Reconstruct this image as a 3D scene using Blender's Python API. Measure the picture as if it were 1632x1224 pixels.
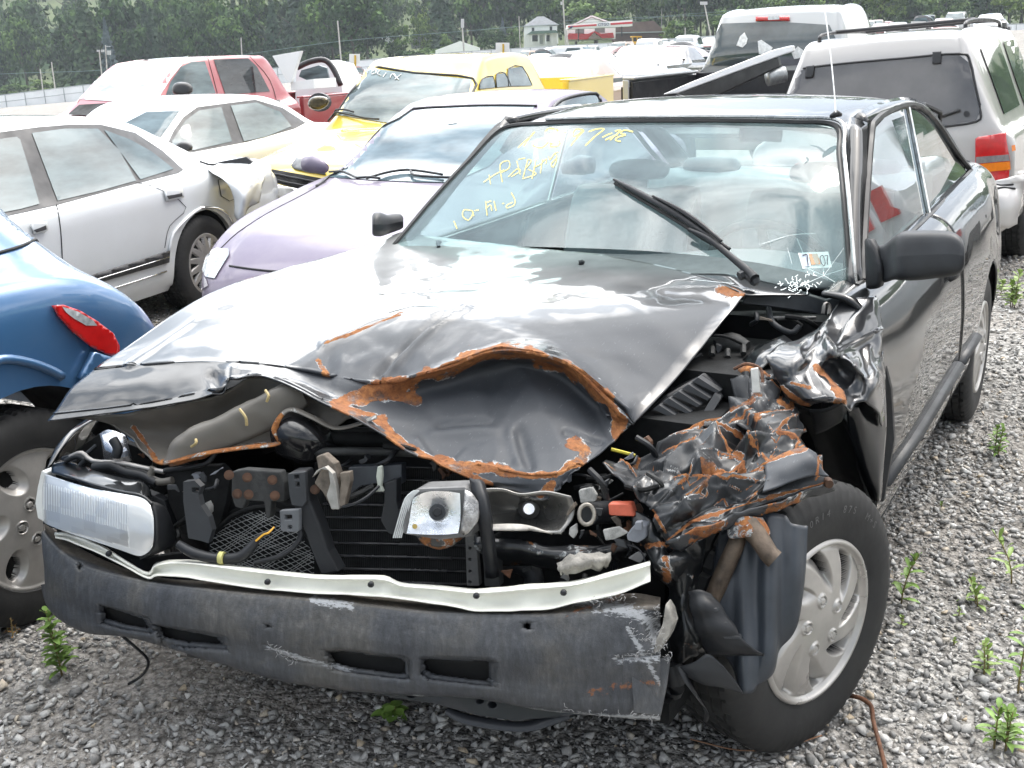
import bpy, bmesh, math, random
import numpy as np
from mathutils import Vector, Matrix, noise
from mathutils.bvhtree import BVHTree
from mathutils.geometry import delaunay_2d_cdt

for _o in list(bpy.data.objects):
    bpy.data.objects.remove(_o)
SC = bpy.context.scene
COL = SC.collection
random.seed(7)
RNG = np.random.default_rng(7)

# ------------------------------------------------------------------ camera
PW, PH, FPX = 1632.0, 1224.0, 1786.3
YAW, PITCH, ROLL = 3.659, 0.288, -0.038
CAM = np.array([2.333, 1.382, 1.558])
_f = np.array([math.cos(YAW) * math.cos(PITCH), math.sin(YAW) * math.cos(PITCH), -math.sin(PITCH)])
_r = np.cross(_f, [0, 0, 1.0]); _r /= np.linalg.norm(_r)
_u = np.cross(_r, _f)
CR = math.cos(ROLL) * _r + math.sin(ROLL) * _u
CU = -math.sin(ROLL) * _r + math.cos(ROLL) * _u
CF = _f
cd = bpy.data.cameras.new('camera')
cam = bpy.data.objects.new('camera', cd)
COL.objects.link(cam)
cd.sensor_width = 36.0
cd.lens = FPX / PW * 36.0
cd.clip_start = 0.05
cd.clip_end = 3000.0
M = Matrix(((CR[0], CU[0], -CF[0], CAM[0]), (CR[1], CU[1], -CF[1], CAM[1]), (CR[2], CU[2], -CF[2], CAM[2]), (0, 0, 0, 1)))
cam.matrix_world = M
SC.camera = cam
SC.view_settings.view_transform = 'Standard'
SC.view_settings.look = 'None'
SC.view_settings.exposure = 0.0
SC.view_settings.gamma = 1.0
SC.cycles.max_bounces = 8
SC.cycles.diffuse_bounces = 3
SC.cycles.glossy_bounces = 5
SC.cycles.transmission_bounces = 6
SC.cycles.transparent_max_bounces = 12
SC.cycles.caustics_reflective = False
SC.cycles.caustics_refractive = False
SC.cycles.sample_clamp_indirect = 6.0

# ------------------------------------------------------------------ sky: hazy bright overcast, added glow set apart from the sun for the hood's glare
SUN_EL, SUN_AZ = math.radians(55), math.radians(160)      # direction to the sun, measured from +X
SD = Vector((math.cos(SUN_EL) * math.cos(SUN_AZ), math.cos(SUN_EL) * math.sin(SUN_AZ), math.sin(SUN_EL)))
world = bpy.data.worlds.new('World'); SC.world = world; world.use_nodes = True
wt = world.node_tree; wn = wt.nodes; wl = wt.links
wn.clear()
def WN(t, **k):
    n = wn.new(t)
    for a, b in k.items(): setattr(n, a, b)
    return n
out = WN('ShaderNodeOutputWorld'); bg = WN('ShaderNodeBackground'); bg.inputs[1].default_value = 0.1
sky = WN('ShaderNodeTexSky', sky_type='NISHITA'); sky.sun_disc = False
sky.sun_elevation = SUN_EL; sky.sun_rotation = math.pi / 2 - SUN_AZ
sky.air_density = 1.0; sky.dust_density = 4.0
tc = WN('ShaderNodeTexCoord')
mp = WN('ShaderNodeMapping'); mp.inputs['Scale'].default_value = (1.5, .9, 1.6); mp.inputs['Rotation'].default_value = (0, 0, .5)
nz = WN('ShaderNodeTexNoise'); nz.inputs['Scale'].default_value = 2.3; nz.inputs['Detail'].default_value = 5; nz.inputs['Roughness'].default_value = .5
nz.inputs['Distortion'].default_value = .6
rp = WN('ShaderNodeValToRGB')
rp.color_ramp.elements[0].position = .41; rp.color_ramp.elements[0].color = (7.5, 8.6, 9.8, 1)
rp.color_ramp.elements[1].position = .60; rp.color_ramp.elements[1].color = (43, 42.5, 41.5, 1)
dt = WN('ShaderNodeVectorMath', operation='DOT_PRODUCT'); dt.inputs[1].default_value = (math.cos(math.radians(57)) * math.cos(math.radians(220)), math.cos(math.radians(57)) * math.sin(math.radians(220)), math.sin(math.radians(57)))   # brightest part of the cloud deck
mx = WN('ShaderNodeMath', operation='MAXIMUM'); mx.inputs[1].default_value = 0
pw = WN('ShaderNodeMath', operation='POWER'); pw.inputs[1].default_value = 3.0
ml = WN('ShaderNodeMath', operation='MULTIPLY'); ml.inputs[1].default_value = 2.1
ad = WN('ShaderNodeMath', operation='ADD'); ad.inputs[1].default_value = 0.52
mc = WN('ShaderNodeMix', data_type='RGBA', blend_type='MULTIPLY'); mc.inputs[0].default_value = 1
ma = WN('ShaderNodeMix', data_type='RGBA', blend_type='ADD'); ma.inputs[0].default_value = 1
wl.new(tc.outputs['Generated'], mp.inputs[0]); wl.new(mp.outputs[0], nz.inputs['Vector'])
wl.new(nz.outputs['Fac'], rp.inputs[0])
wl.new(tc.outputs['Generated'], dt.inputs[0]); wl.new(dt.outputs['Value'], mx.inputs[0])
wl.new(mx.outputs[0], pw.inputs[0]); wl.new(pw.outputs[0], ml.inputs[0]); wl.new(ml.outputs[0], ad.inputs[0])
wl.new(rp.outputs[0], mc.inputs[6]); wl.new(ad.outputs[0], mc.inputs[7])
wl.new(mc.outputs[2], ma.inputs[6]); wl.new(sky.outputs[0], ma.inputs[7])
wl.new(ma.outputs[2], bg.inputs[0]); wl.new(bg.outputs[0], out.inputs[0])

sl = bpy.data.lights.new('sun', 'SUN'); sl.energy = 1.3; sl.angle = math.radians(12); sl.color = (1, .97, .92)
so = bpy.data.objects.new('sun', sl); COL.objects.link(so)
so.rotation_euler = SD.to_track_quat('Z', 'Y').to_euler()
so.location = (0, 0, 60)

# ------------------------------------------------------------------ helpers
def W(px, py, d):
    """point seen at photo pixel px,py at distance d in front of the lens plane"""
    return Vector(CAM + (CF + CR * (px - PW / 2) / FPX + CU * (PH / 2 - py) / FPX) * d)
def Wp(px, py, axis, val):
    v = CF + CR * (px - PW / 2) / FPX + CU * (PH / 2 - py) / FPX
    return Vector(CAM + v * (val - CAM[axis]) / v[axis])
def PX(P):
    P = np.asarray(P, float).reshape(-1, 3) - CAM
    z = P @ CF
    return np.stack([PW / 2 + FPX * (P @ CR) / z, PH / 2 - FPX * (P @ CU) / z, z], 1)

def tag(o, label=None, cat=None, group=None, kind=None):
    if label: o['label'] = label
    if cat: o['category'] = cat
    if group: o['group'] = group
    if kind: o['kind'] = kind
    return o
def empty(name, loc=(0, 0, 0), rz=0.0, scale=1.0):
    o = bpy.data.objects.new(name, None); COL.objects.link(o)
    o.matrix_world = Matrix.Translation(loc) @ Matrix.Rotation(rz, 4, 'Z') @ Matrix.Scale(scale, 4)
    o.empty_display_size = .2
    return o
def rootmat(o):
    m = Matrix.Identity(4)
    while o is not None:
        m = o.matrix_basis @ m; o = o.parent
    return m
def mk(name, verts, faces, mat, parent=None, smooth=True, world=False, mats=None, fmat=None, bevel=0, solid=0, sub=0, angle=None, solid_off=-1):
    """one mesh object; verts are in the parent's frame unless world=True"""
    me = bpy.data.meshes.new(name)
    if world and parent is not None:
        inv = rootmat(parent).inverted()
        verts = [inv @ Vector(v) for v in verts]
    me.from_pydata([tuple(v) for v in verts], [], [tuple(f) for f in faces])
    if mats:
        for m in mats: me.materials.append(m)
        if fmat is not None: me.polygons.foreach_set('material_index', list(fmat))
    elif mat: me.materials.append(mat)
    if smooth: me.polygons.foreach_set('use_smooth', [True] * len(me.polygons))
    me.update()
    o = bpy.data.objects.new(name, me); COL.objects.link(o)
    if parent is not None: o.parent = parent
    if angle is not None: me.set_sharp_from_angle(angle=math.radians(angle))
    if solid:
        md = o.modifiers.new('s', 'SOLIDIFY'); md.thickness = solid; md.offset = solid_off
    if bevel:
        md = o.modifiers.new('b', 'BEVEL'); md.width = bevel; md.segments = 2; md.limit_method = 'ANGLE'; md.angle_limit = math.radians(40)
    if sub:
        md = o.modifiers.new('u', 'SUBSURF'); md.levels = sub; md.render_levels = sub
    return o

def catmull(A, n, axis):
    """Catmull-Rom resample of array A along axis with n steps per span"""
    A = np.moveaxis(np.asarray(A, float), axis, 0)
    P = np.concatenate([2 * A[:1] - A[1:2], A, 2 * A[-1:] - A[-2:-1]])
    outp = []
    for i in range(len(A) - 1):
        p0, p1, p2, p3 = P[i], P[i + 1], P[i + 2], P[i + 3]
        for k in range(n):
            t = k / n
            outp.append(.5 * ((2 * p1) + (-p0 + p2) * t + (2 * p0 - 5 * p1 + 4 * p2 - p3) * t * t + (-p0 + 3 * p1 - 3 * p2 + p3) * t ** 3))
    outp.append(A[-1])
    return np.moveaxis(np.array(outp), 0, axis)
def gridfaces(nu, nv, closed_v=False):
    F = []
    for i in range(nu - 1):
        for j in range(nv - (0 if closed_v else 1)):
            j2 = (j + 1) % nv
            F.append((i * nv + j, i * nv + j2, (i + 1) * nv + j2, (i + 1) * nv + j))
    return F
def dense(rows, n, m, px=True):
    A = np.array([[tuple(W(*p)) if px else tuple(p) for p in r] for r in rows])
    if n > 1: A = catmull(A, n, 0)
    if m > 1: A = catmull(A, m, 1)
    return A
def gnorm(A):
    du = np.gradient(A, axis=0); dv = np.gradient(A, axis=1)
    N = np.cross(du, dv); N /= (np.linalg.norm(N, axis=2, keepdims=True) + 1e-12)
    return N
def nz3(P, s, seed=0.0, oct=3):
    return np.array([noise.fractal(Vector((p[0] * s + seed, p[1] * s - seed, p[2] * s + 2 * seed)), 1.0, 2.0, oct) for p in P])
def patch(name, rows, n, m, mat, parent=None, px=True, solid=0, disp=None, attrs=None, smooth=True, flip=False, mats=None, fmatf=None, sub=0, bevel=0):
    A = dense(rows, n, m, px)
    if disp is not None:
        A = A + gnorm(A) * disp(A)[..., None]
    nu, nv = A.shape[:2]
    V = A.reshape(-1, 3)
    F = gridfaces(nu, nv)
    if flip: F = [f[::-1] for f in F]
    fm = None
    if fmatf is not None: fm = fmatf(V, F)
    if parent is not None:
        o = mk(name, V, F, mat, parent, smooth, world=True, solid=solid, mats=mats, fmat=fm, sub=sub, bevel=bevel)
    else:
        o = mk(name, V, F, mat, None, smooth, solid=solid, mats=mats, fmat=fm, sub=sub, bevel=bevel)
    if attrs:
        for k, fn in attrs.items():
            a = o.data.attributes.new(k, 'FLOAT', 'POINT'); a.data.foreach_set('value', np.asarray(fn(V), dtype=np.float32))
    return o
def poly_dist(P, line):
    """2D distance of points P (n,2) to polyline"""
    best = np.full(len(P), 1e9)
    L = np.array(line, float)
    for a, b in zip(L[:-1], L[1:]):
        ab = b - a; t = np.clip(((P - a) @ ab) / (ab @ ab + 1e-9), 0, 1)
        best = np.minimum(best, np.linalg.norm(P - (a + t[:, None] * ab), axis=1))
    return best
def soft_poly(P, poly, w):
    return in_poly(P, poly) * np.clip(poly_dist(P, list(poly) + [poly[0]]) / w, 0, 1)
def in_poly(P, poly):
    x, y = P[:, 0], P[:, 1]; ins = np.zeros(len(P), bool)
    n = len(poly)
    for i in range(n):
        x1, y1 = poly[i]; x2, y2 = poly[(i + 1) % n]
        c = ((y1 > y) != (y2 > y)) & (x < (x2 - x1) * (y - y1) / (y2 - y1 + 1e-12) + x1)
        ins ^= c
    return ins

WORLDMODE = [True]
def box(c, s, R=None):
    V = []
    for i in (-1, 1):
        for j in (-1, 1):
            for k in (-1, 1):
                v = Vector((i * s[0] / 2, j * s[1] / 2, k * s[2] / 2))
                if R is not None: v = R @ v
                V.append(Vector(c) + v)
    F = [(0, 1, 3, 2), (4, 6, 7, 5), (0, 4, 5, 1), (2, 3, 7, 6), (0, 2, 6, 4), (1, 5, 7, 3)]
    return V, F
def crumple(q, n, amp, seed, inner=None):
    """relief of a crumpled sheet: straight creases between random flat facets; returns height, distance to crease, crease id"""
    rr = np.random.default_rng(seed); x0, y0 = q.min(0) - 4; x1, y1 = q.max(0) + 4
    P = np.stack([rr.uniform(x0, x1, n), rr.uniform(y0, y1, n)], 1)
    P = np.concatenate([P, [[x0, y0], [x1, y0], [x1, y1], [x0, y1]]])
    Z = rr.normal(size=len(P)) * amp
    vo, _, fo, ov, _, _ = delaunay_2d_cdt([Vector(p) for p in P], [], [], 0, 1e-4)
    H = np.zeros(len(q)); E = np.full(len(q), 99.0); I = np.zeros(len(q))
    zz = [Z[o[0]] if o else 0 for o in ov]
    for f in fo:
        a, b, c = (np.array(vo[i][:]) for i in f[:3]); v0, v1 = b - a, c - a; den = v0[0] * v1[1] - v0[1] * v1[0]
        if abs(den) < 1e-6: continue
        w = q - a; s = (w[:, 0] * v1[1] - w[:, 1] * v1[0]) / den; t = (v0[0] * w[:, 1] - v0[1] * w[:, 0]) / den; r = 1 - s - t
        m = (s >= -1e-6) & (t >= -1e-6) & (r >= -1e-6)
        H[m] = (r * zz[f[0]] + s * zz[f[1]] + t * zz[f[2]])[m]
        for k, (i, j, bw) in enumerate(((f[1], f[2], r), (f[0], f[2], s), (f[0], f[1], t))):
            L = np.linalg.norm(np.array(vo[i][:]) - np.array(vo[j][:])); d = bw * abs(den) / (L + 1e-6)
            u = m & (d < E); E[u] = d[u]; I[u] = (math.sin(min(i, j) * 12.9 + max(i, j) * 78.2 + seed) * 43758.5) % 1.0
    return H, E, I
class MB:
    def __init__(s): s.V = []; s.F = []; s.m = []
    def add(s, V, F, mi=0):
        o = len(s.V); s.V += [Vector(v) for v in V]; s.F += [tuple(i + o for i in f) for f in F]; s.m += [mi] * len(F); return s
    def box(s, c, sz, R=None, mi=0): return s.add(*box(c, sz, R), mi)
    def tube(s, pts, r, n=8, mi=0, cap=True, flat=None):
        V, F = tube(pts, r, n, cap, flat); return s.add(V, F, mi)
    def build(s, name, mat=None, parent=None, smooth=False, mats=None, **k):
        k.setdefault('world', WORLDMODE[0] and parent is not None)
        return mk(name, s.V, s.F, mat, parent, smooth, mats=mats, fmat=s.m if mats else None, **k)
def tube(pts, r, n=8, cap=True, flat=None, up0=(0.13, .2, 1)):
    pts = [Vector(p) for p in pts]
    rs = list(r) if hasattr(r, '__len__') else [r] * len(pts)
    V = []; F = []
    up = Vector(up0)
    for i, p in enumerate(pts):
        t = (pts[min(i + 1, len(pts) - 1)] - pts[max(i - 1, 0)]).normalized()
        a = t.cross(up)
        if a.length < 1e-5: a = t.cross(Vector((1, 0, 0)))
        a.normalize(); b = a.cross(t).normalized()
        for k in range(n):
            q = 2 * math.pi * k / n
            V.append(p + (a * math.cos(q) + b * math.sin(q) * (flat or 1.0)) * rs[i])
    for i in range(len(pts) - 1):
        for k in range(n):
            F.append((i * n + k, i * n + (k + 1) % n, (i + 1) * n + (k + 1) % n, (i + 1) * n + k))
    if cap:
        F.append(tuple(range(n - 1, -1, -1))); F.append(tuple((len(pts) - 1) * n + k for k in range(n)))
    return V, F
def smooth_pts(pts, n=5):
    return [Vector(p) for p in catmull(np.array([tuple(p) for p in pts]), n, 0)]
def tubeobj(name, pts, r, mat, parent=None, n=8, sm=5, world=True, flat=None):
    if sm > 1:
        pts = smooth_pts(pts, sm)
        if hasattr(r, '__len__'): r = list(catmull(np.array(r).reshape(-1, 1), sm, 0).ravel())
    V, F = tube(pts, r, n, True, flat)
    return mk(name, V, F, mat, parent, True, world=world and parent is not None, angle=50)
def WP(lst, d):
    return [W(p[0], p[1], (p[2] if len(p) > 2 else d)) for p in lst]
def plate(name, pts, d, thick, mat, parent=None, off=0, smooth=False, bevel=.002, holes=None, back=(-1, 0, 0), mats=None):
    """a sheet traced as photo pixels at distance d (number, or function of px,py), given a real thickness"""
    df = d if callable(d) else (lambda x, y: d)
    P2 = [(p[0], p[1]) for p in pts]
    dd = [(p[2] if len(p) > 2 else df(p[0], p[1])) + off for p in pts]
    n = len(P2)
    co = [Vector(p) for p in P2]; edges = [(i, (i + 1) % n) for i in range(n)]
    hs = []
    for h in (holes or []):
        o = len(co); co += [Vector(q) for q in h]; edges += [(o + i, o + (i + 1) % len(h)) for i in range(len(h))]
        dd += [df(q[0], q[1]) + off for q in h]; hs.append((o, len(h)))
    vo, eo, fo, ov, _, _ = delaunay_2d_cdt(co, edges, [], 1, 1e-4)
    def dof(i):
        return dd[ov[i][0]] if ov[i] else df(vo[i][0], vo[i][1]) + off
    front = [W(v[0], v[1], dof(i)) for i, v in enumerate(vo)]
    if holes:
        fo = [f for f in fo if not any(in_poly(np.array([[sum(vo[i][0] for i in f) / len(f), sum(vo[i][1] for i in f) / len(f)]]), h)[0] for h in holes)]
    B = Vector(back).normalized() * thick
    backv = [v + B for v in front]
    V = front + backv; k = len(front)
    F = [tuple(f) for f in fo] + [tuple(i + k for i in reversed(f)) for f in fo]
    cnt = {}
    for f in fo:
        for a, b in zip(f, list(f[1:]) + [f[0]]): cnt[(a, b)] = 1
    for (a, b) in cnt:
        if (b, a) not in cnt: F.append((b, a, a + k, b + k))
    return mk(name, V, F, mat, parent, smooth, world=parent is not None, bevel=bevel)
def circ(cx, cy, rx, ry=None, n=16, a0=0):
    ry = rx if ry is None else ry
    return [(cx + rx * math.cos(a0 + 2 * math.pi * i / n), cy + ry * math.sin(a0 + 2 * math.pi * i / n)) for i in range(n)]

# ------------------------------------------------------------------ materials
MATS = {}
def newmat(name):
    m = bpy.data.materials.new(name); m.use_nodes = True; nt = m.node_tree
    b = nt.nodes['Principled BSDF']
    return m, nt, b
def pr_(b, **k):
    for a, v in k.items():
        b.inputs[a.replace('_', ' ')].default_value = v
def node(nt, t, **k):
    n = nt.nodes.new(t)
    for a, v in k.items(): setattr(n, a, v)
    return n
def coords(nt, scale=1.0, obj=True):
    t = node(nt, 'ShaderNodeTexCoord'); m = node(nt, 'ShaderNodeMapping')
    if not hasattr(scale, '__len__'): scale = (scale,) * 3
    m.inputs['Scale'].default_value = scale
    nt.links.new(t.outputs['Object'], m.inputs[0]); return m.outputs[0]
def noisen(nt, vec, scale, detail=4, rough=.55, dist=0):
    n = node(nt, 'ShaderNodeTexNoise'); n.inputs['Scale'].default_value = scale; n.inputs['Detail'].default_value = detail
    n.inputs['Roughness'].default_value = rough; n.inputs['Distortion'].default_value = dist
    nt.links.new(vec, n.inputs['Vector']); return n.outputs['Fac']
def ramp(nt, fac, stops):
    n = node(nt, 'ShaderNodeValToRGB'); e = n.color_ramp.elements
    while len(e) < len(stops): e.new(.5)
    for x, (p, c) in zip(e, stops):
        x.position = p; x.color = c if len(c) == 4 else (*c, 1)
    nt.links.new(fac, n.inputs[0]); return n.outputs[0]
def g3(v): return (v, v, v, 1)
def mixc(nt, fac, a, b, mode='MIX'):
    n = node(nt, 'ShaderNodeMix', data_type='RGBA', blend_type=mode)
    for s, v in ((0, fac), (6, a), (7, b)):
        if isinstance(v, (int, float)): n.inputs[s].default_value = v
        elif isinstance(v, tuple): n.inputs[s].default_value = v if len(v) == 4 else (*v, 1)
        else: nt.links.new(v, n.inputs[s])
    return n.outputs[2]
def mathn(nt, op, a, b=None, clamp=False):
    n = node(nt, 'ShaderNodeMath', operation=op); n.use_clamp = clamp
    for s, v in ((0, a), (1, b)):
        if v is None: continue
        if isinstance(v, (int, float)): n.inputs[s].default_value = v
        else: nt.links.new(v, n.inputs[s])
    return n.outputs[0]
def bump(nt, b, h, strength=.3, dist=.01, target='Normal'):
    n = node(nt, 'ShaderNodeBump'); n.inputs['Strength'].default_value = strength; n.inputs['Distance'].default_value = dist
    nt.links.new(h, n.inputs['Height']); nt.links.new(n.outputs[0], b.inputs[target])
    if target == 'Normal' and b.inputs['Coat Weight'].default_value > 0: nt.links.new(n.outputs[0], b.inputs['Coat Normal'])
    return n
def simple(name, col, rough=.5, metal=0.0, var=.25, nscale=30, bmp=0.0, spec=.5, coat=0.0, bscale=None, rvar=.12):
    if name in MATS: return MATS[name]
    m, nt, b = newmat(name)
    pr_(b, Metallic=metal, Roughness=rough, Specular_IOR_Level=spec, Coat_Weight=coat)
    v = coords(nt); f = noisen(nt, v, nscale, 5, .6)
    c0 = tuple(x * (1 - var) for x in col); c1 = tuple(min(1, x * (1 + var)) for x in col)
    nt.links.new(ramp(nt, f, [(.3, c0), (.7, c1)]), b.inputs['Base Color'])
    nt.links.new(ramp(nt, noisen(nt, v, nscale * .37, 4), [(.3, g3(max(.02, rough - rvar))), (.7, g3(min(1, rough + rvar)))]), b.inputs['Roughness'])
    if bmp: bump(nt, b, noisen(nt, v, bscale or nscale * 3, 5, .6), bmp, .004)
    MATS[name] = m; return m
def paint(name, col, metal=.0, rough=.35, dust_glare=.12, dustcol=(.42, .40, .37), wav=.02):
    if name in MATS: return MATS[name]
    m, nt, b = newmat(name)
    pr_(b, Metallic=metal, Roughness=rough, Coat_Weight=1.0, Coat_Roughness=.03, Coat_IOR=1.5)
    v = coords(nt)
    d = ramp(nt, noisen(nt, v, 3.0, 6, .65), [(.35, g3(0)), (.75, g3(dust_glare * 2))])
    nt.links.new(mixc(nt, d, tuple(col), dustcol), b.inputs['Base Color'])
    nt.links.new(ramp(nt, noisen(nt, v, 6.0, 6, .7), [(.3, g3(.02)), (.8, g3(.02 + dust_glare * .8))]), b.inputs['Coat Roughness'])
    if wav: bump(nt, b, noisen(nt, v, 2.2, 2, .4), wav, .25)
    MATS[name] = m; return m
def glassmat(name, tint=(.62, .72, .70), dirt=.06, ior=1.52, refl=1.0, dirtcol=(.7, .72, .7)):
    if name in MATS: return MATS[name]
    m = bpy.data.materials.new(name); m.use_nodes = True; nt = m.node_tree; nt.nodes.clear()
    o = node(nt, 'ShaderNodeOutputMaterial'); tr = node(nt, 'ShaderNodeBsdfTransparent'); gl = node(nt, 'ShaderNodeBsdfGlossy')
    di = node(nt, 'ShaderNodeBsdfDiffuse'); fr = node(nt, 'ShaderNodeFresnel'); fr.inputs[0].default_value = ior
    tr.inputs[0].default_value = (*tint, 1); gl.inputs['Roughness'].default_value = .015; gl.inputs[0].default_value = (1, 1, 1, 1)
    di.inputs[0].default_value = (*dirtcol, 1)
    v = coords(nt)
    m1 = node(nt, 'ShaderNodeMixShader'); m2 = node(nt, 'ShaderNodeMixShader')
    ge = node(nt, 'ShaderNodeNewGeometry'); dp = node(nt, 'ShaderNodeVectorMath', operation='DOT_PRODUCT'); nt.links.new(ge.outputs['Normal'], dp.inputs[0]); nt.links.new(ge.outputs['Incoming'], dp.inputs[1])
    sch = mathn(nt, 'ADD', .045, mathn(nt, 'MULTIPLY', mathn(nt, 'POWER', mathn(nt, 'SUBTRACT', 1.0, mathn(nt, 'ABSOLUTE', dp.outputs['Value']), True), 5.0), .95))
    k = mathn(nt, 'MULTIPLY', sch, 1.8 * refl, True)
    nt.links.new(k, m1.inputs[0]); nt.links.new(tr.outputs[0], m1.inputs[1]); nt.links.new(gl.outputs[0], m1.inputs[2])
    d = ramp(nt, noisen(nt, v, 4.0, 6, .7), [(.3, g3(dirt * .4)), (.75, g3(dirt * 1.6))])
    nt.links.new(d, m2.inputs[0]); nt.links.new(m1.outputs[0], m2.inputs[1]); nt.links.new(di.outputs[0], m2.inputs[2])
    nt.links.new(m2.outputs[0], o.inputs[0])
    MATS[name] = m; return m
RUST = [(.0, (.05, .016, .007)), (.42, (.15, .055, .018)), (.6, (.34, .145, .045)), (.8, (.12, .04, .014))]
def wrecked(name, col=(.012, .013, .015), rough=.3, coat=1.0, scrape=(.06, .066, .075), metal=0.0, ncells=1.0):
    """black paint that reads the mesh's own wear: 'rust' = bare rusting steel, 'scrape' = scuffed dull paint"""
    if name in MATS: return MATS[name]
    m, nt, b = newmat(name)
    pr_(b, Roughness=rough, Coat_Weight=coat, Coat_Roughness=.04, Metallic=metal)
    v = coords(nt)
    ar = node(nt, 'ShaderNodeAttribute', attribute_name='rust').outputs['Fac']
    asx = node(nt, 'ShaderNodeAttribute', attribute_name='scrape').outputs['Fac']
    n1 = noisen(nt, v, 45, 6, .7, .4)
    k = mathn(nt, 'ADD', ar, mathn(nt, 'MULTIPLY', mathn(nt, 'SUBTRACT', n1, .5), 1.25))
    rm = mathn(nt, 'MULTIPLY', ramp(nt, k, [(.50, g3(0)), (.56, g3(1))]), ramp(nt, noisen(nt, v, 16, 6, .7), [(.36, g3(.25)), (.46, g3(1))]))
    edge = ramp(nt, k, [(.40, g3(0)), (.49, g3(1)), (.53, g3(1)), (.58, g3(0))])
    rc = mixc(nt, ramp(nt, noisen(nt, v, 11, 4, .6), [(.38, g3(0)), (.62, g3(1))]), ramp(nt, noisen(nt, v, 70, 8, .75), RUST), ramp(nt, noisen(nt, v, 50, 8, .7), [(.35, (.10, .035, .016)), (.55, (.26, .10, .035)), (.7, (.07, .03, .018))]))
    k2 = mathn(nt, 'ADD', asx, mathn(nt, 'MULTIPLY', mathn(nt, 'SUBTRACT', noisen(nt, coords(nt, (6, 22, 22)), 1.2, 5, .5), .5), .45))
    sm = ramp(nt, k2, [(.25, g3(0)), (.75, g3(1))])
    c = mixc(nt, mathn(nt, 'MULTIPLY', sm, .8), tuple(col), tuple(scrape))
    scr = ramp(nt, noisen(nt, coords(nt, (20, 260, 200)), 1.0, 5, .7), [(.62, g3(0)), (.68, g3(1))])
    c = mixc(nt, mathn(nt, 'MULTIPLY', mathn(nt, 'MULTIPLY', scr, sm), .28), c, (.20, .21, .23))
    c = mixc(nt, mathn(nt, 'MULTIPLY', mathn(nt, 'MULTIPLY', edge, ramp(nt, noisen(nt, v, 25, 3), [(.5, g3(0)), (.56, g3(1))])), .7), c, (.5, .52, .52))
    c = mixc(nt, mathn(nt, 'MULTIPLY', node(nt, 'ShaderNodeAttribute', attribute_name='dust_glare').outputs['Fac'], ramp(nt, noisen(nt, v, 5, 5, .6), [(.3, g3(.6)), (.7, g3(1))])), c, (.42, .43, .43))  # pale layer: dust that also paints sky glare into the colour
    c = mixc(nt, rm, c, rc)
    nt.links.new(c, b.inputs['Base Color'])
    inv = mathn(nt, 'SUBTRACT', 1.0, mathn(nt, 'MAXIMUM', rm, mathn(nt, 'MULTIPLY', sm, .97)))
    pr_(b, Specular_IOR_Level=.35)
    ad_ = node(nt, 'ShaderNodeAttribute', attribute_name='dust_glare').outputs['Fac']
    nt.links.new(mathn(nt, 'MULTIPLY', inv, coat), b.inputs['Coat Weight'])
    nt.links.new(mathn(nt, 'ADD', mathn(nt, 'MULTIPLY', mathn(nt, 'MAXIMUM', rm, mathn(nt, 'MULTIPLY', sm, .55)), .5), rough), b.inputs['Roughness'])
    h = mathn(nt, 'ADD', mathn(nt, 'MULTIPLY', noisen(nt, v, 130, 6, .7), rm), mathn(nt, 'MULTIPLY', noisen(nt, v, 9, 3), .06))
    bump(nt, b, h, .5, .006)
    MATS[name] = m; return m
# ------------------------------------------------------------------ ground
FH = np.array([CF[0], CF[1]]); FH /= np.linalg.norm(FH)
RH = np.array([-CR[0] * 0 + FH[1], -FH[0]])
if RH @ np.array([CR[0], CR[1]]) < 0: RH = -RH
def ST(x, y):
    dx, dy = x - CAM[0], y - CAM[1]
    return dx * RH[0] + dy * RH[1], dx * FH[0] + dy * FH[1]
def XY(s, t):
    return CAM[0] + s * RH[0] + t * FH[0], CAM[1] + s * RH[1] + t * FH[1]
def hz(x, y):
    s, t = ST(np.asarray(x, float), np.asarray(y, float))
    r = np.sqrt(s * s + t * t)
    b = np.clip((r - 16) / 30, 0, 1); b = b * b * (3 - 2 * b)
    z = b * (.048 * np.clip(s, -150, 42) - .42 * np.clip(t / 200, 0, 1))
    hl = np.clip((t - 300) / 230, 0, 1)
    return z + hl * hl * (3 - 2 * hl) * 48 + 1.5 * np.clip((t - 230) / 60, 0, 1)
def gz(x, y): return float(hz(x, y))

m, nt, b = newmat('gravel_ground'); MATS['ground'] = m
v = coords(nt)
vo1 = node(nt, 'ShaderNodeTexVoronoi'); vo1.inputs['Scale'].default_value = 42; nt.links.new(v, vo1.inputs['Vector'])
vo2 = node(nt, 'ShaderNodeTexVoronoi'); vo2.inputs['Scale'].default_value = 120; nt.links.new(v, vo2.inputs['Vector'])
st = ramp(nt, vo1.outputs['Color'], [(.1, (.18, .172, .16)), (.45, (.34, .33, .31)), (.8, (.47, .455, .43)), (.97, (.58, .55, .5))])
fi = ramp(nt, vo2.outputs['Color'], [(.1, (.20, .185, .165)), (.9, (.42, .395, .365))])
dm = ramp(nt, noisen(nt, v, .8, 5, .6), [(.42, g3(0)), (.58, g3(1))])
c = mixc(nt, dm, st, fi)
gap = ramp(nt, vo1.outputs['Distance'], [(.45, g3(1)), (.8, g3(.45))])
c = mixc(nt, 1.0, c, gap, 'MULTIPLY')
c = mixc(nt, ramp(nt, noisen(nt, v, .35, 5, .65), [(.55, g3(0)), (.75, g3(.5))]), c, (.20, .17, .14))
nt.links.new(c, b.inputs['Base Color']); pr_(b, Roughness=.9, Specular_IOR_Level=.2)
hh = mathn(nt, 'SUBTRACT', 1.0, vo1.outputs['Distance'])
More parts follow.
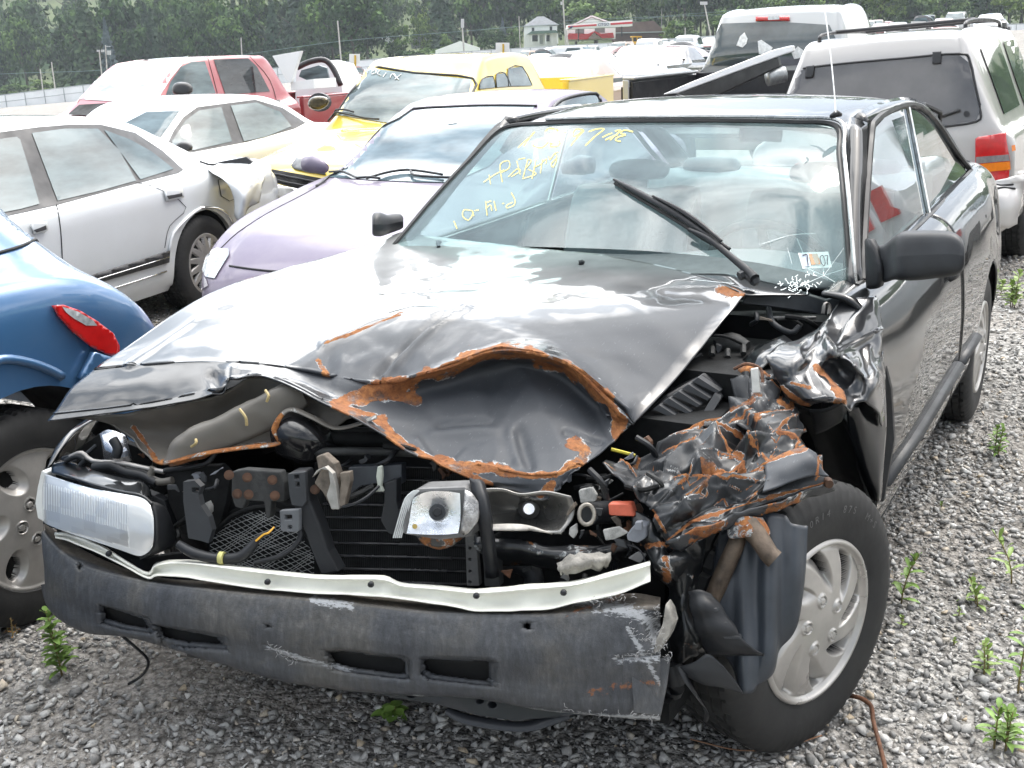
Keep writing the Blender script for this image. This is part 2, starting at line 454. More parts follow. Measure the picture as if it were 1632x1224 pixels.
bump(nt, b, mathn(nt, 'ADD', hh, mathn(nt, 'MULTIPLY', mathn(nt, 'SUBTRACT', 1.0, vo2.outputs['Distance']), .35)), .9, .02)

def terrain(name, ss, ts, mat, dz=0.0):
    V = []; 
    for t in ts:
        for s in ss:
            x, y = XY(s, t); V.append((x, y, gz(x, y) + dz))
    o = mk(name, V, gridfaces(len(ts), len(ss)), mat, None, True)
    tag(o, kind='structure'); return o
ss = sorted(set([0] + [sg * a for sg in (-1, 1) for a in (2, 5, 9, 14, 20, 28, 38, 50, 65, 85, 110, 150, 220, 330, 520)]))
ts = [-60, -25, -10, -4, 0, 3, 6, 10, 14, 18, 23, 28, 34, 41, 50, 60, 75, 95, 120, 150, 180, 205, 235, 250, 262, 275, 290, 310, 335, 365, 400, 440, 490, 530, 700]
terrain('ground', ss, ts, MATS['ground'])
m, nt, b = newmat('field_grass'); MATS['field'] = m
v = coords(nt)
nt.links.new(ramp(nt, noisen(nt, v, .12, 6, .7), [(.3, (.05, .075, .025)), (.55, (.08, .105, .038)), (.75, (.12, .13, .055))]), b.inputs['Base Color']); pr_(b, Roughness=1.0)
terrain('grass_field', [-520, -330, -220, -150, -110, -85, -65, -50, -38, -28, -14, 0, 14, 28, 38, 50, 65, 85, 110, 150, 220, 330, 520], [208, 235, 250, 262, 275, 290, 310, 335, 365, 400, 440, 490, 530, 690], MATS['field'], .05)

# crushed limestone: one sheet of loose angular stones near the camera
def hull_shape(n, sx, sy, sz_, seed):
    rr = np.random.default_rng(seed)
    bm = bmesh.new()
    for _ in range(n):
        p = rr.normal(size=3); p /= np.linalg.norm(p); p *= rr.uniform(.75, 1)
        bm.verts.new((p[0] * sx, p[1] * sy, p[2] * sz_))
    bmesh.ops.convex_hull(bm, input=bm.verts)
    for vv in [q for q in bm.verts if not q.link_faces]: bm.verts.remove(vv)
    bmesh.ops.triangulate(bm, faces=bm.faces)
    bm.verts.index_update()
    V = np.array([q.co[:] for q in bm.verts]); F = np.array([[q.index for q in f.verts] for f in bm.faces]); bm.free()
    return V, F
SH = [hull_shape(7 + (i % 3), 1, .55 + .12 * (i % 4), .40 + .12 * (i % 3), 100 + i) for i in range(18)]
def scatter():
    P = []; S = []
    def add(n, s0, s1, t0, t1, a, b_):
        s = RNG.uniform(s0, s1, n); t = RNG.uniform(t0, t1, n); P.append(np.stack([s, t], 1)); S.append(a + (b_ - a) * RNG.beta(1.3, 3.2, n))
    add(23000, -1.9, 1.9, 1.5, 4.2, .007, .029)
    add(26000, -2.0, 2.5, 1.5, 5.0, .004, .011)
    add(17000, .9, 4.6, 3.6, 9.0, .010, .031)
    add(7000, -4.2, -1.0, 3.2, 7.8, .009, .024)
    P = np.concatenate(P); S = np.concatenate(S)
    x = CAM[0] + P[:, 0] * RH[0] + P[:, 1] * FH[0]; y = CAM[1] + P[:, 0] * RH[1] + P[:, 1] * FH[1]
    q = PX(np.stack([x, y, np.zeros_like(x)], 1))
    # a worn earthy track in front of the left end of the bumper
    dirt = np.exp(-(((q[:, 0] - 300) / 270) ** 2 + ((q[:, 1] - 1090 - .12 * (q[:, 0] - 300)) / 48) ** 2))
    keep = RNG.uniform(size=len(x)) > dirt * .93
    keep |= S < .007
    keep &= (q[:, 0] > -260) & (q[:, 0] < 1900) & (q[:, 1] < 1500)
    return x[keep], y[keep], S[keep]
gx, gy, gs = scatter()
NS = len(gx)
ids = RNG.integers(0, len(SH), NS)
allV = []; allF = []; tone = []; off = 0
for k, (sv, sf) in enumerate(SH):
    ix = np.where(ids == k)[0]; n = len(ix)
    if not n: continue
    a = RNG.uniform(0, 2 * np.pi, n); tl = RNG.normal(0, .35, (n, 2))
    V = np.repeat(sv[None], n, 0) * gs[ix, None, None]
    cx, sx_ = np.cos(tl[:, 0])[:, None], np.sin(tl[:, 0])[:, None]
    V[:, :, 1], V[:, :, 2] = V[:, :, 1] * cx - V[:, :, 2] * sx_, V[:, :, 1] * sx_ + V[:, :, 2] * cx
    cx, sx_ = np.cos(tl[:, 1])[:, None], np.sin(tl[:, 1])[:, None]
    V[:, :, 0], V[:, :, 2] = V[:, :, 0] * cx - V[:, :, 2] * sx_, V[:, :, 0] * sx_ + V[:, :, 2] * cx
    ca, sa = np.cos(a)[:, None], np.sin(a)[:, None]
    V[:, :, 0], V[:, :, 1] = V[:, :, 0] * ca - V[:, :, 1] * sa + gx[ix, None], V[:, :, 0] * sa + V[:, :, 1] * ca + gy[ix, None]
    V[:, :, 2] += gs[ix, None] * RNG.uniform(.05, .55, n)[:, None]
    allV.append(V.reshape(-1, 3)); nvv = len(sv)
    allF.append((sf[None] + (np.arange(n) * nvv)[:, None, None] + off).reshape(-1, 3)); off += n * nvv
    t = RNG.uniform(0, 1, n); tone.append(np.repeat(t, nvv))
gV = np.concatenate(allV); gF = np.concatenate(allF); tone = np.concatenate(tone)
me = bpy.data.meshes.new('gravel')
me.vertices.add(len(gV)); me.vertices.foreach_set('co', gV.astype(np.float32).ravel())
me.loops.add(len(gF) * 3); me.loops.foreach_set('vertex_index', gF.astype(np.int32).ravel())
me.polygons.add(len(gF)); me.polygons.foreach_set('loop_start', np.arange(len(gF), dtype=np.int32) * 3)
me.update(calc_edges=True); me.validate()
a = me.attributes.new('tone', 'FLOAT', 'POINT'); a.data.foreach_set('value', tone.astype(np.float32))
m, nt, b = newmat('limestone'); v = coords(nt)
tn = node(nt, 'ShaderNodeAttribute', attribute_name='tone').outputs['Fac']
c = ramp(nt, tn, [(0, (.22, .215, .205)), (.3, (.34, .33, .315)), (.62, (.44, .43, .41)), (.88, (.54, .525, .50)), (.93, (.46, .37, .26)), (.97, (.66, .65, .62))])
c = mixc(nt, .55, c, ramp(nt, noisen(nt, v, 160, 5, .7), [(.3, g3(.55)), (.7, g3(1.25))]), 'MULTIPLY')
nt.links.new(c, b.inputs['Base Color']); pr_(b, Roughness=.85, Specular_IOR_Level=.25)
bump(nt, b, noisen(nt, v, 300, 4, .7), .4, .003)
me.materials.append(m)
go = bpy.data.objects.new('gravel', me); COL.objects.link(go)
# wooded ridge ahead, continued as an added unseen ring to shape reflections
m, nt, b = newmat('far_wood'); v = coords(nt)
nt.links.new(ramp(nt, noisen(nt, v, .16, 8, .75), [(.35, (.018, .036, .016)), (.55, (.035, .065, .026)), (.75, (.07, .11, .04))]), b.inputs['Base Color']); pr_(b, Roughness=1.0, Specular_IOR_Level=.1)
V = []; na_ = 120
for i in range(na_):
    a = 2 * math.pi * i / na_; 
    for j in range(14):
        q = j / 13; rad = 330 + 190 * q; x, y = XY(rad * math.sin(a), rad * math.cos(a)); back = .5 + .5 * math.cos(a)
        V.append((x, y, -12 + (62 - 22 * back) * q ** .75 + 14 * noise.noise(Vector((x * .02, y * .02, 0))) * q + 4 * noise.noise(Vector((x * .11, y * .11, 3)))))
# the bank of trees along the lot's right-hand side (mirrored in the glass and paint)
B_ = []
for i in range(60):
    x = -13 - 2.2 * i
    for j in range(9):
        q = j / 8; y = 6.0 + 2.5 * q + .03 * i + 1.3 * noise.noise(Vector((x * .5, q * 3, 1))); B_.append((x + .6 * noise.noise(Vector((x, q * 4, 7))), y, -.5 + (7 + 4 * noise.noise(Vector((x * .16, 0, 0))) + 2.5 * noise.noise(Vector((x * .7, 0, 5)))) * q ** .8))
tag(mk('wooded_bank', B_, gridfaces(60, 9), m, None, True, solid=.5), kind='structure')
F = gridfaces(na_, 14) + [((na_ - 1) * 14 + j, (na_ - 1) * 14 + j + 1, j + 1, j) for j in range(13)]
tag(mk('ridge_and_reflection_ring', V, F, m, None, True), kind='structure')
tag(go, 'grey crushed limestone gravel spread over the lot', 'gravel', kind='stuff')
# ------------------------------------------------------------------ shared car bits
RUB = simple('tyre_rubber', (.011, .011, .011), .75, var=.35, nscale=22, bmp=.15, rvar=.1)
HUBM = simple('hubcap_silver', (.40, .385, .365), .33, metal=.55, var=.12, nscale=14, rvar=.1)
DARKM = simple('dark_void', (.008, .008, .008), .8)
PLAS = simple('black_plastic', (.009, .010, .012), .5, spec=.35, var=.3, nscale=18, bmp=.12)
PLASG = simple('grey_plastic', (.019, .021, .024), .5, spec=.4, var=.25, nscale=14, bmp=.1)
CHR = simple('chrome', (.7, .7, .7), .12, metal=1.0, var=.08)
STEEL = simple('dull_steel', (.22, .21, .2), .45, metal=.8, var=.3)
RUSTM = simple('rusty_steel', (.10, .042, .020), .85, var=.6, nscale=40, bmp=.5)
WGLASS = None
def wrap(a, n):
    p = 2 * math.pi / n; return (a + p / 2) % p - p / 2
def sstep(a, b, x):
    t = min(1, max(0, (x - a) / (b - a))); return t * t * (3 - 2 * t)
def cap_h(style, q, th):
    """height (m) and 1 if a dark opening, at radius fraction q and angle th"""
    if style == 'vane':
        h = .020 * (1 - q * q) + .012 * sstep(.90, .93, q) * (1 - sstep(.965, 1.0, q)) - .004 * sstep(.85, .9, q) * (1 - sstep(.9, .93, q))
        n = 8; a = wrap(th + 1.05 * (q - .3), n); p = 2 * math.pi / n
        u = a / p + .5                                     # 0..1 across one vane
        win = sstep(.36, .62, q) * (1 - sstep(.84, .89, q))
        h -= win * .026 * sstep(.12, .52, u) * (1 - sstep(.60, .68, u))
        dark = 1 if (.56 < q < .87 and .40 + .5 * (.87 - q) < u < .64) else 0
        if dark: h -= .018
        for k in range(5):
            t0 = 2 * math.pi * k / 5 + .5
            dx = q * math.cos(th) - .30 * math.cos(t0); dy = q * math.sin(th) - .30 * math.sin(t0); r = math.hypot(dx, dy)
            if r < .09: h += .006 * sstep(.09, .075, r) - .007 * sstep(.066, .058, r) + .006 * sstep(.048, .04, r)
        return h, dark
    if style == 'oval':
        h = .018 * (1 - q * q) + .006 * sstep(.92, .95, q) * (1 - sstep(.98, 1.0, q))
        dark = 0
        for k in range(6):
            t0 = 2 * math.pi * k / 6 + .38
            dx = q * math.cos(th - t0) - .70; dy = q * math.sin(th - t0)
            r = math.hypot(dx / .16, (dy + .25 * dx) / .115)
            h -= .022 * (1 - sstep(.9, 1.7, r)) * (1 - .6 * sstep(0, .3, dx))
            if r < 1: dark = 1; h -= .02
        for k in range(5):
            t0 = 2 * math.pi * k / 5 + .2
            dx = q * math.cos(th) - .27 * math.cos(t0); dy = q * math.sin(th) - .27 * math.sin(t0); r = math.hypot(dx, dy)
            if r < .1: h += .004 * sstep(.1, .085, r) - .014 * sstep(.08, .07, r) + .012 * sstep(.05, .045, r)
            if .052 < r < .074: dark = 1
        return h, dark
    if style == 'turbine':
        h = .02 * (1 - q * q) + .006 * sstep(.9, .93, q) * (1 - sstep(.97, 1, q))
        n = 14; u = wrap(th + .25 * q, n) / (2 * math.pi / n) + .5
        dark = 1 if (.5 < q < .86 and abs(u - .5) < .33 * (q - .42) / .44) else 0
        if dark: h -= .022
        return h, dark
    n = 7; u = wrap(th, n) / (2 * math.pi / n) + .5
    dark = 1 if (.55 < q < .84 and abs(u - .5) < .24) else 0
    return .015 * (1 - q * q) - (.02 if dark else 0), dark
def wheel(root, c, side=1, steer=0.0, R=.315, wd=.195, cap='vane', capR=.192, hi=False, groovy=True, rot=0.0, tilt=0.0):
    T = Matrix.Translation(c) @ Matrix.Rotation(steer, 4, 'Z') @ Matrix.Rotation(tilt, 4, 'X')
    nt_ = 192 if hi else 72
    hw = wd / 2
    prof = [(-hw * .7, capR * .93), (-hw * .92, capR * 1.0), (-hw * 1.02, R * .74), (-hw * 1.0, R * .86), (-hw * .9, R * .95), (-hw * .78, R * .988)]
    tread = [-.66, -.62, -.58, -.36, -.33, -.29, -.05, -.02, .02, .05, .29, .33, .36, .58, .62, .66]
    n0 = len(prof)
    prof += [(hw * t, R) for t in tread]
    prof += [(hw * .78, R * .988), (hw * .9, R * .95), (hw * 1.0, R * .86), (hw * 1.02, R * .74), (hw * .99, R * .70), (hw * .985, R * .665), (hw * .92, capR * 1.0), (hw * .7, capR * .93)]
    V = []
    for k in range(nt_):
        a = 2 * math.pi * k / nt_
        for i, (y, r) in enumerate(prof):
            rr = r
            if n0 <= i < n0 + len(tread):
                t = abs(tread[i - n0])
                if t in (.62, .33, .02): rr -= .010
                elif t > .5 and k % 4 == 0: rr -= .009
                elif t < .5 and k % 5 == 3: rr -= .008
            elif abs(y) > hw * .76 and R * .93 < r < R * .99 and k % 3 == 0: rr -= .004
            V.append(T @ Vector((rr * math.cos(a), y * side, rr * math.sin(a))))
    npf = len(prof)
    F = [f[::-1] if side > 0 else f for f in gridfaces(nt_, npf)]
    for j in range(npf - 1):
        q = ((nt_ - 1) * npf + j, (nt_ - 1) * npf + j + 1, j + 1, j)
        F.append(q[::-1] if side > 0 else q)
    # inner steel wheel = the part; tyre and cap hang on it
    SV = []; nr = 32
    for k in range(nr):
        a = 2 * math.pi * k / nr
        for (y, r) in ((-hw * .8, capR * .98), (-hw * .75, capR * .9), (hw * .3, capR * .86), (hw * .35, capR * .3), (hw * .4, .001)):
            SV.append(T @ Vector((r * math.cos(a), y * side, r * math.sin(a))))
    SF = gridfaces(nr, 5) + [((nr - 1) * 5 + j, (nr - 1) * 5 + j + 1, j + 1, j) for j in range(4)]
    w = mk('wheel', SV, SF, DARKM, root, True)
    mk('tyre', V, F, RUB, w, True, angle=35)
    nr_, na = (64, 450) if hi else (16, 84)
    CV = []; fl = []
    for i in range(nr_):
        q = i / (nr_ - 1)
        for k in range(na):
            a = 2 * math.pi * k / na
            h, dk = cap_h(cap, q, a * side + rot)
            fl.append(dk)
            CV.append(T @ Vector((q * capR * 1.03 * math.cos(a), side * (hw * .86 + h), q * capR * 1.03 * math.sin(a))))
    CFc = []; cm = []
    for i in range(nr_ - 1):
        for k in range(na):
            k2 = (k + 1) % na
            f = (i * na + k, (i + 1) * na + k, (i + 1) * na + k2, i * na + k2)
            CFc.append(f[::-1] if side > 0 else f); cm.append(1 if sum(fl[j] for j in f) >= 3 else 0)
    mk('hubcap', CV, CFc, None, w, True, mats=[HUBM, DARKM], fmat=cm)
    return w

def text_mesh(s, size=1.0, bold=False, depth=0.0):
    cu = bpy.data.curves.new('t', 'FONT'); cu.body = s; cu.size = size; cu.align_x = 'CENTER'; cu.align_y = 'CENTER'; cu.extrude = depth
    if bold: cu.offset = .02 * size
    o = bpy.data.objects.new('t', cu); COL.objects.link(o)
    dg = bpy.context.evaluated_depsgraph_get(); dg.update()
    me = o.evaluated_get(dg).to_mesh()
    V = [v.co.copy() for v in me.vertices]; F = [tuple(p.vertices) for p in me.polygons]
    o.to_mesh_clear(); bpy.data.objects.remove(o); bpy.data.curves.remove(cu)
    return V, F
def stroke(name, lines, wpx, dfun, mat, parent, off=-.004):
    """hand-painted strokes traced in photo pixels on a surface"""
    V = []; F = []
    for L in lines:
        if len(L) > 2:
            P = catmull(np.array([(p[0], p[1], 0.) for p in L]), 5, 0)[:, :2]
        else: P = np.array(L, float)
        T_ = np.gradient(P, axis=0); T_ /= np.linalg.norm(T_, axis=1, keepdims=True) + 1e-9
        N = np.stack([-T_[:, 1], T_[:, 0]], 1)
        o = len(V)
        for p, n in zip(P, N):
            w = wpx * (.8 + .4 * random.random()) / 2
            for sg in (-1, 1):
                x, y = p + n * w * sg
                V.append(W(x, y, dfun(x, y) + off))
        F += [(o + 2 * i, o + 2 * i + 1, o + 2 * i + 3, o + 2 * i + 2) for i in range(len(P) - 1)]
    return mk(name, V, F, mat, parent, True, world=True)
def plane_d(P0, P1, P2):
    P0, P1, P2 = (np.array(tuple(p)) for p in (P0, P1, P2))
    n = np.cross(P1 - P0, P2 - P0)
    def f(px, py):
        v = CF + CR * (px - PW / 2) / FPX + CU * (PH / 2 - py) / FPX
        return float(((P0 - CAM) @ n) / (v @ n))
    return f
# ------------------------------------------------------------------ the wrecked black coupe
HERO = empty('wrecked_coupe', (-1.2, 0, 0))
tag(HERO, 'black two-door car with smashed front end, buckled rusting hood and bare radiator, nearest the camera', 'wrecked car')
BLK = paint('black_paint', (.004, .005, .006), 0, .3, .004, wav=.02)
BLK.node_tree.nodes['Principled BSDF'].inputs['Specular IOR Level'].default_value = .1; BLK.node_tree.nodes['Principled BSDF'].inputs['Coat IOR'].default_value = 1.42
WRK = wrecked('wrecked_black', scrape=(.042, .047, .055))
WRK2 = wrecked('crushed_metal', (.012, .013, .015), .40, .5, (.06, .064, .07))
TRIM = simple('window_rubber', (.012, .012, .012), .5)
GL = glassmat('hero_glass', (.80, .92, .91), .17, refl=.70, dirtcol=(.42, .56, .57))
GL2 = glassmat('hero_side_glass', (.45, .56, .54), .02, 1.52, .8)
SEAT = simple('grey_seat_cloth', (.25, .285, .30), .9, var=.15, nscale=60)
DASH = simple('dark_dash', (.12, .13, .135), .7, var=.15)

def side_prof(x):
    w = .87 - .045 * sstep(0, 1, (-2.55 - x) / .85) - .01 * sstep(0, 1, (x + 1.0) / .6)
    zb = .935 + .05 * sstep(0, 1, (-.5 - x) / 2.3)
    return [(w - .165, zb), (w - .10, zb - .012), (w - .05, zb - .06), (w - .018, zb - .16), (w - .002, .66), (w, .55), (w - .003, .47), (w - .012, .40), (w - .03, .30), (w - .075, .215)]
def side_grid(xs, sgn):
    return [[(x, sgn * y, z) for y, z in side_prof(x)] for x in xs]
for sgn in (1, -1):
    dr = patch('door', side_grid([-.47, -.62, -.85, -1.2, -1.5, -1.72], sgn), 5, 5, BLK, HERO, px=False, solid=.012, flip=sgn > 0,
               disp=lambda A: .0025 * np.sin(A[..., 0] * 5.0) * np.sin(A[..., 2] * 7))
    # rubbing strip
    mb = MB(); pts = [(x, sgn * (side_prof(x)[6][0] + .006), .455) for x in (-.48, -.9, -1.3, -1.715)]
    mb.tube(pts, .030, 6, flat=.35, cap=True).build('rubbing_strip', PLASG, dr, True)
    if sgn > 0:
        mb = MB(); mb.tube([(-1.48, .855, .80), (-1.55, .868, .80), (-1.64, .855, .80)], .014, 8).build('door_handle', PLAS, dr, True)
    A = np.array(side_grid([-1.725, -1.9, -2.05, -2.2, -2.35, -2.52, -2.69, -2.85, -3.0, -3.15, -3.28, -3.36], sgn))
    A = catmull(catmull(A, 6, 0), 6, 1)
    A[..., 1] -= sgn * .035 * np.exp(-((A[..., 0] + 2.95) ** 2 / .03 + (A[..., 2] - .80) ** 2 / .012))          # the dented quarter
    A[..., 1] -= sgn * .012 * np.exp(-((A[..., 0] + 2.6) ** 2 / .02 + (A[..., 2] - .72 - .3 * (A[..., 0] + 2.6)) ** 2 / .004))
    # tail tucks in
    t = np.clip((-3.1 - A[..., 0]) / .3, 0, 1); A[..., 1] *= 1 - .10 * t * t
    nu, nv = A.shape[:2]; V = A.reshape(-1, 3); cx, cz, rr = -2.52, .32, .352
    F = gridfaces(nu, nv); keep = []
    dist = np.hypot(V[:, 0] - cx, V[:, 2] - cz)
    for f in F:
        if all(dist[i] < rr for i in f): continue
        keep.append(f if sgn < 0 else f[::-1])
    for i in range(len(V)):
        if dist[i] < rr:
            k = rr / max(dist[i], 1e-3); V[i, 0] = cx + (V[i, 0] - cx) * k; V[i, 2] = max(.2, cz + (V[i, 2] - cz) * k)
    q = mk('quarter_panel', V, keep, BLK, HERO, True, world=True, solid=.012, solid_off=-1)
    mb = MB(); mb.tube([(x, sgn * (side_prof(x)[6][0] + .006), .455) for x in (-1.73, -1.95, -2.16)], .030, 6, flat=.35).build('rubbing_strip', PLASG, q, True)
    # wheel house
    LV = []
    for k in range(17):
        a = math.pi * k / 16
        for yy in (.85, .55): LV.append((cx + .37 * math.cos(a), sgn * yy, cz + .37 * math.sin(a)))
    mk('wheel_housing', LV, gridfaces(17, 2), DARKM, HERO, True, world=True)
# belly, sills and floor keep daylight out of the cabin
mb = MB(); mb.box((-1.75, 0, .235), (3.1, 1.50, .05)); mb.box((-1.1, .79, .30), (1.25, .06, .15)); mb.box((-1.1, -.79, .30), (1.25, .06, .15)); mb.box((-3.32, 0, .55), (.06, 1.5, .5)); mb.build('underbody', DARKM, HERO)
# tail deck
patch('trunk_lid', [[(x, y, z - .02 * (y / .7) ** 2) for y in (-.68, -.5, -.25, 0, .25, .5, .68)] for x, z in ((-2.92, 1.0), (-3.0, .995), (-3.15, .985), (-3.28, .97), (-3.37, .93), (-3.40, .80), (-3.38, .6))], 4, 3, BLK, HERO, px=False, solid=.01)
patch('rear_bumper', [[(-3.38 - .02 * (1 - (y / .8) ** 2) - dx, y, z) for y in (-.8, -.5, 0, .5, .8)] for dx, z in ((0, .60), (.06, .56), (.08, .45), (.06, .33), (0, .27))], 4, 4, PLAS, HERO, px=False, solid=.02)

# roof
def roofz(x, y):
    return np.interp(-x, [1.08, 1.14, 1.25, 1.5, 1.8, 2.1, 2.3, 2.4], [1.328, 1.343, 1.358, 1.376, 1.38, 1.362, 1.335, 1.31]) - .018 * (y / .5) ** 2 - .05 * max(0, (abs(y) - .5) / .1) ** 2
rows = []
for x in (-1.09, -1.12, -1.2, -1.35, -1.6, -1.9, -2.15, -2.3, -2.4):
    rows.append([(x - .07 * (y / .6) ** 2 * (1 if x > -1.5 else .3), y, roofz(x, y)) for y in (-.625, -.595, -.54, -.4, -.2, 0, .2, .4, .54, .595, .625)])
ROOF = patch('roof', rows, 4, 3, BLK, HERO, px=False, solid=.02)
# windshield
WS = [[(800, 206), (870, 197), (960, 194), (1060, 193), (1160, 193), (1260, 195), (1332, 201)],
      [(748, 255), (830, 247), (935, 243), (1050, 241), (1165, 241), (1270, 243), (1338, 250)],
      [(690, 318), (790, 312), (910, 309), (1040, 307), (1170, 307), (1280, 310), (1346, 330)],
      [(628, 392), (745, 392), (880, 394), (1030, 400), (1175, 414), (1285, 435), (1356, 462)]]
WSD = [[3.86, 3.74, 3.62, 3.52, 3.43, 3.37, 3.33], [3.80, 3.66, 3.52, 3.41, 3.31, 3.25, 3.22], [3.73, 3.55, 3.39, 3.26, 3.16, 3.09, 3.09], [3.65, 3.44, 3.26, 3.11, 3.0, 2.95, 2.96]]
wsrows = [[(p[0], p[1], d) for p, d in zip(r, dr)] for r, dr in zip(WS, WSD)]
patch('windshield', wsrows, 5, 5, GL, HERO, flip=True)
WSA = dense(wsrows, 5, 5)
_q = PX(WSA.reshape(-1, 3)); _X = (_q[:, 0] - 1000) / 400; _Y = (_q[:, 1] - 320) / 130
_B = lambda X, Y: np.stack([X ** i * Y ** j for i in range(5) for j in range(5 - i)], -1)
_cf = np.linalg.lstsq(_B(_X, _Y), _q[:, 2], rcond=None)[0]
def ws_d(px, py): return float(_B(np.array((px - 1000) / 400), np.array((py - 320) / 130)) @ _cf)
# black gasket round the windshield
edge = [wsrows[i][0] for i in range(4)][::-1] + wsrows[0][1:] + [wsrows[i][-1] for i in range(1, 4)]
ep = [W(*p) for p in edge]
tubeobj('windshield_gasket', ep, .009, TRIM, HERO, 6, 6)
tubeobj('windshield_trim', [p + Vector((.0, .012 if i > 6 else 0, .014)) for i, p in enumerate(ep) if i > 3], .006, simple('worn_trim', (.35, .36, .36), .3, metal=.7), HERO, 6, 6)
# frit band inside right edge of the glass
fr = [[(1322, 205, 3.35), (1334, 205, 3.34)], [(1327, 250, 3.24), (1340, 252, 3.23)], [(1334, 330, 3.11), (1348, 331, 3.10)], [(1338, 440, 2.99), (1356, 455, 2.975)]]
# pillars (visible side traced, other side mirrored in plan)
def pill(name, a, b, wd, mat=BLK, n=6, th=.03):
    pts = smooth_pts(a, 4); pt2 = smooth_pts(b, 4)
    V = []; 
    for p, q in zip(pts, pt2): V += [p, q]
    return mk(name, V, gridfaces(len(pts), 2), mat, HERO, True, world=True, solid=th, solid_off=0)
for s in (1, -1):
    pill('windshield_pillar', [(-1.16, s * .585, 1.325), (-.98, s * .63, 1.20), (-.80, s * .675, 1.07), (-.60, s * .735, .92)], [(-1.20, s * .625, 1.305), (-1.04, s * .665, 1.20), (-.88, s * .705, 1.07), (-.70, s * .755, .93)], 0)
    pill('roof_rail', [(-1.17, s * .62, 1.30), (-1.45, s * (.64 if s > 0 else .615), 1.325 if s > 0 else 1.30), (-1.8, s * (.64 if s > 0 else .615), 1.325 if s > 0 else 1.30), (-2.1, s * (.635 if s > 0 else .615), 1.295), (-2.4, s * .64, 1.235), (-2.7, s * .665, 1.12), (-3.0, s * .69, .985)],
         [(-1.19, s * .595, 1.335), (-1.45, s * .60, 1.345), (-1.8, s * .60, 1.345), (-2.1, s * .60, 1.325), (-2.4, s * .60, 1.28), (-2.75, s * .60, 1.15), (-3.05, s * .60, 1.0)], 0)
# side glass lies in the tumblehome plane
for s in (1, -1):
    pw = [(-.70, s * .745, .935), (-.95, s * .69, 1.12), (-1.20, s * .645, 1.285), (-1.50, s * .637, 1.325), (-1.78, s * .637, 1.325), (-1.74, s * .735, .96), (-1.2, s * .735, .945)]
    me_ = mk('side_window', pw, [tuple(range(len(pw)))], GL2, HERO, False, world=True)
    pw = [(-1.80, s * .637, 1.322), (-2.1, s * .637, 1.29), (-2.4, s * .655, 1.20), (-2.72, s * .685, 1.06), (-2.85, s * .715, .985), (-1.77, s * .735, .962)]
    mk('rear_quarter_window', pw, [tuple(range(len(pw)))], GL2, HERO, False, world=True)
    tubeobj('window_bar', [(-1.79, s * .642, 1.325), (-1.755, s * .742, .955)], .008, CHR, HERO, 6, 1)
    tubeobj('belt_moulding', [(-.62, s * .75, .935), (-1.2, s * .748, .95), (-1.8, s * .748, .965), (-2.4, s * .735, .98), (-2.95, s * .715, .99)], .010, TRIM, HERO, 6, 3)
    tubeobj('window_frame', [(-.68, s * .752, .94), (-.90, s * .705, 1.10), (-1.16, s * .655, 1.28), (-1.26, s * .645, 1.315), (-1.5, s * .64, 1.332), (-1.8, s * .64, 1.333), (-2.1, s * .64, 1.303), (-2.4, s * .655, 1.22), (-2.7, s * .685, 1.09), (-2.93, s * .71, 1.0)], .011, TRIM, HERO, 6, 4)
# rear glass
patch('rear_window', [[(-2.38, y, 1.318 - .018 * (y / .5) ** 2) for y in (-.6, -.3, 0, .3, .6)], [(-2.66, y, 1.165) for y in (-.61, -.3, 0, .3, .61)], [(-2.93, y, 1.005) for y in (-.62, -.3, 0, .3, .62)]], 3, 3, GL, HERO, px=False)
tubeobj('rear_gasket', [(-2.38, -.6, 1.3), (-2.38, 0, 1.32), (-2.38, .6, 1.3), (-2.66, .61, 1.17), (-2.93, .62, 1.005)], .01, TRIM, HERO, 6, 3)
# cabin
def seat(x, y, w, hx=.92, name='front_seat'):
    rows = [[(x + dx, y + w * u, z) for u in (-.5, -.42, -.15, .15, .42, .5)] for dx, z in ((.42, .42), (.42, .50), (.10, .53), (-.02, .55), (-.06, .75), (-.14, .95), (-.20, hx), (-.27, hx - .02), (-.26, .7))]
    o = patch(name, rows, 3, 3, SEAT, HERO, px=False, solid=.05, disp=lambda A: .01 * np.cos((A[..., 1] - y) * 18)); return o
for y in (-.36, .36):
    s_ = seat(-1.55, y, .50, 1.02)
    V, F = tube([(-1.80, y - .12, 1.09), (-1.80, y - .10, 1.095), (-1.80, y, 1.10), (-1.80, y + .10, 1.095), (-1.80, y + .12, 1.09)], [.035, .060, .066, .060, .035], 12, True, .62)
    mk('headrest', V, F, simple('headrest_cloth', (.10, .115, .125), .9), s_, True, world=True, sub=1)
seat(-2.35, 0, 1.22, 1.0, 'rear_seat')
for y in (-.35, .35):
    V, F = tube([(-2.62, y - .13, 1.02), (-2.62, y - .11, 1.03), (-2.62, y, 1.035), (-2.62, y + .11, 1.03), (-2.62, y + .13, 1.02)], [.02, .040, .044, .040, .02], 10, True, .8); mk('rear_headrest', V, F, MATS['headrest_cloth'], HERO, True, world=True)
mb = MB(); mb.box((-2.78, 0, .985), (.34, 1.22, .02)); mb.build('rear_shelf', DASH, HERO)
mb = MB(); mb.box((-2.86, .05, 1.005), (.05, .16, .03)); mb.build('brake_lamp', simple('dim_red', (.25, .02, .02), .3), HERO, bevel=.006)
patch('dashboard', [[(-.60 - .10 * (y / .7) ** 2, y, .915) for y in (-.70, -.4, 0, .4, .70)], [(-.85, y, .93 + (.035 if y > .2 and y < .6 else 0)) for y in (-.70, -.4, 0, .4, .70)], [(-.97, y, .90 + (.035 if y > .2 and y < .6 else 0)) for y in (-.70, -.4, 0, .4, .70)], [(-1.0, y, .70) for y in (-.70, -.4, 0, .4, .70)]], 4, 4, DASH, HERO, px=False, solid=.01)
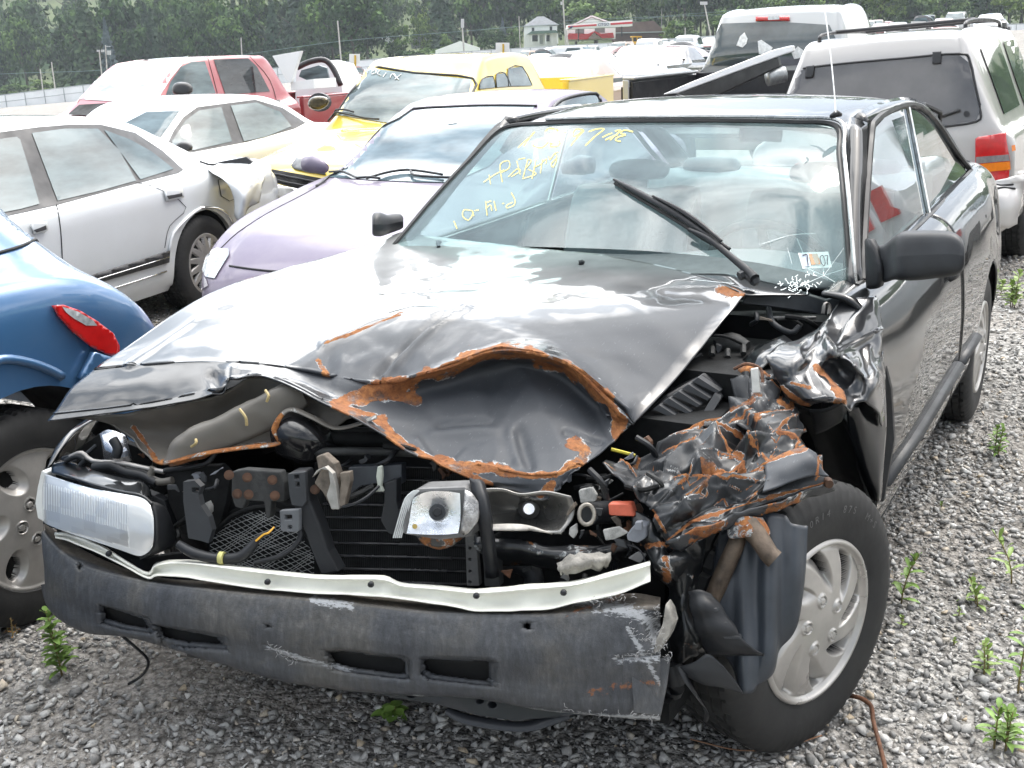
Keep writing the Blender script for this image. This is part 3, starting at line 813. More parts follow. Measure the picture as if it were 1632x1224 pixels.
# steering wheel
c0 = Vector((-1.16, .36, .87)); ax = Vector((-.80, 0, .6)).normalized(); b1 = Vector((0, 1, 0)); b2 = ax.cross(b1)
ring = [c0 + (b1 * math.cos(a) + b2 * math.sin(a)) * .19 for a in [2 * math.pi * i / 40 for i in range(41)]]
sw = tubeobj('steering_wheel', ring, .014, PLASG, HERO, 10, 1)
mb = MB(); mb.tube([c0 + b1 * .17, c0 + ax * -.03, c0 - b1 * .17], .02, 8, flat=.5); mb.tube([c0, c0 - b2 * .17], .02, 8, flat=.5); mb.box(c0 - ax * .03, (.06, .15, .12)); mk('spokes', [rootmat(HERO).inverted() @ v for v in mb.V], mb.F, PLASG, sw, True)
tubeobj('rearview_mirror', [W(1180, 215, 3.5), W(1215, 214, 3.5), W(1245, 216, 3.5)], .022, PLAS, HERO, 8, 2)

# writing on the windshield (painted by hand, inside out)
PEN = simple('yellow_marker', (.74, .60, .16), .8, var=.06)
def ztr(ox, oy, k, pts): return [(ox + x * k, oy + y * k) for x, y in pts]
k_ = 360 / 1632
top = [[(690, 90), (665, 120), (610, 195)], [(570, 205), (650, 130)],
       [(852, 75), (800, 66), (768, 90), (775, 125), (800, 150), (742, 205), (680, 190), (690, 165), (770, 130), (850, 95), (852, 75)],
       [(912, 95), (850, 150), (800, 195), (860, 192), (870, 160), (830, 150), (800, 180)],
       [(1040, 75), (985, 75), (965, 115), (990, 120), (1045, 80), (1000, 130), (950, 190)],
       [(1080, 90), (1140, 70), (1190, 72), (1130, 120), (1055, 190)],
       [(1180, 130), (1215, 112), (1250, 100)], [(1200, 150), (1240, 130)],
       [(1270, 85), (1310, 80), (1235, 150)], [(1290, 110), (1240, 130)],
       [(1400, 90), (1340, 78), (1310, 100), (1345, 112), (1290, 130), (1275, 150), (1310, 160)]]
stroke('marker_writing', [ztr(700, 190, k_, l) for l in top], 2.0, ws_d, PEN, HERO)
mid = [[(320, 455), (400, 400), (470, 365)], [(360, 400), (370, 470)], [(455, 455), (440, 330), (500, 300), (505, 350), (450, 385)], [(500, 415), (560, 360), (585, 375), (520, 415)],
       [(560, 300), (585, 400)], [(570, 290), (620, 280)], [(600, 430), (700, 395), (640, 360)], [(640, 290), (605, 420)], [(640, 290), (665, 300), (630, 350)], [(700, 290), (670, 430)], [(680, 350), (740, 320)], [(745, 290), (730, 390)],
       [(745, 310), (775, 285), (770, 320)], [(790, 270), (800, 290), (830, 250)], [(860, 240), (835, 245), (850, 275), (810, 320), (825, 345), (850, 290)]]
stroke('marker_writing', [ztr(700, 190, k_, l) for l in mid], 1.15, ws_d, PEN, HERO)
low = [[(105, 735), (128, 790)], [(240, 660), (180, 655), (170, 700), (210, 728), (240, 690), (240, 660), (250, 700)], [(255, 660), (285, 655)],
       [(335, 590), (345, 695)], [(335, 645), (370, 620), (380, 660)], [(375, 590), (345, 600)], [(395, 590), (410, 660)], [(455, 610), (468, 606)], [(520, 530), (545, 580), (540, 620), (490, 640), (490, 620), (530, 600)]]
stroke('marker_writing', [ztr(700, 190, k_, l) for l in low], 1.4, ws_d, PEN, HERO)
# inspection stickers
def flat_quad(name, q, mat, par, off=-.003):
    return mk(name, [W(x, y, ws_d(x, y) + off) for x, y in q], [(0, 1, 2, 3)], mat, par, False, world=True)
stk = flat_quad('inspection_sticker', [(1272, 403), (1320, 401), (1326, 426), (1279, 428)], simple('sticker_white', (.72, .73, .72), .5, var=.04), HERO)
flat_quad('sticker_panel', [(1289, 405), (1303, 404), (1308, 421), (1293, 422)], simple('sticker_tan', (.42, .25, .14), .6), stk, -.005)
flat_quad('sticker_month', [(1275, 405), (1288, 405), (1292, 424), (1280, 425)], simple('sticker_blue', (.50, .58, .66), .5), stk, -.005)
INK = simple('sticker_ink', (.02, .02, .04), .5)
stroke('sticker_digits', [[(1279, 407), (1286, 406), (1287, 414), (1288, 423)]], 2.2, lambda x, y: ws_d(x, y), INK, stk, -.008)
stroke('sticker_digits', [[(1309, 407), (1307, 411), (1310, 421), (1314, 423), (1315, 417), (1312, 408), (1309, 407)], [(1314, 408), (1319, 407), (1319, 414), (1319, 422)]], 1.2, lambda x, y: ws_d(x, y), INK, stk, -.008)
# star crack
CRK = simple('crack_white', (.75, .85, .85), .6)
cr = [[(1313, 439), (1345, 395)], [(1313, 439), (1348, 428)], [(1313, 439), (1311, 420)], [(1313, 439), (1262, 462)], [(1313, 439), (1280, 425)], [(1255, 395), (1262, 420)], [(1270, 380), (1282, 408)], [(1210, 390), (1260, 375), (1300, 372)], [(1100, 445), (1170, 452)], [(1313, 439), (1335, 452)]]
for c_ in cr: stroke('glass_crack', [c_], .5, ws_d, CRK, HERO, -.002)
rr_ = np.random.default_rng(3)
fz = []
for _ in range(70):
    x = 1275 + rr_.normal() * 18; y = 452 + rr_.normal() * 6; a = rr_.uniform(0, 6.3); l = rr_.uniform(2, 7); fz.append([(x, y), (x + l * math.cos(a), y + l * math.sin(a))])
stroke('glass_crush', fz, .9, ws_d, CRK, HERO, -.003)['kind'] = 'stuff'

# roof antenna
ant = tubeobj('antenna', [W(1332, 182, 3.25), W(1330, 150, 3.27), W(1323, 80, 3.32), W(1315, 20, 3.36)], .0022, simple('antenna_grey', (.6, .6, .6), .3, metal=.4), HERO, 6, 3)
mk('antenna_base', [rootmat(HERO).inverted() @ v for v in tube([W(1325, 186, 3.25), W(1333, 181, 3.26), W(1340, 183, 3.27)], [.007, .011, .006], 8)[0]], tube([(0, 0, 0), (0, 0, 1), (0, 0, 2)], 1, 8)[1], PLAS, ant, True)

# door mirror, driver side
mr = [[(1392, 400, 2.93), (1396, 384, 2.92), (1404, 378, 2.90), (1410, 420, 2.90), (1404, 462, 2.90), (1394, 455, 2.92)]]
prof = [(1398, 2.93, 392, 452), (1412, 2.90, 388, 450), (1425, 2.84, 377, 446), (1438, 2.81, 369, 447), (1460, 2.79, 367, 447), (1490, 2.77, 367, 444), (1515, 2.75, 369, 441), (1530, 2.74, 377, 436), (1537, 2.735, 392, 425)]
rows = []
for x, d, y0, y1 in prof:
    cy, h = (y0 + y1) / 2, (y1 - y0) / 2; r = []
    for k in range(12):
        a = 2 * math.pi * k / 12; c_, s_ = math.cos(a), math.sin(a)
        r.append((x - 3 * c_ * 0, cy - h * math.copysign(abs(s_) ** .6, s_), d + .055 * (0.5 - .5 * math.copysign(abs(c_) ** .6, c_)) * 2 * (1 if x > 1420 else .5) - .03))
    rows.append(r + [r[0]])
rows.append([(1538, 408, 2.75)] * 13)
mir = patch('door_mirror', rows, 3, 3, PLASG, HERO, flip=False)
patch('mirror_sail', [[(1390, 384, 2.94), (1394, 380, 2.92), (1402, 395, 2.90)], [(1391, 420, 2.94), (1398, 425, 2.91), (1412, 430, 2.88)], [(1392, 458, 2.94), (1398, 460, 2.92), (1408, 455, 2.90)]], 3, 3, PLAS, mir, solid=.02)
# passenger mirror
rows = []
for x, d, y0, y1 in ((593, 3.60, 345, 372), (596, 3.58, 339, 376), (606, 3.60, 338, 377), (616, 3.64, 342, 374), (624, 3.68, 341, 371), (638, 3.72, 341, 366), (643, 3.74, 347, 362)):
    cy, h = (y0 + y1) / 2, (y1 - y0) / 2
    r = [(x, cy - h * math.sin(2 * math.pi * k / 10), d + .05 - .05 * math.cos(2 * math.pi * k / 10)) for k in range(10)]; rows.append(r + [r[0]])
patch('door_mirror', rows, 2, 2, PLASG, HERO)

# wiper
wp = MB()
wp.tube(smooth_pts(WP([(978, 286), (1030, 318), (1085, 352), (1125, 378), (1163, 396)], 3.02 - .06), 4), .0045, 6)
dd = lambda p: ws_d(p[0], p[1]) - .03
def WW(l, o=-.03): return [W(x, y, min(ws_d(x, y), 3.4) + o) for x, y in l]
wb = tubeobj('wiper_arm', WW([(1203, 444), (1192, 432), (1160, 405), (1128, 380), (1098, 366)], -.035), [.014, .011, .009, .008, .006], PLAS, HERO, 8, 3)
def sub_tube(name, pts, r, mat, par, n=6, sm=3, flat=None): 
    return tubeobj(name, pts, r, mat, par, n, sm, True, flat)
sub_tube('wiper_blade', WW([(978, 286), (1010, 303), (1050, 325), (1085, 346), (1120, 370), (1163, 397)], -.028), [.004, .009, .010, .010, .009, .005], PLAS, wb, 8)
sub_tube('blade_rubber', WW([(980, 292), (1012, 312), (1052, 336), (1088, 358), (1120, 380), (1158, 401)], -.010), .005, RUB, wb)
sub_tube('blade_frame', WW([(1040, 312), (1075, 330), (1110, 352), (1150, 384)], -.048), [.003, .006, .007, .004], PLAS, wb)
sub_tube('wiper_pivot', WW([(1178, 440), (1190, 436), (1203, 446), (1198, 450)], -.02), [.012, .015, .015, .01], PLASG, wb)

# wheels
wheel(HERO, (0.03 + 1.2, .765, .315), 1, -.351, cap='vane', capR=.190, hi=True, rot=.3)
wheel(HERO, (-2.52 + 1.2, .765, .315), 1, 0, cap='vane', capR=.190, hi=True, rot=.9)
wheel(HERO, (0.03 + 1.2, -.765, .315), -1, -.351, cap='vane', capR=.190)
wheel(HERO, (-2.52 + 1.2, -.765, .315), -1, 0, cap='vane', capR=.190)
# faint moulded lettering on the front tyre
TW = Matrix.Translation((.03, .765, .315)) @ Matrix.Rotation(-.351, 4, 'Z')
tv, tf = [], []
st_ = 'P195/70R14  87S  M+S'
for i, ch in enumerate(st_):
    if ch == ' ': continue
    a = math.radians(50 + i * 4.6)
    V_, F_ = text_mesh(ch, .024)
    o = len(tv)
    for v in V_:
        r = .262 + v.y; aa = a + v.x / .262
        tv.append(TW @ Vector((r * math.cos(aa), .1010, r * math.sin(aa))))
    tf += [tuple(i_ + o for i_ in f) for f in F_]
mk('tyre_lettering', tv, tf, simple('tyre_letter', (.075, .075, .075), .6), HERO, False, world=True)
# ------------------------------------------------------------------ front end damage
def PXv(V): return PX(V)
def Vw(V): return np.asarray(V)
# hood
R0 = [(640, 370, 3.75), (720, 380, 3.68), (790, 388, 3.58), (860, 396, 3.48), (930, 402, 3.38), (1000, 412, 3.27), (1060, 424, 3.16), (1110, 438, 3.06), (1150, 450, 2.98), (1188, 467, 2.88)]
R1 = [(560, 400, 3.60), (660, 412, 3.50), (745, 420, 3.40), (830, 428, 3.28), (910, 435, 3.18), (980, 445, 3.09), (1040, 457, 3.01), (1090, 472, 2.94), (1130, 487, 2.88), (1165, 496, 2.83)]
R2 = [(450, 428, 3.38), (560, 445, 3.27), (660, 455, 3.16), (750, 462, 3.07), (840, 468, 2.99), (915, 478, 2.93), (985, 492, 2.87), (1045, 508, 2.82), (1095, 520, 2.79), (1140, 527, 2.77)]
R3 = [(326, 472, 3.11), (430, 482, 3.03), (535, 487, 2.95), (640, 490, 2.89), (745, 497, 2.84), (830, 510, 2.80), (910, 528, 2.77), (980, 545, 2.74), (1040, 562, 2.71), (1088, 592, 2.67)]
R4 = [(187, 563, 2.87), (310, 540, 2.85), (430, 535, 2.81), (530, 537, 2.77), (640, 530, 2.74), (735, 535, 2.71), (830, 545, 2.69), (910, 562, 2.67), (975, 590, 2.65), (1034, 651, 2.57)]
R5 = [(150, 590, 2.80), (270, 578, 2.735), (395, 578, 2.69), (490, 590, 2.66), (600, 610, 2.60), (700, 588, 2.575), (800, 557, 2.57), (900, 578, 2.57), (965, 630, 2.55), (1010, 676, 2.53)]
R6 = [(113, 620, 2.765), (235, 610, 2.70), (380, 590, 2.665), (468, 602, 2.63), (575, 638, 2.59), (690, 622, 2.63), (805, 590, 2.66), (890, 604, 2.65), (950, 650, 2.60), (992, 690, 2.53)]
R7 = [(95, 645, 2.742), (220, 632, 2.68), (352, 608, 2.645), (435, 600, 2.615), (560, 650, 2.55), (680, 680, 2.54), (800, 665, 2.55), (880, 675, 2.54), (935, 690, 2.51), (965, 712, 2.48)]
R8 = [(85, 660, 2.73), (213, 645, 2.67), (335, 622, 2.63), (420, 597, 2.60), (545, 652, 2.51), (680, 722, 2.455), (770, 742, 2.42), (838, 757, 2.38), (888, 756, 2.385), (925, 744, 2.42)]
R9 = [(75, 671, 2.72), (209, 653, 2.66), (323, 633, 2.62), (408, 597, 2.60), (535, 650, 2.495), (656, 718, 2.44), (757, 766, 2.41), (820, 783, 2.385), (867, 797, 2.37), (900, 766, 2.39)]
def mix(a, b, t): return [tuple(p * (1 - t) + q * t for p, q in zip(x, y)) for x, y in zip(a, b)]
HR = [R0, R1, R2, R3, R4, mix(R5, R4, .12), R5, mix(R5, R6, .22), R6, R7, mix(R8, R7, .15), R8, R9]
rust_lines = [([(535, 645), (560, 632), (610, 618), (665, 604), (715, 585), (760, 566), (800, 558), (850, 566), (895, 580), (940, 607), (970, 640), (988, 668), (980, 690)], 11),
              ([(665, 640), (640, 632), (600, 628), (575, 640)], 8),
              ([(700, 730), (730, 742), (790, 748), (840, 758), (885, 757), (925, 735), (935, 715), (912, 705)], 8), ([(610, 670), (625, 690), (640, 712)], 8), ([(860, 790), (880, 770)], 7),
              ([(1145, 462), (1188, 467)], 6), ([(520, 545), (560, 532), (600, 515), (640, 500)], 2.6), ([(505, 572), (522, 598)], 4), ([(535, 648), (590, 660), (650, 712), (700, 738), (780, 772)], 5)]
def rustf(lines, soft=1.0):
    def f(V):
        q = PX(V)[:, :2]; o = np.zeros(len(q))
        w0 = .55 + .9 * np.clip(.5 + 1.2 * np.array([noise.noise(Vector((p[0] * 22, p[1] * 22, p[2] * 22))) for p in np.asarray(V)]), 0, 1)
        for L, w in lines:
            w = w * w0
            o = np.maximum(o, np.clip(1.12 - .62 * poly_dist(q, L) / w, 0, 1.0))
        return o
    return f
def scrape_hood(V):
    q = PX(V)[:, :2]
    low = soft_poly(q, [(560, 655), (620, 620), (800, 575), (880, 580), (960, 640), (990, 700), (880, 800), (650, 720)], 4)
    mid = soft_poly(q, [(450, 590), (530, 540), (640, 498), (760, 500), (880, 540), (800, 555), (700, 590), (560, 640), (500, 625)], 14)
    rt = soft_poly(q, [(760, 500), (900, 500), (1190, 465), (990, 700), (960, 630), (880, 560)], 18)
    return .90 * low + .72 * mid + .82 * rt
def disp_hood(A):
    sh = A.shape[:2]; V = A.reshape(-1, 3); q = PX(V)[:, :2]
    d = np.zeros(len(V))
    def ridge(line, w, h, prof='r'):
        dd = poly_dist(q, line); return h * np.exp(-(dd / w) ** 2)
    d += ridge([(745, 492), (700, 520), (650, 560), (612, 605)], 5, .014) - ridge([(738, 488), (690, 515), (640, 556), (602, 600)], 6, .012)
    d += ridge([(205, 583), (330, 500), (430, 455), (560, 405)], 5, .006)
    d -= ridge([(330, 500), (520, 470), (640, 462), (760, 458)], 4.5, .006); d += ridge([(320, 512), (520, 482), (660, 470)], 6, .006)
    d -= ridge([(560, 478), (700, 452), (770, 447)], 3, .004)
    d += ridge([(520, 548), (600, 512), (660, 497), (720, 500)], 7, .010)
    d -= ridge([(560, 560), (600, 545), (640, 550)], 18, .010)
    d -= ridge([(340, 600), (350, 620)], 10, .012); d += ridge([(372, 590), (368, 612)], 8, .008)
    d -= ridge([(700, 675), (780, 672)], 5, .010); d += ridge([(690, 690), (790, 686)], 7, .006)
    d -= ridge([(900, 690), (960, 700)], 4, .010)
    d += ridge([(690, 640), (790, 625)], 12, .006); d -= ridge([(830, 690), (845, 740)], 8, .010); d += ridge([(812, 690), (826, 735)], 7, .008)
    d += ridge([(665, 700), (690, 730)], 8, .008)
    d += ridge([(1000, 480), (1090, 560)], 22, .005); d -= ridge([(1060, 470), (1160, 480)], 10, .004)
    low = soft_poly(q, [(440, 595), (530, 540), (640, 498), (900, 490), (1050, 600), (1000, 720), (880, 820), (640, 730)], 30)
    n1 = nz3(V, 7, 3.1, 3); n2 = nz3(V, 26, 9.2, 3)
    low2 = soft_poly(q, [(560, 655), (620, 620), (800, 575), (880, 580), (960, 640), (990, 700), (880, 800), (650, 720)], 12)
    hc, ec, ic = crumple(q, 90, .007, 21); d += hc * low2
    hc, ec, ic = crumple(q, 60, .010, 5); d += hc * (.10 + .7 * low * (1 - low2))
    d += n1 * (.0022 + .0018 * low) + n2 * (.0001 + .0010 * low)
    # near the visible edges keep the silhouette
    return d.reshape(sh)
HOOD = patch('hood', HR, 13, 24, WRK, HERO, solid=.004, disp=disp_hood, attrs={'rust': rustf(rust_lines), 'scrape': scrape_hood, 'dust_glare': lambda V: (.45 + .4 * np.clip((450 - PX(V)[:, 1]) / 40, 0, 1)) * np.clip((600 - PX(V)[:, 1] - .10 * (PX(V)[:, 0] - 300)) / 130, 0, 1) * np.clip((PX(V)[:, 0] - 150) / 200, 0, 1)}, flip=True)  # pale film strongest on top and rear, painting in the hood's glare
# rear corner of the hood that still lies flat under the wiper
patch('hood_rear_corner', [[(1100, 436, 3.07), (1160, 437, 3.02), (1225, 450, 2.98), (1291, 467, 2.95)], [(1140, 448, 2.99), (1185, 458, 2.93), (1230, 464, 2.92), (1285, 470, 2.93)], [(1175, 462, 2.90), (1192, 470, 2.885), (1232, 470, 2.90), (1280, 471, 2.93)]], 5, 6, WRK, HERO, solid=.004, flip=True)
# washer nozzles
for (x, y, d) in ((699, 392, 3.6), (927, 424, 3.26)):
    sub_tube('washer_nozzle', [W(x, y + 8, d), W(x, y, d), W(x - 1, y - 6, d), W(x + 4, y - 6, d - .005)], [.010, .006, .010, .004], PLAS, HOOD, 8, 2)
# inner frame of the hood hanging out under the lifted lip
FRM = wrecked('hood_underside', (.10, .092, .08), .6, .15, (.09, .08, .07))
fr_rust = rustf([([(262, 742), (330, 724), (445, 712)], 5), ([(250, 740), (215, 680)], 4), ([(445, 715), (440, 682), (455, 656), (470, 652)], 4)])
zero = lambda V: np.zeros(len(V))
U1 = patch('hood_inner_panel', [[(120, 664, 2.72), (215, 655, 2.68), (330, 634, 2.66), (408, 600, 2.66), (500, 630, 2.62), (575, 660, 2.60)],
                               [(165, 672, 2.72), (225, 690, 2.72), (310, 680, 2.72), (400, 650, 2.70), (470, 640, 2.66), (555, 668, 2.60)],
                               [(200, 690, 2.70), (240, 722, 2.68), (300, 710, 2.70), (385, 690, 2.70), (440, 665, 2.66), (545, 676, 2.60)],
                               [(235, 728, 2.64), (258, 742, 2.62), (325, 724, 2.62), (395, 712, 2.60), (446, 708, 2.60), (520, 690, 2.60)]], 9, 12, FRM, HERO, solid=.004, attrs={'rust': fr_rust, 'scrape': lambda V: .3 + .5 * nz3(V, 12)}, disp=lambda A: .010 * nz3(A.reshape(-1, 3), 10).reshape(A.shape[:2]))
U2 = patch('hood_stiffener', [[(262, 738, 2.61), (282, 700, 2.60), (345, 668, 2.60), (400, 640, 2.60), (455, 612, 2.60), (478, 618, 2.60)],
                             [(266, 738, 2.59), (290, 706, 2.582), (352, 675, 2.582), (406, 646, 2.582), (457, 620, 2.582), (480, 622, 2.59)], [(270, 739, 2.585), (322, 722, 2.588), (376, 700, 2.588), (426, 678, 2.588), (466, 655, 2.588), (489, 640, 2.59)],
                             [(272, 738, 2.60), (330, 722, 2.60), (385, 703, 2.60), (432, 685, 2.60), (470, 662, 2.60), (492, 644, 2.60)]], 6, 10, FRM, HERO, solid=.005, attrs={'rust': fr_rust, 'scrape': lambda V: .1 + .4 * nz3(V, 15)}, disp=lambda A: .006 * nz3(A.reshape(-1, 3), 14).reshape(A.shape[:2]))
V_, F_ = tube(smooth_pts([W(262, 738, 2.58), W(330, 722, 2.57), (W(392, 713, 2.56)), W(444, 706, 2.56), W(438, 684, 2.56), W(450, 660, 2.56), W(468, 653, 2.56), W(500, 666, 2.54), W(535, 682, 2.53), W(570, 676, 2.51), W(600, 664, 2.50)], 5), .009, 8, True, .35)
o = mk('torn_hood_lip', V_, F_, FRM, HERO, True, world=True)
a = o.data.attributes.new('rust', 'FLOAT', 'POINT'); a.data.foreach_set('value', np.array([.62 if (i // 8) < 26 else .35 for i in range(len(V_))], np.float32))
for (a_, b_) in (((382, 652), (393, 678)), ((423, 622), (425, 640)), ((305, 712), (312, 700))):
    sub_tube('hood_clip', [W(a_[0], a_[1], 2.555), W((a_[0] + b_[0]) / 2 + 4, (a_[1] + b_[1]) / 2, 2.545), W(b_[0], b_[1], 2.55)], .0035, simple('yellowed_rubber', (.33, .26, .12), .7), U2, 6, 3)

# depth of the nose at each pixel column
def dN(px, py=900): return float(np.interp(px, [60, 120, 200, 330, 450, 600, 700, 900, 1060, 1150], [2.73, 2.62, 2.54, 2.45, 2.39, 2.32, 2.28, 2.23, 2.20, 2.20]))
# ---- bumper cover
cols = [69, 78, 100, 140, 200, 260, 350, 450, 544, 620, 674, 760, 863, 950, 1010, 1052]
t_back = [838, 843, 858, 884, 910, 925, 932, 938, 946, 955, 963, 968, 963, 955, 950, 956]
t_edge = [850, 862, 884, 908, 924, 936, 946, 955, 964, 972, 979, 983, 984, 978, 972, 971]
t_bot = [930, 962, 985, 1004, 1010, 1025, 1052, 1080, 1094, 1101, 1104, 1108, 1126, 1134, 1140, 1143]
rows = []
fr_ = [0, .06, .2, .38, .55, .7, .82, .92, 1.0]
rows.append([(x, a, dN(x) + .075) for x, a in zip(cols, t_back)])
rows.append([(x, a * .35 + b * .65, dN(x) + .025) for x, a, b in zip(cols, t_back, t_edge)])
rows.append([(x, b - 2, dN(x) + .003) for x, b in zip(cols, t_edge)])
for k, f in enumerate(fr_):
    off = [0, -.004, -.008, -.010, -.004, .006, .010, .014, .026][k]
    rows.append([(x + (f * 8 if i == 0 else 0) , b + (c - b) * f, dN(x) + off) for i, (x, b, c) in enumerate(zip(cols, t_edge, t_bot))])
rows.append([(x, c + 1, dN(x) + .06) for x, c in zip(cols, t_bot)])
SL = [[(163, 962), (185, 967), (232, 983), (243, 1000), (236, 1004), (200, 997), (168, 988)], [(250, 993), (340, 1009), (352, 1013), (360, 1030), (300, 1026), (262, 1018)],
      [(520, 1036), (545, 1033), (640, 1045), (650, 1052), (650, 1075), (640, 1077), (560, 1066), (535, 1060)], [(673, 1050), (682, 1045), (780, 1049), (786, 1056), (786, 1078), (779, 1088), (740, 1084), (690, 1077), (675, 1068)]]
HL = [(circ(841, 998, 8.5), 1), (circ(428, 998, 4.5), 1), (circ(129, 905, 5, 6), .3)]
def rr_shape(q):
    ins = np.zeros(len(q))
    for s in SL: ins = np.maximum(ins, np.clip(1.0 * in_poly(q, s), 0, 1))
    for s, w in HL: ins = np.maximum(ins, w * in_poly(q, s))
    return ins
A = dense(rows, 12, 22)
sh = A.shape[:2]; V = A.reshape(-1, 3); q = PX(V)
ins = rr_shape(q[:, :2])
# lighter pressing between the slots, torn notch at the right end
dd = -.0045 * nz3(V, 6, 1.0, 3) - .0010 * nz3(V, 40, 1.0, 3)
dd += .012 * np.exp(-(poly_dist(q[:, :2], [(985, 1048), (1068, 1042)]) / 4) ** 2)
dd += .006 * np.exp(-(poly_dist(q[:, :2], [(425, 1025), (470, 1052), (540, 1060)]) / 3) ** 2)
dd += .05 * np.exp(-((q[:, 0] - 1052) / 20) ** 2) * np.exp(-((q[:, 1] - 1000) / 26) ** 2)
rec = .055 * ins
# bevelled ledge under the slots
for s in SL:
    cxm = np.mean([p[0] for p in s]); 
    big = [(p[0] + (7 if p[0] > cxm else -5), p[1] + (8 if p[1] > np.mean([z[1] for z in s]) else -2)) for p in s]
    rec = np.maximum(rec, .016 * in_poly(q[:, :2], big))
P = np.array([tuple(W(a_, b_, c_ + e_ + f_)) for (a_, b_, c_), e_, f_ in zip(q, dd, rec)])
F = gridfaces(*sh); fm = [1 if all(ins[i] > .9 for i in f) else 0 for f in F]
m, nt, b = newmat('bumper_plastic'); v = coords(nt)
pr_(b, Roughness=.55)
big = ramp(nt, noisen(nt, v, 4.5, 8, .68, .4), [(.34, (.034, .038, .046)), (.50, (.052, .055, .060)), (.62, (.074, .072, .068)), (.75, (.042, .047, .055))])
fine = ramp(nt, noisen(nt, coords(nt, (60, 60, 14)), 1.4, 8, .75), [(.35, g3(.6)), (.55, g3(1)), (.8, g3(1.9))])
big = mixc(nt, node(nt, 'ShaderNodeAttribute', attribute_name='tan').outputs['Fac'], big, (.115, .10, .082))
c = mixc(nt, 1, big, fine, 'MULTIPLY')
at_ = node(nt, 'ShaderNodeAttribute', attribute_name='scrape').outputs['Fac']
k = mathn(nt, 'ADD', at_, mathn(nt, 'MULTIPLY', mathn(nt, 'SUBTRACT', noisen(nt, coords(nt, (30, 30, 120)), 2.2, 8, .75), .5), 1.7))
c = mixc(nt, ramp(nt, k, [(.5, g3(0)), (.62, g3(.9))]), c, (.32, .33, .34))
ar = node(nt, 'ShaderNodeAttribute', attribute_name='rust').outputs['Fac']
k = mathn(nt, 'ADD', ar, mathn(nt, 'MULTIPLY', mathn(nt, 'SUBTRACT', noisen(nt, v, 40, 8, .75), .5), 1.9))
c = mixc(nt, ramp(nt, k, [(.55, g3(0)), (.7, g3(.8))]), c, (.24, .085, .025))
nt.links.new(c, b.inputs['Base Color'])
bump(nt, b, mathn(nt, 'ADD', noisen(nt, v, 90, 7, .75), mathn(nt, 'MULTIPLY', ramp(nt, k, [(.4, g3(0)), (.7, g3(1))]), .8)), .5, .004)
BUMP = mk('bumper_cover', P, [f[::-1] for f in F], None, HERO, True, world=True, mats=[m, DARKM], fmat=fm, solid=.006, solid_off=1)
sc = np.zeros(len(P))
for L, w in (([(900, 960), (1000, 975), (1040, 990)], 16), ([(985, 1048), (1060, 1046)], 12), ([(430, 1030), (560, 1070)], 6), ([(1030, 985), (1045, 1030)], 14), ([(660, 1105), (740, 1112), (900, 1133), (1050, 1140)], 4), ([(500, 958), (560, 968)], 8), ([(1000, 1000), (1060, 1100)], 6)):
    sc = np.maximum(sc, np.clip(.75 - .45 * poly_dist(q[:, :2], L) / w, 0, 1))
ru = np.zeros(len(P))
for L, w in (([(940, 1100), (1040, 1085)], 18), ([(1000, 950), (900, 985)], 8), ([(1040, 1075), (1050, 1120)], 7)):
    ru = np.maximum(ru, np.clip(.62 - .5 * poly_dist(q[:, :2], L) / w, 0, 1))
tn_ = np.clip((np.interp(q[:, 0], [69, 100, 200, 350, 544, 674, 863, 1052], [848, 882, 922, 944, 962, 977, 982, 969]) - q[:, 1]) / 4 + .6, 0, 1)
for nm, ar_ in (('scrape', sc), ('rust', ru), ('tan', tn_)):
    a = BUMP.data.attributes.new(nm, 'FLOAT', 'POINT'); a.data.foreach_set('value', ar_.astype(np.float32))
# frayed fibres at the tears
fb = MB()
for _ in range(150):
    L = random.choice([((985, 1046), (1068, 1040)), ((940, 960), (1010, 950)), ((1000, 1000), (1045, 1030)), ((1045, 965), (1066, 1060)), ((880, 1128), (1050, 1146)), ((430, 1030), (470, 1052))])
    t = random.random(); x = L[0][0] * (1 - t) + L[1][0] * t + random.gauss(0, 2); y = L[0][1] * (1 - t) + L[1][1] * t + random.gauss(0, 2)
    a = random.uniform(0, 6.3); l = random.uniform(3, 11); d = dN(x) - .012
    fb.tube([W(x, y, d), W(x + l * .5 * math.cos(a), y + l * .5 * math.sin(a), d - .006), W(x + l * math.cos(a + .5), y + l * math.sin(a + .5), d - .004)], .0005, 3, cap=False)
mk('frayed_fibres', [rootmat(HERO).inverted() @ v for v in fb.V], fb.F, simple('fibre_grey', (.3, .3, .3), .8), BUMP, False)['kind'] = 'stuff'
WHT = simple('white_plastic', (.66, .66, .60), .55, var=.10, nscale=9, bmp=.12)
FOAM = simple('white_foam', (.20, .19, .17), .9, var=.5, nscale=30, bmp=.8)
plate('foam_end', [(1060, 962), (1068, 975), (1073, 995), (1066, 1015), (1050, 1040), (1040, 1042), (1045, 1020), (1055, 995)], 2.19, .03, FOAM, HERO, bevel=.004)
plate('bumper_end_flap', [(1004, 1056), (1068, 1048), (1062, 1095), (1052, 1143), (1010, 1136)], 2.205, .006, m, HERO, off=.0, bevel=.002)

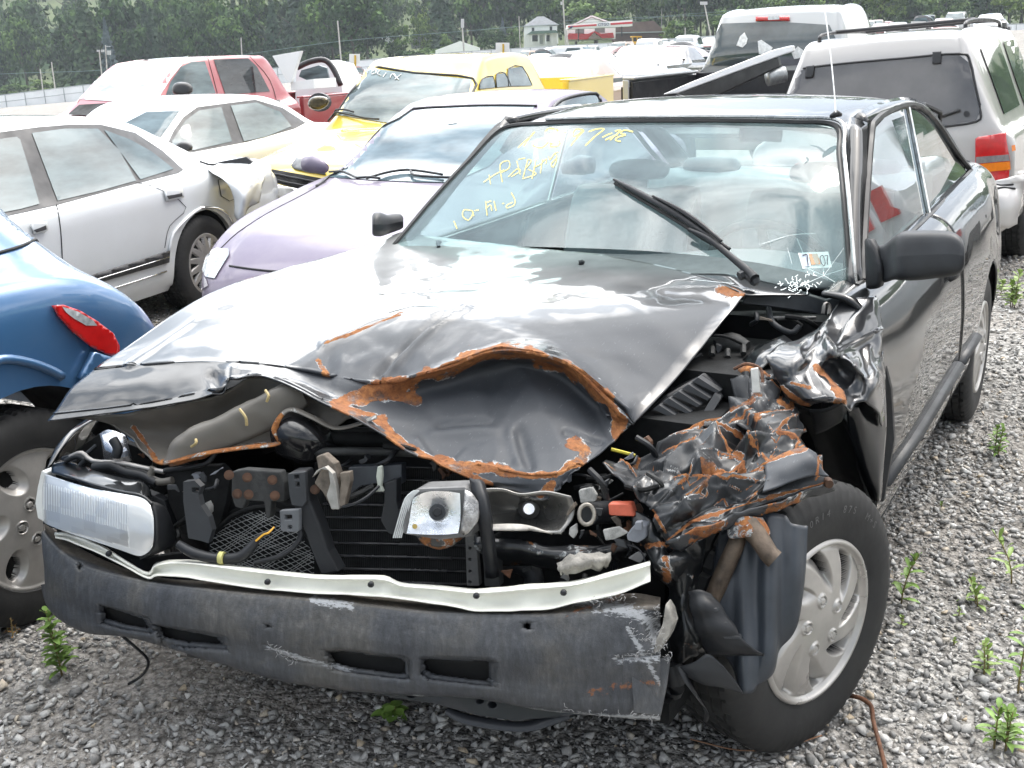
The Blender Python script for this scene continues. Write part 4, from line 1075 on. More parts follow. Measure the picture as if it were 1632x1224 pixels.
# ---- white bumper retainer strip: a long bent channel
cols = [88, 112, 160, 200, 236, 250, 300, 400, 500, 560, 612, 641, 690, 732, 760, 800, 840, 881, 921, 980, 1036]
top_ = [848, 850, 868, 893, 912, 897, 893, 905, 916, 917, 918, 929, 933, 937, 939, 936, 932, 929, 925, 910, 895]
bot_ = [856, 862, 882, 902, 921, 917, 919, 935, 944, 947, 950, 954, 960, 967, 972, 972, 971, 968, 958, 946, 925]
rows = [[(x, t - 1, dN(x) + .055) for x, t in zip(cols, top_)], [(x, t + 3, dN(x) + .012) for x, t in zip(cols, top_)], [(x, t * .82 + b_ * .18 + 1, dN(x) + .002) for x, t, b_ in zip(cols, top_, bot_)],
        [(x, t * .7 + b_ * .3, dN(x) + .018) for x, t, b_ in zip(cols, top_, bot_)], [(x, t * .3 + b_ * .7, dN(x) + .016 + (.012 if i % 2 else 0)) for i, (x, t, b_) in enumerate(zip(cols, top_, bot_))],
        [(x, b_ - 2, dN(x) + .006) for x, b_ in zip(cols, bot_)], [(x, b_, dN(x) - .008) for x, b_ in zip(cols, bot_)]]
STR = patch('bumper_retainer', rows, 3, 4, WHT, HERO, solid=.003, disp=lambda A: .0015 * nz3(A.reshape(-1, 3), 18).reshape(A.shape[:2]), flip=True)
for x, y in ((174, 883), (427, 928), (592, 932), (760, 950), (899, 945)):
    sub_tube('retainer_clip', [W(x - 2, y, dN(x) + .0), W(x, y - 1, dN(x) - .008), W(x + 3, y - 2, dN(x) - .010)], [.006, .007, .004], PLAS, STR, 8, 2)

# ---- bumper beam, valance, tow hook below
BV = wrecked('sooty_steel', (.018, .02, .024), .5, .25, (.05, .052, .055))
vrust = rustf([([(770, 1110), (800, 1118)], 16), ([(860, 1150), (960, 1135)], 10), ([(720, 1135), (840, 1160)], 4)])
plate('lower_crossmember', [(540, 1075), (640, 1098), (720, 1105), (880, 1128), (960, 1138), (900, 1142), (820, 1150), (760, 1141), (690, 1122), (620, 1112), (560, 1090)], lambda x, y: dN(x) + .07, .12, BV, HERO, holes=[circ(655, 1107, 8, 5), circ(764, 1118, 6, 4), circ(784, 1124, 7, 5)], bevel=.003)
tubeobj('tow_hook', [W(712, 1132, 2.36), W(740, 1145, 2.35), (W(790, 1155, 2.34)), W(840, 1158, 2.33), W(875, 1146, 2.33), W(905, 1134, 2.33)], [.011, .014, .014, .014, .018, .02], BV, HERO, 8, 4, flat=.6)
patch('radiator_valance', [[(x, y0, dN(x) + .11) for x, y0 in ((300, 1035), (500, 1080), (800, 1110), (1000, 1135))], [(x, y0, dN(x) + .35) for x, y0 in ((300, 1040), (500, 1075), (800, 1110), (1000, 1130))]], 3, 3, BV, HERO, solid=.01)
tubeobj('hanging_wire', [W(188, 1008, 2.58), W(212, 1028, 2.60), W(235, 1050, 2.64), W(234, 1066, 2.68), W(222, 1080, 2.72), W(205, 1090, 2.75)], .0035, PLAS, HERO, 6, 4)

# ---- headlight still whole (passenger side)
hl = [(70, 752), (77, 757), (138, 777), (211, 791), (236, 801), (244, 822), (243, 870), (221, 887), (162, 868), (69, 833)]
def dH(x, y=0): return float(np.interp(x, [60, 75, 110, 180, 244, 280], [2.74, 2.66, 2.60, 2.53, 2.49, 2.50]))
LR = [[(72, 754), (78, 757), (110, 768), (150, 779), (195, 787), (225, 793), (238, 803), (243, 815)], [(68, 775), (76, 776), (108, 786), (150, 798), (195, 807), (225, 815), (240, 822), (245, 830)],
      [(67, 800), (74, 803), (106, 815), (148, 828), (193, 838), (224, 845), (240, 850), (245, 855)], [(69, 831), (76, 836), (106, 848), (148, 862), (193, 877), (221, 886), (236, 880), (243, 871)]]
m2 = bpy.data.materials.new('lamp_lens'); m2.use_nodes = True; nt = m2.node_tree; nt.nodes.clear()
oo = node(nt, 'ShaderNodeOutputMaterial'); tr = node(nt, 'ShaderNodeBsdfTransparent'); tr.inputs[0].default_value = (.93, .95, .95, 1); gl = node(nt, 'ShaderNodeBsdfGlossy'); gl.inputs['Roughness'].default_value = .08; fr1 = node(nt, 'ShaderNodeFresnel'); fr1.inputs[0].default_value = 1.5
df_ = node(nt, 'ShaderNodeBsdfDiffuse'); df_.inputs[0].default_value = (.78, .80, .80, 1)
ms = node(nt, 'ShaderNodeMixShader'); ms2 = node(nt, 'ShaderNodeMixShader')
at1 = node(nt, 'ShaderNodeAttribute', attribute_name='flute').outputs['Fac']
bp = node(nt, 'ShaderNodeBump'); bp.inputs['Strength'].default_value = .35; bp.inputs['Distance'].default_value = .004
nt.links.new(at1, bp.inputs['Height']); nt.links.new(bp.outputs[0], gl.inputs['Normal']); nt.links.new(bp.outputs[0], fr1.inputs['Normal'])
nt.links.new(mathn(nt, 'MULTIPLY', fr1.outputs[0], 1.8, True), ms.inputs[0]); nt.links.new(tr.outputs[0], ms.inputs[1]); nt.links.new(gl.outputs[0], ms.inputs[2])
nt.links.new(ramp(nt, at1, [(0, g3(.30)), (1, g3(.66))]), ms2.inputs[0]); nt.links.new(ms.outputs[0], ms2.inputs[1]); nt.links.new(df_.outputs[0], ms2.inputs[2]); nt.links.new(ms2.outputs[0], oo.inputs[0])
def flute(V):
    q = PX(V); x, y = q[:, 0], q[:, 1] - .26 * (q[:, 0] - 150)
    f = np.zeros(len(V))
    band = ((y > 790) & (y < 832)); f += np.where(band, .5 + .5 * np.sin(x * 1.55), .25)
    blk = ((x // 19).astype(int) + ((y - 770) // 26).astype(int)) % 3 == 0
    f = np.where(blk, f * .6 + .0, f); f = np.where((x > 205), .75, f); f = np.where((y < 778) | (y > 858), .9, f)
    return np.clip(f, 0, 1)
HLT = plate('headlight', [(66, 750), (78, 742), (138, 762), (211, 776), (245, 790), (262, 798), (280, 862), (243, 876), (221, 889), (160, 871), (68, 836)], lambda x, y: dH(x) + .13, .02, PLAS, HERO)
patch('reflector', [[(x, y, dH(x) + (.03 if j in (0, 3) or i in (0, 7) else .085)) for i, (x, y) in enumerate(r)] for j, r in enumerate(LR)], 5, 4, simple('reflector_chrome', (.80, .80, .80), .38, metal=.7, var=.12, nscale=40), HLT)
patch('lens', [[(x, y, dH(x) + (.006 if j in (0, 3) else -.010)) for x, y in r] for j, r in enumerate(LR)], 22, 26, m2, HLT, attrs={'flute': flute})
plate('side_marker', [(66, 750), (74, 754), (70, 792), (69, 832), (60, 826), (56, 802), (60, 775)], lambda x, y: 2.70, .03, simple('marker_lens', (.55, .56, .54), .15, var=.1), HLT)
patch('lamp_shell', [[(236, 800, 2.51), (258, 806, 2.53), (270, 830, 2.56)], [(244, 822, 2.50), (264, 830, 2.54), (276, 850, 2.58)], [(244, 868, 2.50), (262, 866, 2.54), (278, 862, 2.58)], [(222, 888, 2.53), (250, 878, 2.56), (270, 870, 2.60)]], 4, 4, PLAS, HLT, solid=.006)
# bezel above it
patch('headlight_bezel', [[(92, 734, 2.76), (110, 735, 2.72), (150, 748, 2.66), (195, 760, 2.62), (225, 766, 2.60), (238, 775, 2.60)], [(83, 741, 2.70), (108, 747, 2.66), (150, 760, 2.61), (192, 771, 2.57), (226, 780, 2.55), (243, 795, 2.55)], [(82, 752, 2.655), (108, 758, 2.61), (150, 772, 2.565), (192, 783, 2.53), (226, 789, 2.51), (245, 803, 2.50)]], 5, 5, BLK, HERO, solid=.006, flip=True)
# fender edge (passenger side) rising from the lamp toward the wheel of the blue car
patch('fender', [[(80, 744, 2.74), (96, 716, 2.80), (118, 690, 2.88), (142, 672, 2.96), (180, 655, 3.1)], [(74, 752, 2.74), (84, 722, 2.82), (106, 694, 2.90), (130, 676, 3.0), (160, 660, 3.1)], [(68, 820, 2.80), (70, 800, 2.9), (80, 780, 3.0), (95, 760, 3.1), (110, 750, 3.2)]], 4, 5, BLK, HERO, solid=.006)

# ---- dark structure inside the engine bay
ENG = simple('grimy_black', (.007, .0075, .008), .7, spec=.15, var=.5, nscale=25, bmp=.3)
GRM = simple('grimy_grey', (.026, .027, .027), .6, spec=.3, var=.5, nscale=25, bmp=.35)
mb = MB()
mb.box((-.12, -.02, .50), (.36, 1.22, .48)); mb.box((-.55, 0, .55), (.08, 1.4, .62)); mb.box((-.22, .60, .60), (.45, .06, .25)); mb.box((-.15, -.72, .55), (1.0, .05, .35)); mb.box((-.30, .55, .78), (.35, .3, .06)); mb.box((.0, 0, .25), (.9, 1.3, .05))
mb.build('engine_bay', ENG, HERO)
dR = lambda x, y=0: 2.56 - .10 * (x - 640) / 400
# radiator core
plate('radiator', [(500, 690), (760, 690), (762, 935), (330, 925), (330, 760), (500, 760)], lambda x, y: dR(x) + .03, .03, ENG, HERO)
mb = MB()
for i in range(11):
    y = 742 + i * 20.5
    mb.tube([W(515, y, dR(515) + .018), W(640, y + 2, dR(640) + .018), W(746, y + 5, dR(746) + .018)], .0035, 6, cap=True)
RAD = [c for c in HERO.children if c.name.startswith('radiator') and 'valance' not in c.name][-1]
mk('cooling_tubes', [rootmat(HERO).inverted() @ v for v in mb.V], mb.F, simple('wet_black_tube', (.03, .03, .032), .25, var=.3), RAD, True)
mb = MB()
for i in range(78):
    x = 517 + i * 3
    mb.tube([W(x, 742, dR(x) + .026), W(x + 1, 930, dR(x) + .026)], .0006, 3, cap=False)
mk('fins', [rootmat(HERO).inverted() @ v for v in mb.V], mb.F, GRM, RAD, False)
plate('radiator_side_rail', [(741, 850), (758, 850), (764, 934), (744, 934)], 2.49, .012, simple('dull_grey_rail', (.10, .10, .098), .6, var=.3), HERO, holes=[circ(749, y, 2.6, 2.8, 8) for y in (874, 892, 911, 928)])
# upper tie bar
tubeobj('radiator_tie_bar', [W(500, 720, 2.56), W(600, 720, 2.54), (W(690, 724, 2.52)), W(760, 740, 2.5)], .010, GRM, HERO, 8, 3)
tubeobj('radiator_hose', [W(520, 697, 2.6), W(600, 700, 2.58), W(680, 704, 2.56), W(740, 716, 2.54)], .016, ENG, HERO, 10, 3)
tubeobj('bay_cross_tube', [W(540, 688, 2.63), W(620, 690, 2.62), W(660, 700, 2.6)], .012, GRM, HERO, 8, 3)
# fan and mesh guard
FG = MB(); cxp, cyp = 428, 880
fan = plate('fan_shroud', circ(425, 878, 95, 80, 28), lambda x, y: dR(x) + .012, .02, ENG, HERO)
clip = [(345, 845), (372, 822), (420, 812), (470, 835), (500, 880), (505, 925), (330, 905), (330, 870)]
for fam in ((1, .58), (1, -.50)):
    for i in range(-40, 60):
        line = []
        for j in range(0, 41):
            t = j / 40; x = 320 + 195 * t; y = 860 + fam[1] * (x - 420) + i * 6.4 + 3 * math.sin(x * .05 + i)
            inside = in_poly(np.array([[x, y]]), clip)[0]
            if inside: line.append(W(x, y, dR(x) - .012 - .012 * math.exp(-((x - 425) ** 2 + (y - 860) ** 2) / 3500)))
            if (not inside or j == 40) and len(line) > 1: FG.tube(line, .0009, 4, cap=False)
            if not inside: line = []
mk('fan_guard_mesh', [rootmat(HERO).inverted() @ v for v in FG.V], FG.F, simple('galvanised_wire', (.22, .23, .23), .4, metal=.5), fan, True)
V_, F_ = tube(smooth_pts([W(343, 848, dR(343) - .014), W(372, 822, dR(372) - .02), W(420, 808, dR(420) - .02), W(470, 830, dR(470) - .02), W(500, 875, dR(500) - .014)], 4), .006, 8)
mk('fan_ring', [rootmat(HERO).inverted() @ v for v in V_], F_, ENG, fan, True)
# centre latch support post
plate('latch_post', [(462, 752), (486, 750), (494, 800), (510, 840), (522, 880), (540, 912), (512, 918), (500, 890), (486, 850), (472, 820), (466, 800)], 2.46, .03, PLAS, HERO, bevel=.004)
plate('latch_bracket', [(369, 752), (388, 748), (446, 752), (453, 770), (453, 800), (432, 800), (430, 825), (424, 828), (420, 800), (392, 798), (386, 812), (374, 808), (368, 790)], 2.48, .02, GRM, HERO, holes=None, bevel=.003)
plate('grille_bracket', [(458, 755), (486, 752), (488, 800), (482, 808), (464, 805), (460, 785)], 2.445, .01, PLASG, HERO, holes=[[(469, 757), (476, 757), (476, 764), (469, 764)], [(471, 769), (477, 769), (477, 776), (471, 776)]])
plate('grille_bracket', [(445, 814), (476, 812), (476, 847), (466, 849), (447, 847)], 2.435, .012, simple('grey_tab', (.07, .075, .082), .5, var=.2), HERO, holes=[[(453, 821), (465, 821), (465, 829), (453, 829)], [(458, 838), (465, 838), (465, 844), (458, 844)]])
BOLT = simple('rusty_bolt', (.07, .035, .02), .6, metal=.4, var=.5)
LB = [c for c in HERO.children if c.name.startswith('latch_bracket')][-1]
for x, y in ((365, 757), (394, 761), (434, 765), (378, 787), (396, 788), (438, 790), (502, 780), (552, 763)):
    d = 2.462; mb = MB(); mb.tube([W(x, y, d + .01), W(x, y, d - .006)], .0075, 6); mb.tube([W(x, y, d + .004), W(x, y, d + .001)], .011, 12); mb.build('bolt', BOLT, LB)
# hood latch mechanism
LT = simple('greasy_latch', (.12, .10, .08), .5, metal=.4, var=.5, nscale=40, bmp=.3)
lt = plate('hood_latch', [(503, 728), (515, 724), (533, 740), (540, 760), (538, 800), (530, 815), (522, 800), (514, 785), (500, 770), (508, 755)], 2.44, .02, LT, HERO, bevel=.003)
plate('latch_hook', [(496, 762), (512, 748), (523, 750), (526, 770), (520, 790), (528, 812), (540, 812), (536, 780), (530, 755), (518, 744), (504, 750)], 2.425, .012, simple('worn_latch', (.26, .25, .23), .4, metal=.6, var=.3), lt, bevel=.002)
plate('latch_arm', [(541, 754), (557, 752), (558, 768), (549, 806), (534, 812), (540, 790), (543, 770)], 2.43, .014, LT, lt)
tubeobj('latch_cable', [W(545, 808, 2.43), W(565, 803, 2.43), W(585, 792, 2.44), W(604, 775, 2.46)], .0035, PLAS, HERO, 6, 3)
plate('white_clip', [(601, 744), (608, 743), (609, 760), (607, 775), (611, 784), (598, 784), (601, 772), (599, 760)], 2.46, .008, simple('pale_clip', (.28, .30, .26), .5), HERO)
plate('support_panel', [(555, 745), (640, 740), (640, 772), (605, 770), (575, 775), (556, 790)], 2.52, .02, simple('blueblack_panel', (.024, .028, .034), .4, var=.3), HERO)
plate('side_bracket', [(612, 770), (632, 764), (632, 800), (640, 830), (632, 856), (618, 850), (606, 830), (612, 800)], 2.47, .02, PLAS, HERO)
# left (image) stay with square hole
plate('lamp_stay', [(292, 768), (310, 766), (320, 776), (316, 790), (320, 806), (332, 824), (338, 845), (332, 866), (320, 862), (300, 858), (296, 830), (292, 800)], 2.50, .014, PLASG, HERO, holes=[[(305, 777), (318, 777), (317, 786), (306, 785)]])
plate('lamp_support_panel', [(262, 745), (350, 742), (368, 760), (360, 800), (348, 845), (330, 860), (290, 850), (268, 800)], 2.62, .02, ENG, HERO)
tubeobj('engine_bay_hose', [W(285, 868, 2.50), W(310, 882, 2.48), W(345, 890, 2.47), W(382, 888, 2.46), W(402, 870, 2.46), W(414, 855, 2.46), W(432, 848, 2.46)], [.010, .012, .012, .013, .011, .006, .004], PLAS, HERO, 10, 4)
tubeobj('brake_line', [W(405, 897, 2.46), W(450, 885, 2.46), W(476, 862, 2.46), W(478, 840, 2.47), W(474, 815, 2.48)], .006, PLAS, HERO, 8, 4)
tubeobj('yellow_wire', [W(408, 862, 2.45), W(420, 852, 2.44), W(428, 849, 2.44), W(437, 840, 2.45)], .0022, simple('yellow_wire_skin', (.62, .33, .03), .4), HERO, 6, 3)
tubeobj('tape_band', [W(350, 889, 2.462), W(357, 889.5, 2.46)], .0145, simple('yellow_tape', (.40, .38, .14), .6), HERO, 10, 1)
# dark rounded horn/air duct below the lifted lip
patch('air_duct', [[(440, 672, 2.62), (455, 655, 2.6), (490, 662, 2.6), (520, 685, 2.6), (535, 700, 2.62)], [(436, 695, 2.58), (458, 690, 2.55), (490, 695, 2.54), (515, 705, 2.56), (530, 715, 2.6)], [(446, 720, 2.60), (462, 728, 2.58), (485, 735, 2.57), (505, 730, 2.58), (520, 722, 2.62)]], 5, 5, simple('shiny_black_duct', (.012, .012, .013), .2, var=.2), HERO, solid=.01)
# jumble of rods and small parts above the whole headlamp
for pts, r, mt in (([(112, 728), (130, 722), (148, 735), (190, 738), (240, 748), (262, 752)], .006, STEEL), ([(150, 745), (178, 742), (200, 752), (228, 758), (250, 770)], .012, PLAS),
                   ([(105, 735), (122, 727), (135, 732), (128, 742)], .007, PLAS), ([(245, 745), (240, 760), (255, 768), (275, 765)], .009, FRM), ([(262, 750), (300, 745), (330, 738), (345, 720)], .006, PLAS),
                   ([(180, 700), (188, 715), (184, 728)], .012, PLAS)):
    tubeobj('bay_rod', [W(x, y, 2.62 + .10 * (260 - x) / 200) for x, y in pts], r, mt, HERO, 8, 3)
patch('inner_fender_plate', [[(160, 692, 2.86), (175, 686, 2.86), (200, 694, 2.84)], [(165, 715, 2.84), (185, 722, 2.82), (206, 716, 2.82)], [(168, 735, 2.84), (190, 738, 2.84), (212, 734, 2.84)]], 4, 4, simple('bare_bright', (.6, .6, .62), .2, metal=.8), HERO, solid=.004)
plate('lamp_floor', [(90, 840), (160, 868), (230, 890), (300, 880), (345, 890), (345, 930), (230, 930), (150, 890), (90, 860)], lambda x, y: dH(x) + .12, .02, ENG, HERO)
plate('inner_shelf', [(95, 735), (160, 690), (260, 730), (300, 745), (260, 790), (240, 800), (120, 760)], 2.92, .02, ENG, HERO)

# ---- broken second headlamp, pushed to the middle
bl = plate('broken_headlight', [(650, 790), (664, 779), (740, 776), (757, 790), (757, 830), (752, 856), (700, 862), (640, 852), (643, 820)], 2.335, .05, simple('grey_housing', (.10, .10, .10), .4, var=.3), HERO, bevel=.006)
patch('reflector', [[(658, 794, 2.33), (680, 784, 2.325), (710, 783, 2.325), (733, 786, 2.33)], [(655, 812, 2.33), (682, 808, 2.333), (710, 808, 2.333), (734, 812, 2.33)], [(652, 832, 2.33), (680, 832, 2.333), (710, 832, 2.333), (733, 834, 2.33)], [(648, 850, 2.33), (680, 852, 2.325), (708, 852, 2.325), (730, 850, 2.33)]], 5, 5, simple('silver_reflector', (.86, .86, .87), .22, metal=1.0, var=.10, nscale=50, bmp=.2), bl)
sub_tube('bulb_socket', [W(698, 816, 2.34), W(698, 816, 2.318), W(697, 816, 2.308)], [.019, .019, .017], PLASG, bl, 16, 1)
sub_tube('bulb_socket_core', [W(697, 816, 2.31), W(697, 816, 2.300)], [.010, .008], PLAS, bl, 12, 1)
sub_tube('adjuster_screw', [W(661, 839, 2.335), W(661, 839, 2.318)], [.006, .005], simple('brass', (.45, .33, .10), .3, metal=.8), bl, 10, 1)
patch('torn_bracket', [[(741, 780, 2.325), (752, 786, 2.32), (762, 800, 2.31)], [(739, 815, 2.32), (750, 820, 2.315), (764, 822, 2.31)], [(733, 850, 2.325), (744, 852, 2.32), (756, 838, 2.31)]], 4, 4, simple('mangled_bright', (.35, .34, .33), .3, metal=.8, var=.5, nscale=60, bmp=.6), bl, solid=.003, disp=lambda A: .006 * nz3(A.reshape(-1, 3), 40).reshape(A.shape[:2]))
for i in range(5):
    sub_tube('lens_shard', [W(627 + i * 3, 857, 2.345), W(636 + i * 3, 825, 2.338), W(646 + i * 2.6, 795, 2.335), W(660 + i * 2, 782, 2.335)], .0018, simple('broken_lens', (.45, .47, .47), .2), bl, 6, 3)
patch('headlight_bucket', [[(665, 853, 2.36), (700, 856, 2.345), (740, 853, 2.36)], [(675, 864, 2.37), (700, 870, 2.35), (725, 864, 2.37)], [(690, 871, 2.38), (700, 873, 2.37), (712, 871, 2.38)]], 4, 4, WRK2, HERO, solid=.004, attrs={'rust': lambda V: np.full(len(V), .55), 'scrape': zero})
# dark reflector bowl right of it
bw = patch('lamp_bowl', [[(762, 778, 2.36), (800, 778, 2.36), (830, 786, 2.36), (870, 782, 2.36), (910, 790, 2.35)], [(766, 800, 2.37), (800, 800, 2.42), (835, 806, 2.44), (870, 806, 2.42), (916, 806, 2.35)], [(768, 822, 2.37), (800, 824, 2.42), (835, 828, 2.43), (870, 830, 2.42), (914, 826, 2.35)], [(770, 838, 2.35), (800, 842, 2.36), (835, 845, 2.36), (870, 850, 2.36), (895, 852, 2.35)]], 5, 5, simple('tarnished_reflector', (.20, .195, .185), .28, metal=.75, var=.4, nscale=14), HERO, solid=.004)
sub_tube('bulb_hole', [W(843, 810, 2.43), W(843, 810, 2.405)], [.024, .015], simple('plate_grey', (.12, .12, .115), .5), bw, 16, 1)
sub_tube('bulb', [W(843, 811, 2.405), W(843, 811, 2.395)], [.014, .012], CHR, bw, 14, 1)
patch('lamp_bowl_rim', [[(764, 840, 2.335), (800, 836, 2.33), (840, 838, 2.33), (880, 852, 2.33)], [(770, 846, 2.32), (800, 846, 2.32), (840, 846, 2.32), (842, 842, 2.32)]], 3, 4, simple('bowl_rim', (.35, .33, .30), .5, var=.4), bw, solid=.003)
# leaning dark bar + bent struts
patch('leaning_bar', [[(751, 762, 2.36), (762, 766, 2.34), (768, 770, 2.36)], [(758, 800, 2.33), (770, 800, 2.31), (776, 800, 2.33)], [(768, 845, 2.33), (778, 846, 2.31), (783, 848, 2.33)], [(778, 920, 2.38), (786, 920, 2.36), (792, 918, 2.38)]], 5, 4, PLAS, HERO, solid=.006)
plate('bent_strut', [(765, 862), (792, 852), (796, 935), (772, 935), (770, 900)], 2.42, .02, GRM, HERO)
for pts in ([(777, 895), (790, 885), (788, 897), (772, 902)], [(798, 910), (816, 908), (812, 922), (805, 916)]):
    plate('rust_flake', pts, 2.38, .003, RUSTM, HERO, bevel=0)
patch('front_rail', [[(756, 855, 2.42), (820, 862, 2.40), (880, 872, 2.38), (960, 868, 2.36), (1010, 860, 2.36)], [(760, 875, 2.41), (820, 876, 2.39), (880, 888, 2.37), (950, 886, 2.35), (1005, 872, 2.36)], [(800, 900, 2.46), (850, 900, 2.45), (900, 905, 2.43), (950, 900, 2.42), (1000, 890, 2.42)]], 5, 5, WRK2, HERO, solid=.005, attrs={'rust': lambda V: .30 + .28 * nz3(V, 20), 'scrape': zero}, disp=lambda A: .008 * nz3(A.reshape(-1, 3), 15).reshape(A.shape[:2]))
tubeobj('coolant_hose', [W(800, 895, 2.5), W(830, 900, 2.48), W(850, 915, 2.47), W(850, 935, 2.47)], .022, PLAS, HERO, 12, 3)
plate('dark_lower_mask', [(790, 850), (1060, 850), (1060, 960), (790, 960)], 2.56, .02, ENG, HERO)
# ring lamp socket, orange bulb cap, grey connector, debris
V_, F_ = tube([W(935 + 12 * math.cos(t), 820 + 16 * math.sin(t), 2.30) for t in np.linspace(0, 2 * math.pi, 25)], .0045, 8, False)
mk('socket_ring', V_, F_, simple('aged_metal', (.25, .23, .20), .4, metal=.6, var=.3), HERO, True, world=True)
tubeobj('socket_barrel', [W(936, 820, 2.33), W(950, 818, 2.36), W(990, 815, 2.38)], .024, PLAS, HERO, 14, 2)
plate('orange_cap', [(968, 803), (1006, 803), (1012, 824), (970, 822)], 2.31, .02, simple('orange_label', (.45, .09, .045), .5, var=.25, nscale=35), HERO, bevel=.004)
plate('torn_bright_scrap', [(921, 782), (942, 776), (951, 790), (948, 800), (925, 803)], 2.31, .01, simple('crumpled_white', (.24, .24, .23), .6, var=.4, nscale=60, bmp=.6), HERO, bevel=.003)
plate('torn_bright_scrap', [(907, 842), (918, 835), (919, 850), (914, 859), (906, 852)], 2.30, .008, MATS['crumpled_white'], HERO)
pc = plate('grey_connector', [(1006, 842), (1012, 836), (1030, 838), (1029, 858), (1016, 866), (1000, 862), (998, 852)], 2.28, .03, simple('connector_grey', (.13, .14, .16), .5, var=.15), HERO, bevel=.003)
plate('connector_latch', [(1012, 832), (1022, 832), (1022, 846), (1010, 846)], 2.265, .012, MATS['connector_grey'], pc)
for k, q in enumerate(([(960, 845), (985, 840), (1000, 850), (980, 860), (965, 862)], [(975, 858), (995, 862), (1000, 875), (985, 870)], [(1000, 890), (1015, 880), (1030, 885), (1020, 898)])):
    plate('plastic_shard', q, 2.30, .008, [MATS['crumpled_white'], PLASG, MATS['grey_housing']][k], HERO)
patch('foam_chunk', [[(888, 900, 2.30), (915, 886, 2.29), (945, 884, 2.28), (974, 886, 2.28)], [(890, 908, 2.28), (915, 898, 2.265), (945, 894, 2.26), (972, 892, 2.27)], [(893, 914, 2.29), (912, 913, 2.28), (945, 906, 2.28), (965, 902, 2.29)]], 6, 6, FOAM, HERO, solid=.004, disp=lambda A: .010 * nz3(A.reshape(-1, 3), 55).reshape(A.shape[:2]))
tubeobj('thin_cable', [W(1000, 868, 2.29), W(1018, 875, 2.28), W(1028, 895, 2.27), W(1030, 930, 2.27)], .0018, PLAS, HERO, 5, 4)
tubeobj('yellow_strap', [W(974, 716, 2.5), W(990, 720, 2.5), W(1012, 726, 2.5)], .004, simple('strap_yellow', (.45, .38, .03), .5), HERO, 6, 2)

# ---- small torn bits, clips, hoses and bolts lodged in the bay
rc_ = random.Random(4)
ZN = [((905, 1050, 770, 890), 26, 2.33), ((965, 1090, 700, 780), 12, 2.45), ((275, 350, 745, 860), 12, 2.55), ((500, 650, 735, 790), 8, 2.53), ((560, 760, 705, 760), 10, 2.50), ((780, 1040, 865, 935), 12, 2.42), ((1060, 1200, 530, 640), 18, 2.78), ((1110, 1185, 600, 680), 14, 2.72), ((1190, 1300, 500, 560), 8, 2.86), ((900, 1000, 760, 800), 8, 2.44), ((110, 250, 722, 770), 10, 2.72)]
MB_ = [PLAS, PLASG, GRM, LT, BOLT, RUSTM, MATS['crumpled_white'], MATS['connector_grey'], ENG, STEEL]
for (x0, x1, y0, y1), n, d in ZN:
    for k in range(n):
        x, y = rc_.uniform(x0, x1), rc_.uniform(y0, y1); dd = d + rc_.uniform(-.03, .05); m_ = rc_.choice(MB_[:6] * 3 + MB_[6:])
        a = rc_.uniform(0, 3.14); L = rc_.uniform(8, 24); ca, sa = math.cos(a), math.sin(a)
        if k % 3 == 0:
            tubeobj('bay_hose', [W(x - ca * L * 1.6, y - sa * L * 1.2, dd), W(x + sa * 6, y - ca * 6, dd - .015), W(x + ca * L * 1.6, y + sa * L * 1.2, dd + .01)], rc_.uniform(.003, .007), rc_.choice((PLAS, PLAS, ENG, GRM)), HERO, 7, 4)
        else:
            w = rc_.uniform(3, 9); P = [(x + ca * L * .5 * i - sa * w * j + rc_.uniform(-3, 3), y + sa * L * .5 * i + ca * w * j + rc_.uniform(-3, 3)) for i, j in ((-1, -.5), (.2, -.7), (1, -.3), (.9, .5), (0, .3), (-1, .6))]
            plate('torn_bracket', P, dd, rc_.uniform(.003, .014), m_, HERO, bevel=.001)
# ---- air cleaner and strut tower seen under the right hood edge
AC = plate('air_cleaner', [(1028, 658, 2.62), (1062, 628, 2.64), (1112, 600, 2.68), (1128, 606, 2.68), (1144, 622, 2.67), (1143, 640, 2.66), (1092, 716, 2.60), (1078, 712, 2.60), (1050, 690, 2.60)], 2.62, .10, PLAS, HERO, bevel=.006)
for i in range(5):
    t = i / 4; x0_, y0_ = 1040 + 62 * t, 652 - 44 * t
    plate('rib', [(x0_, y0_), (x0_ + 10, y0_ - 7), (x0_ + 46, y0_ + 16), (x0_ + 42, y0_ + 20)], 2.59 + .04 * t, .022, PLASG, AC, bevel=.002)
plate('filter_clip_rail', [(1084, 716), (1096, 722), (1150, 634), (1140, 624)], lambda x, y: 2.575 + (716 - y) * .0006, .02, PLASG, AC, bevel=.004)
plate('cleaner_lid', [(1100, 612), (1118, 596), (1150, 618), (1146, 640), (1132, 630)], 2.655, .02, PLAS, AC, bevel=.004)
tubeobj('strut_mount', [W(1140, 552, 2.86), W(1165, 548, 2.86), W(1190, 556, 2.84)], [.018, .03, .02], GRM, HERO, 12, 3)
for x, y in ((1135, 562), (1160, 566), (1185, 560)):
    tubeobj('strut_nut', [W(x, y - 8, 2.80), W(x, y + 4, 2.78)], .008, GRM, HERO, 6, 1)
tubeobj('wiper_linkage', [W(1225, 492, 2.95), W(1232, 515, 2.9), W(1260, 530, 2.88), W(1275, 520, 2.88)], .008, PLASG, HERO, 8, 3)
tubeobj('cowl_rod', [W(1230, 506, 2.93), W(1300, 506, 2.93)], .004, STEEL, HERO, 6, 1)
plate('cowl_panel', [(1188, 470), (1290, 470), (1315, 478), (1360, 462), (1362, 486), (1330, 510), (1300, 500), (1230, 490), (1180, 485)], 3.0, .02, simple('cowl_grey', (.03, .033, .038), .35, var=.3), HERO, bevel=.004)
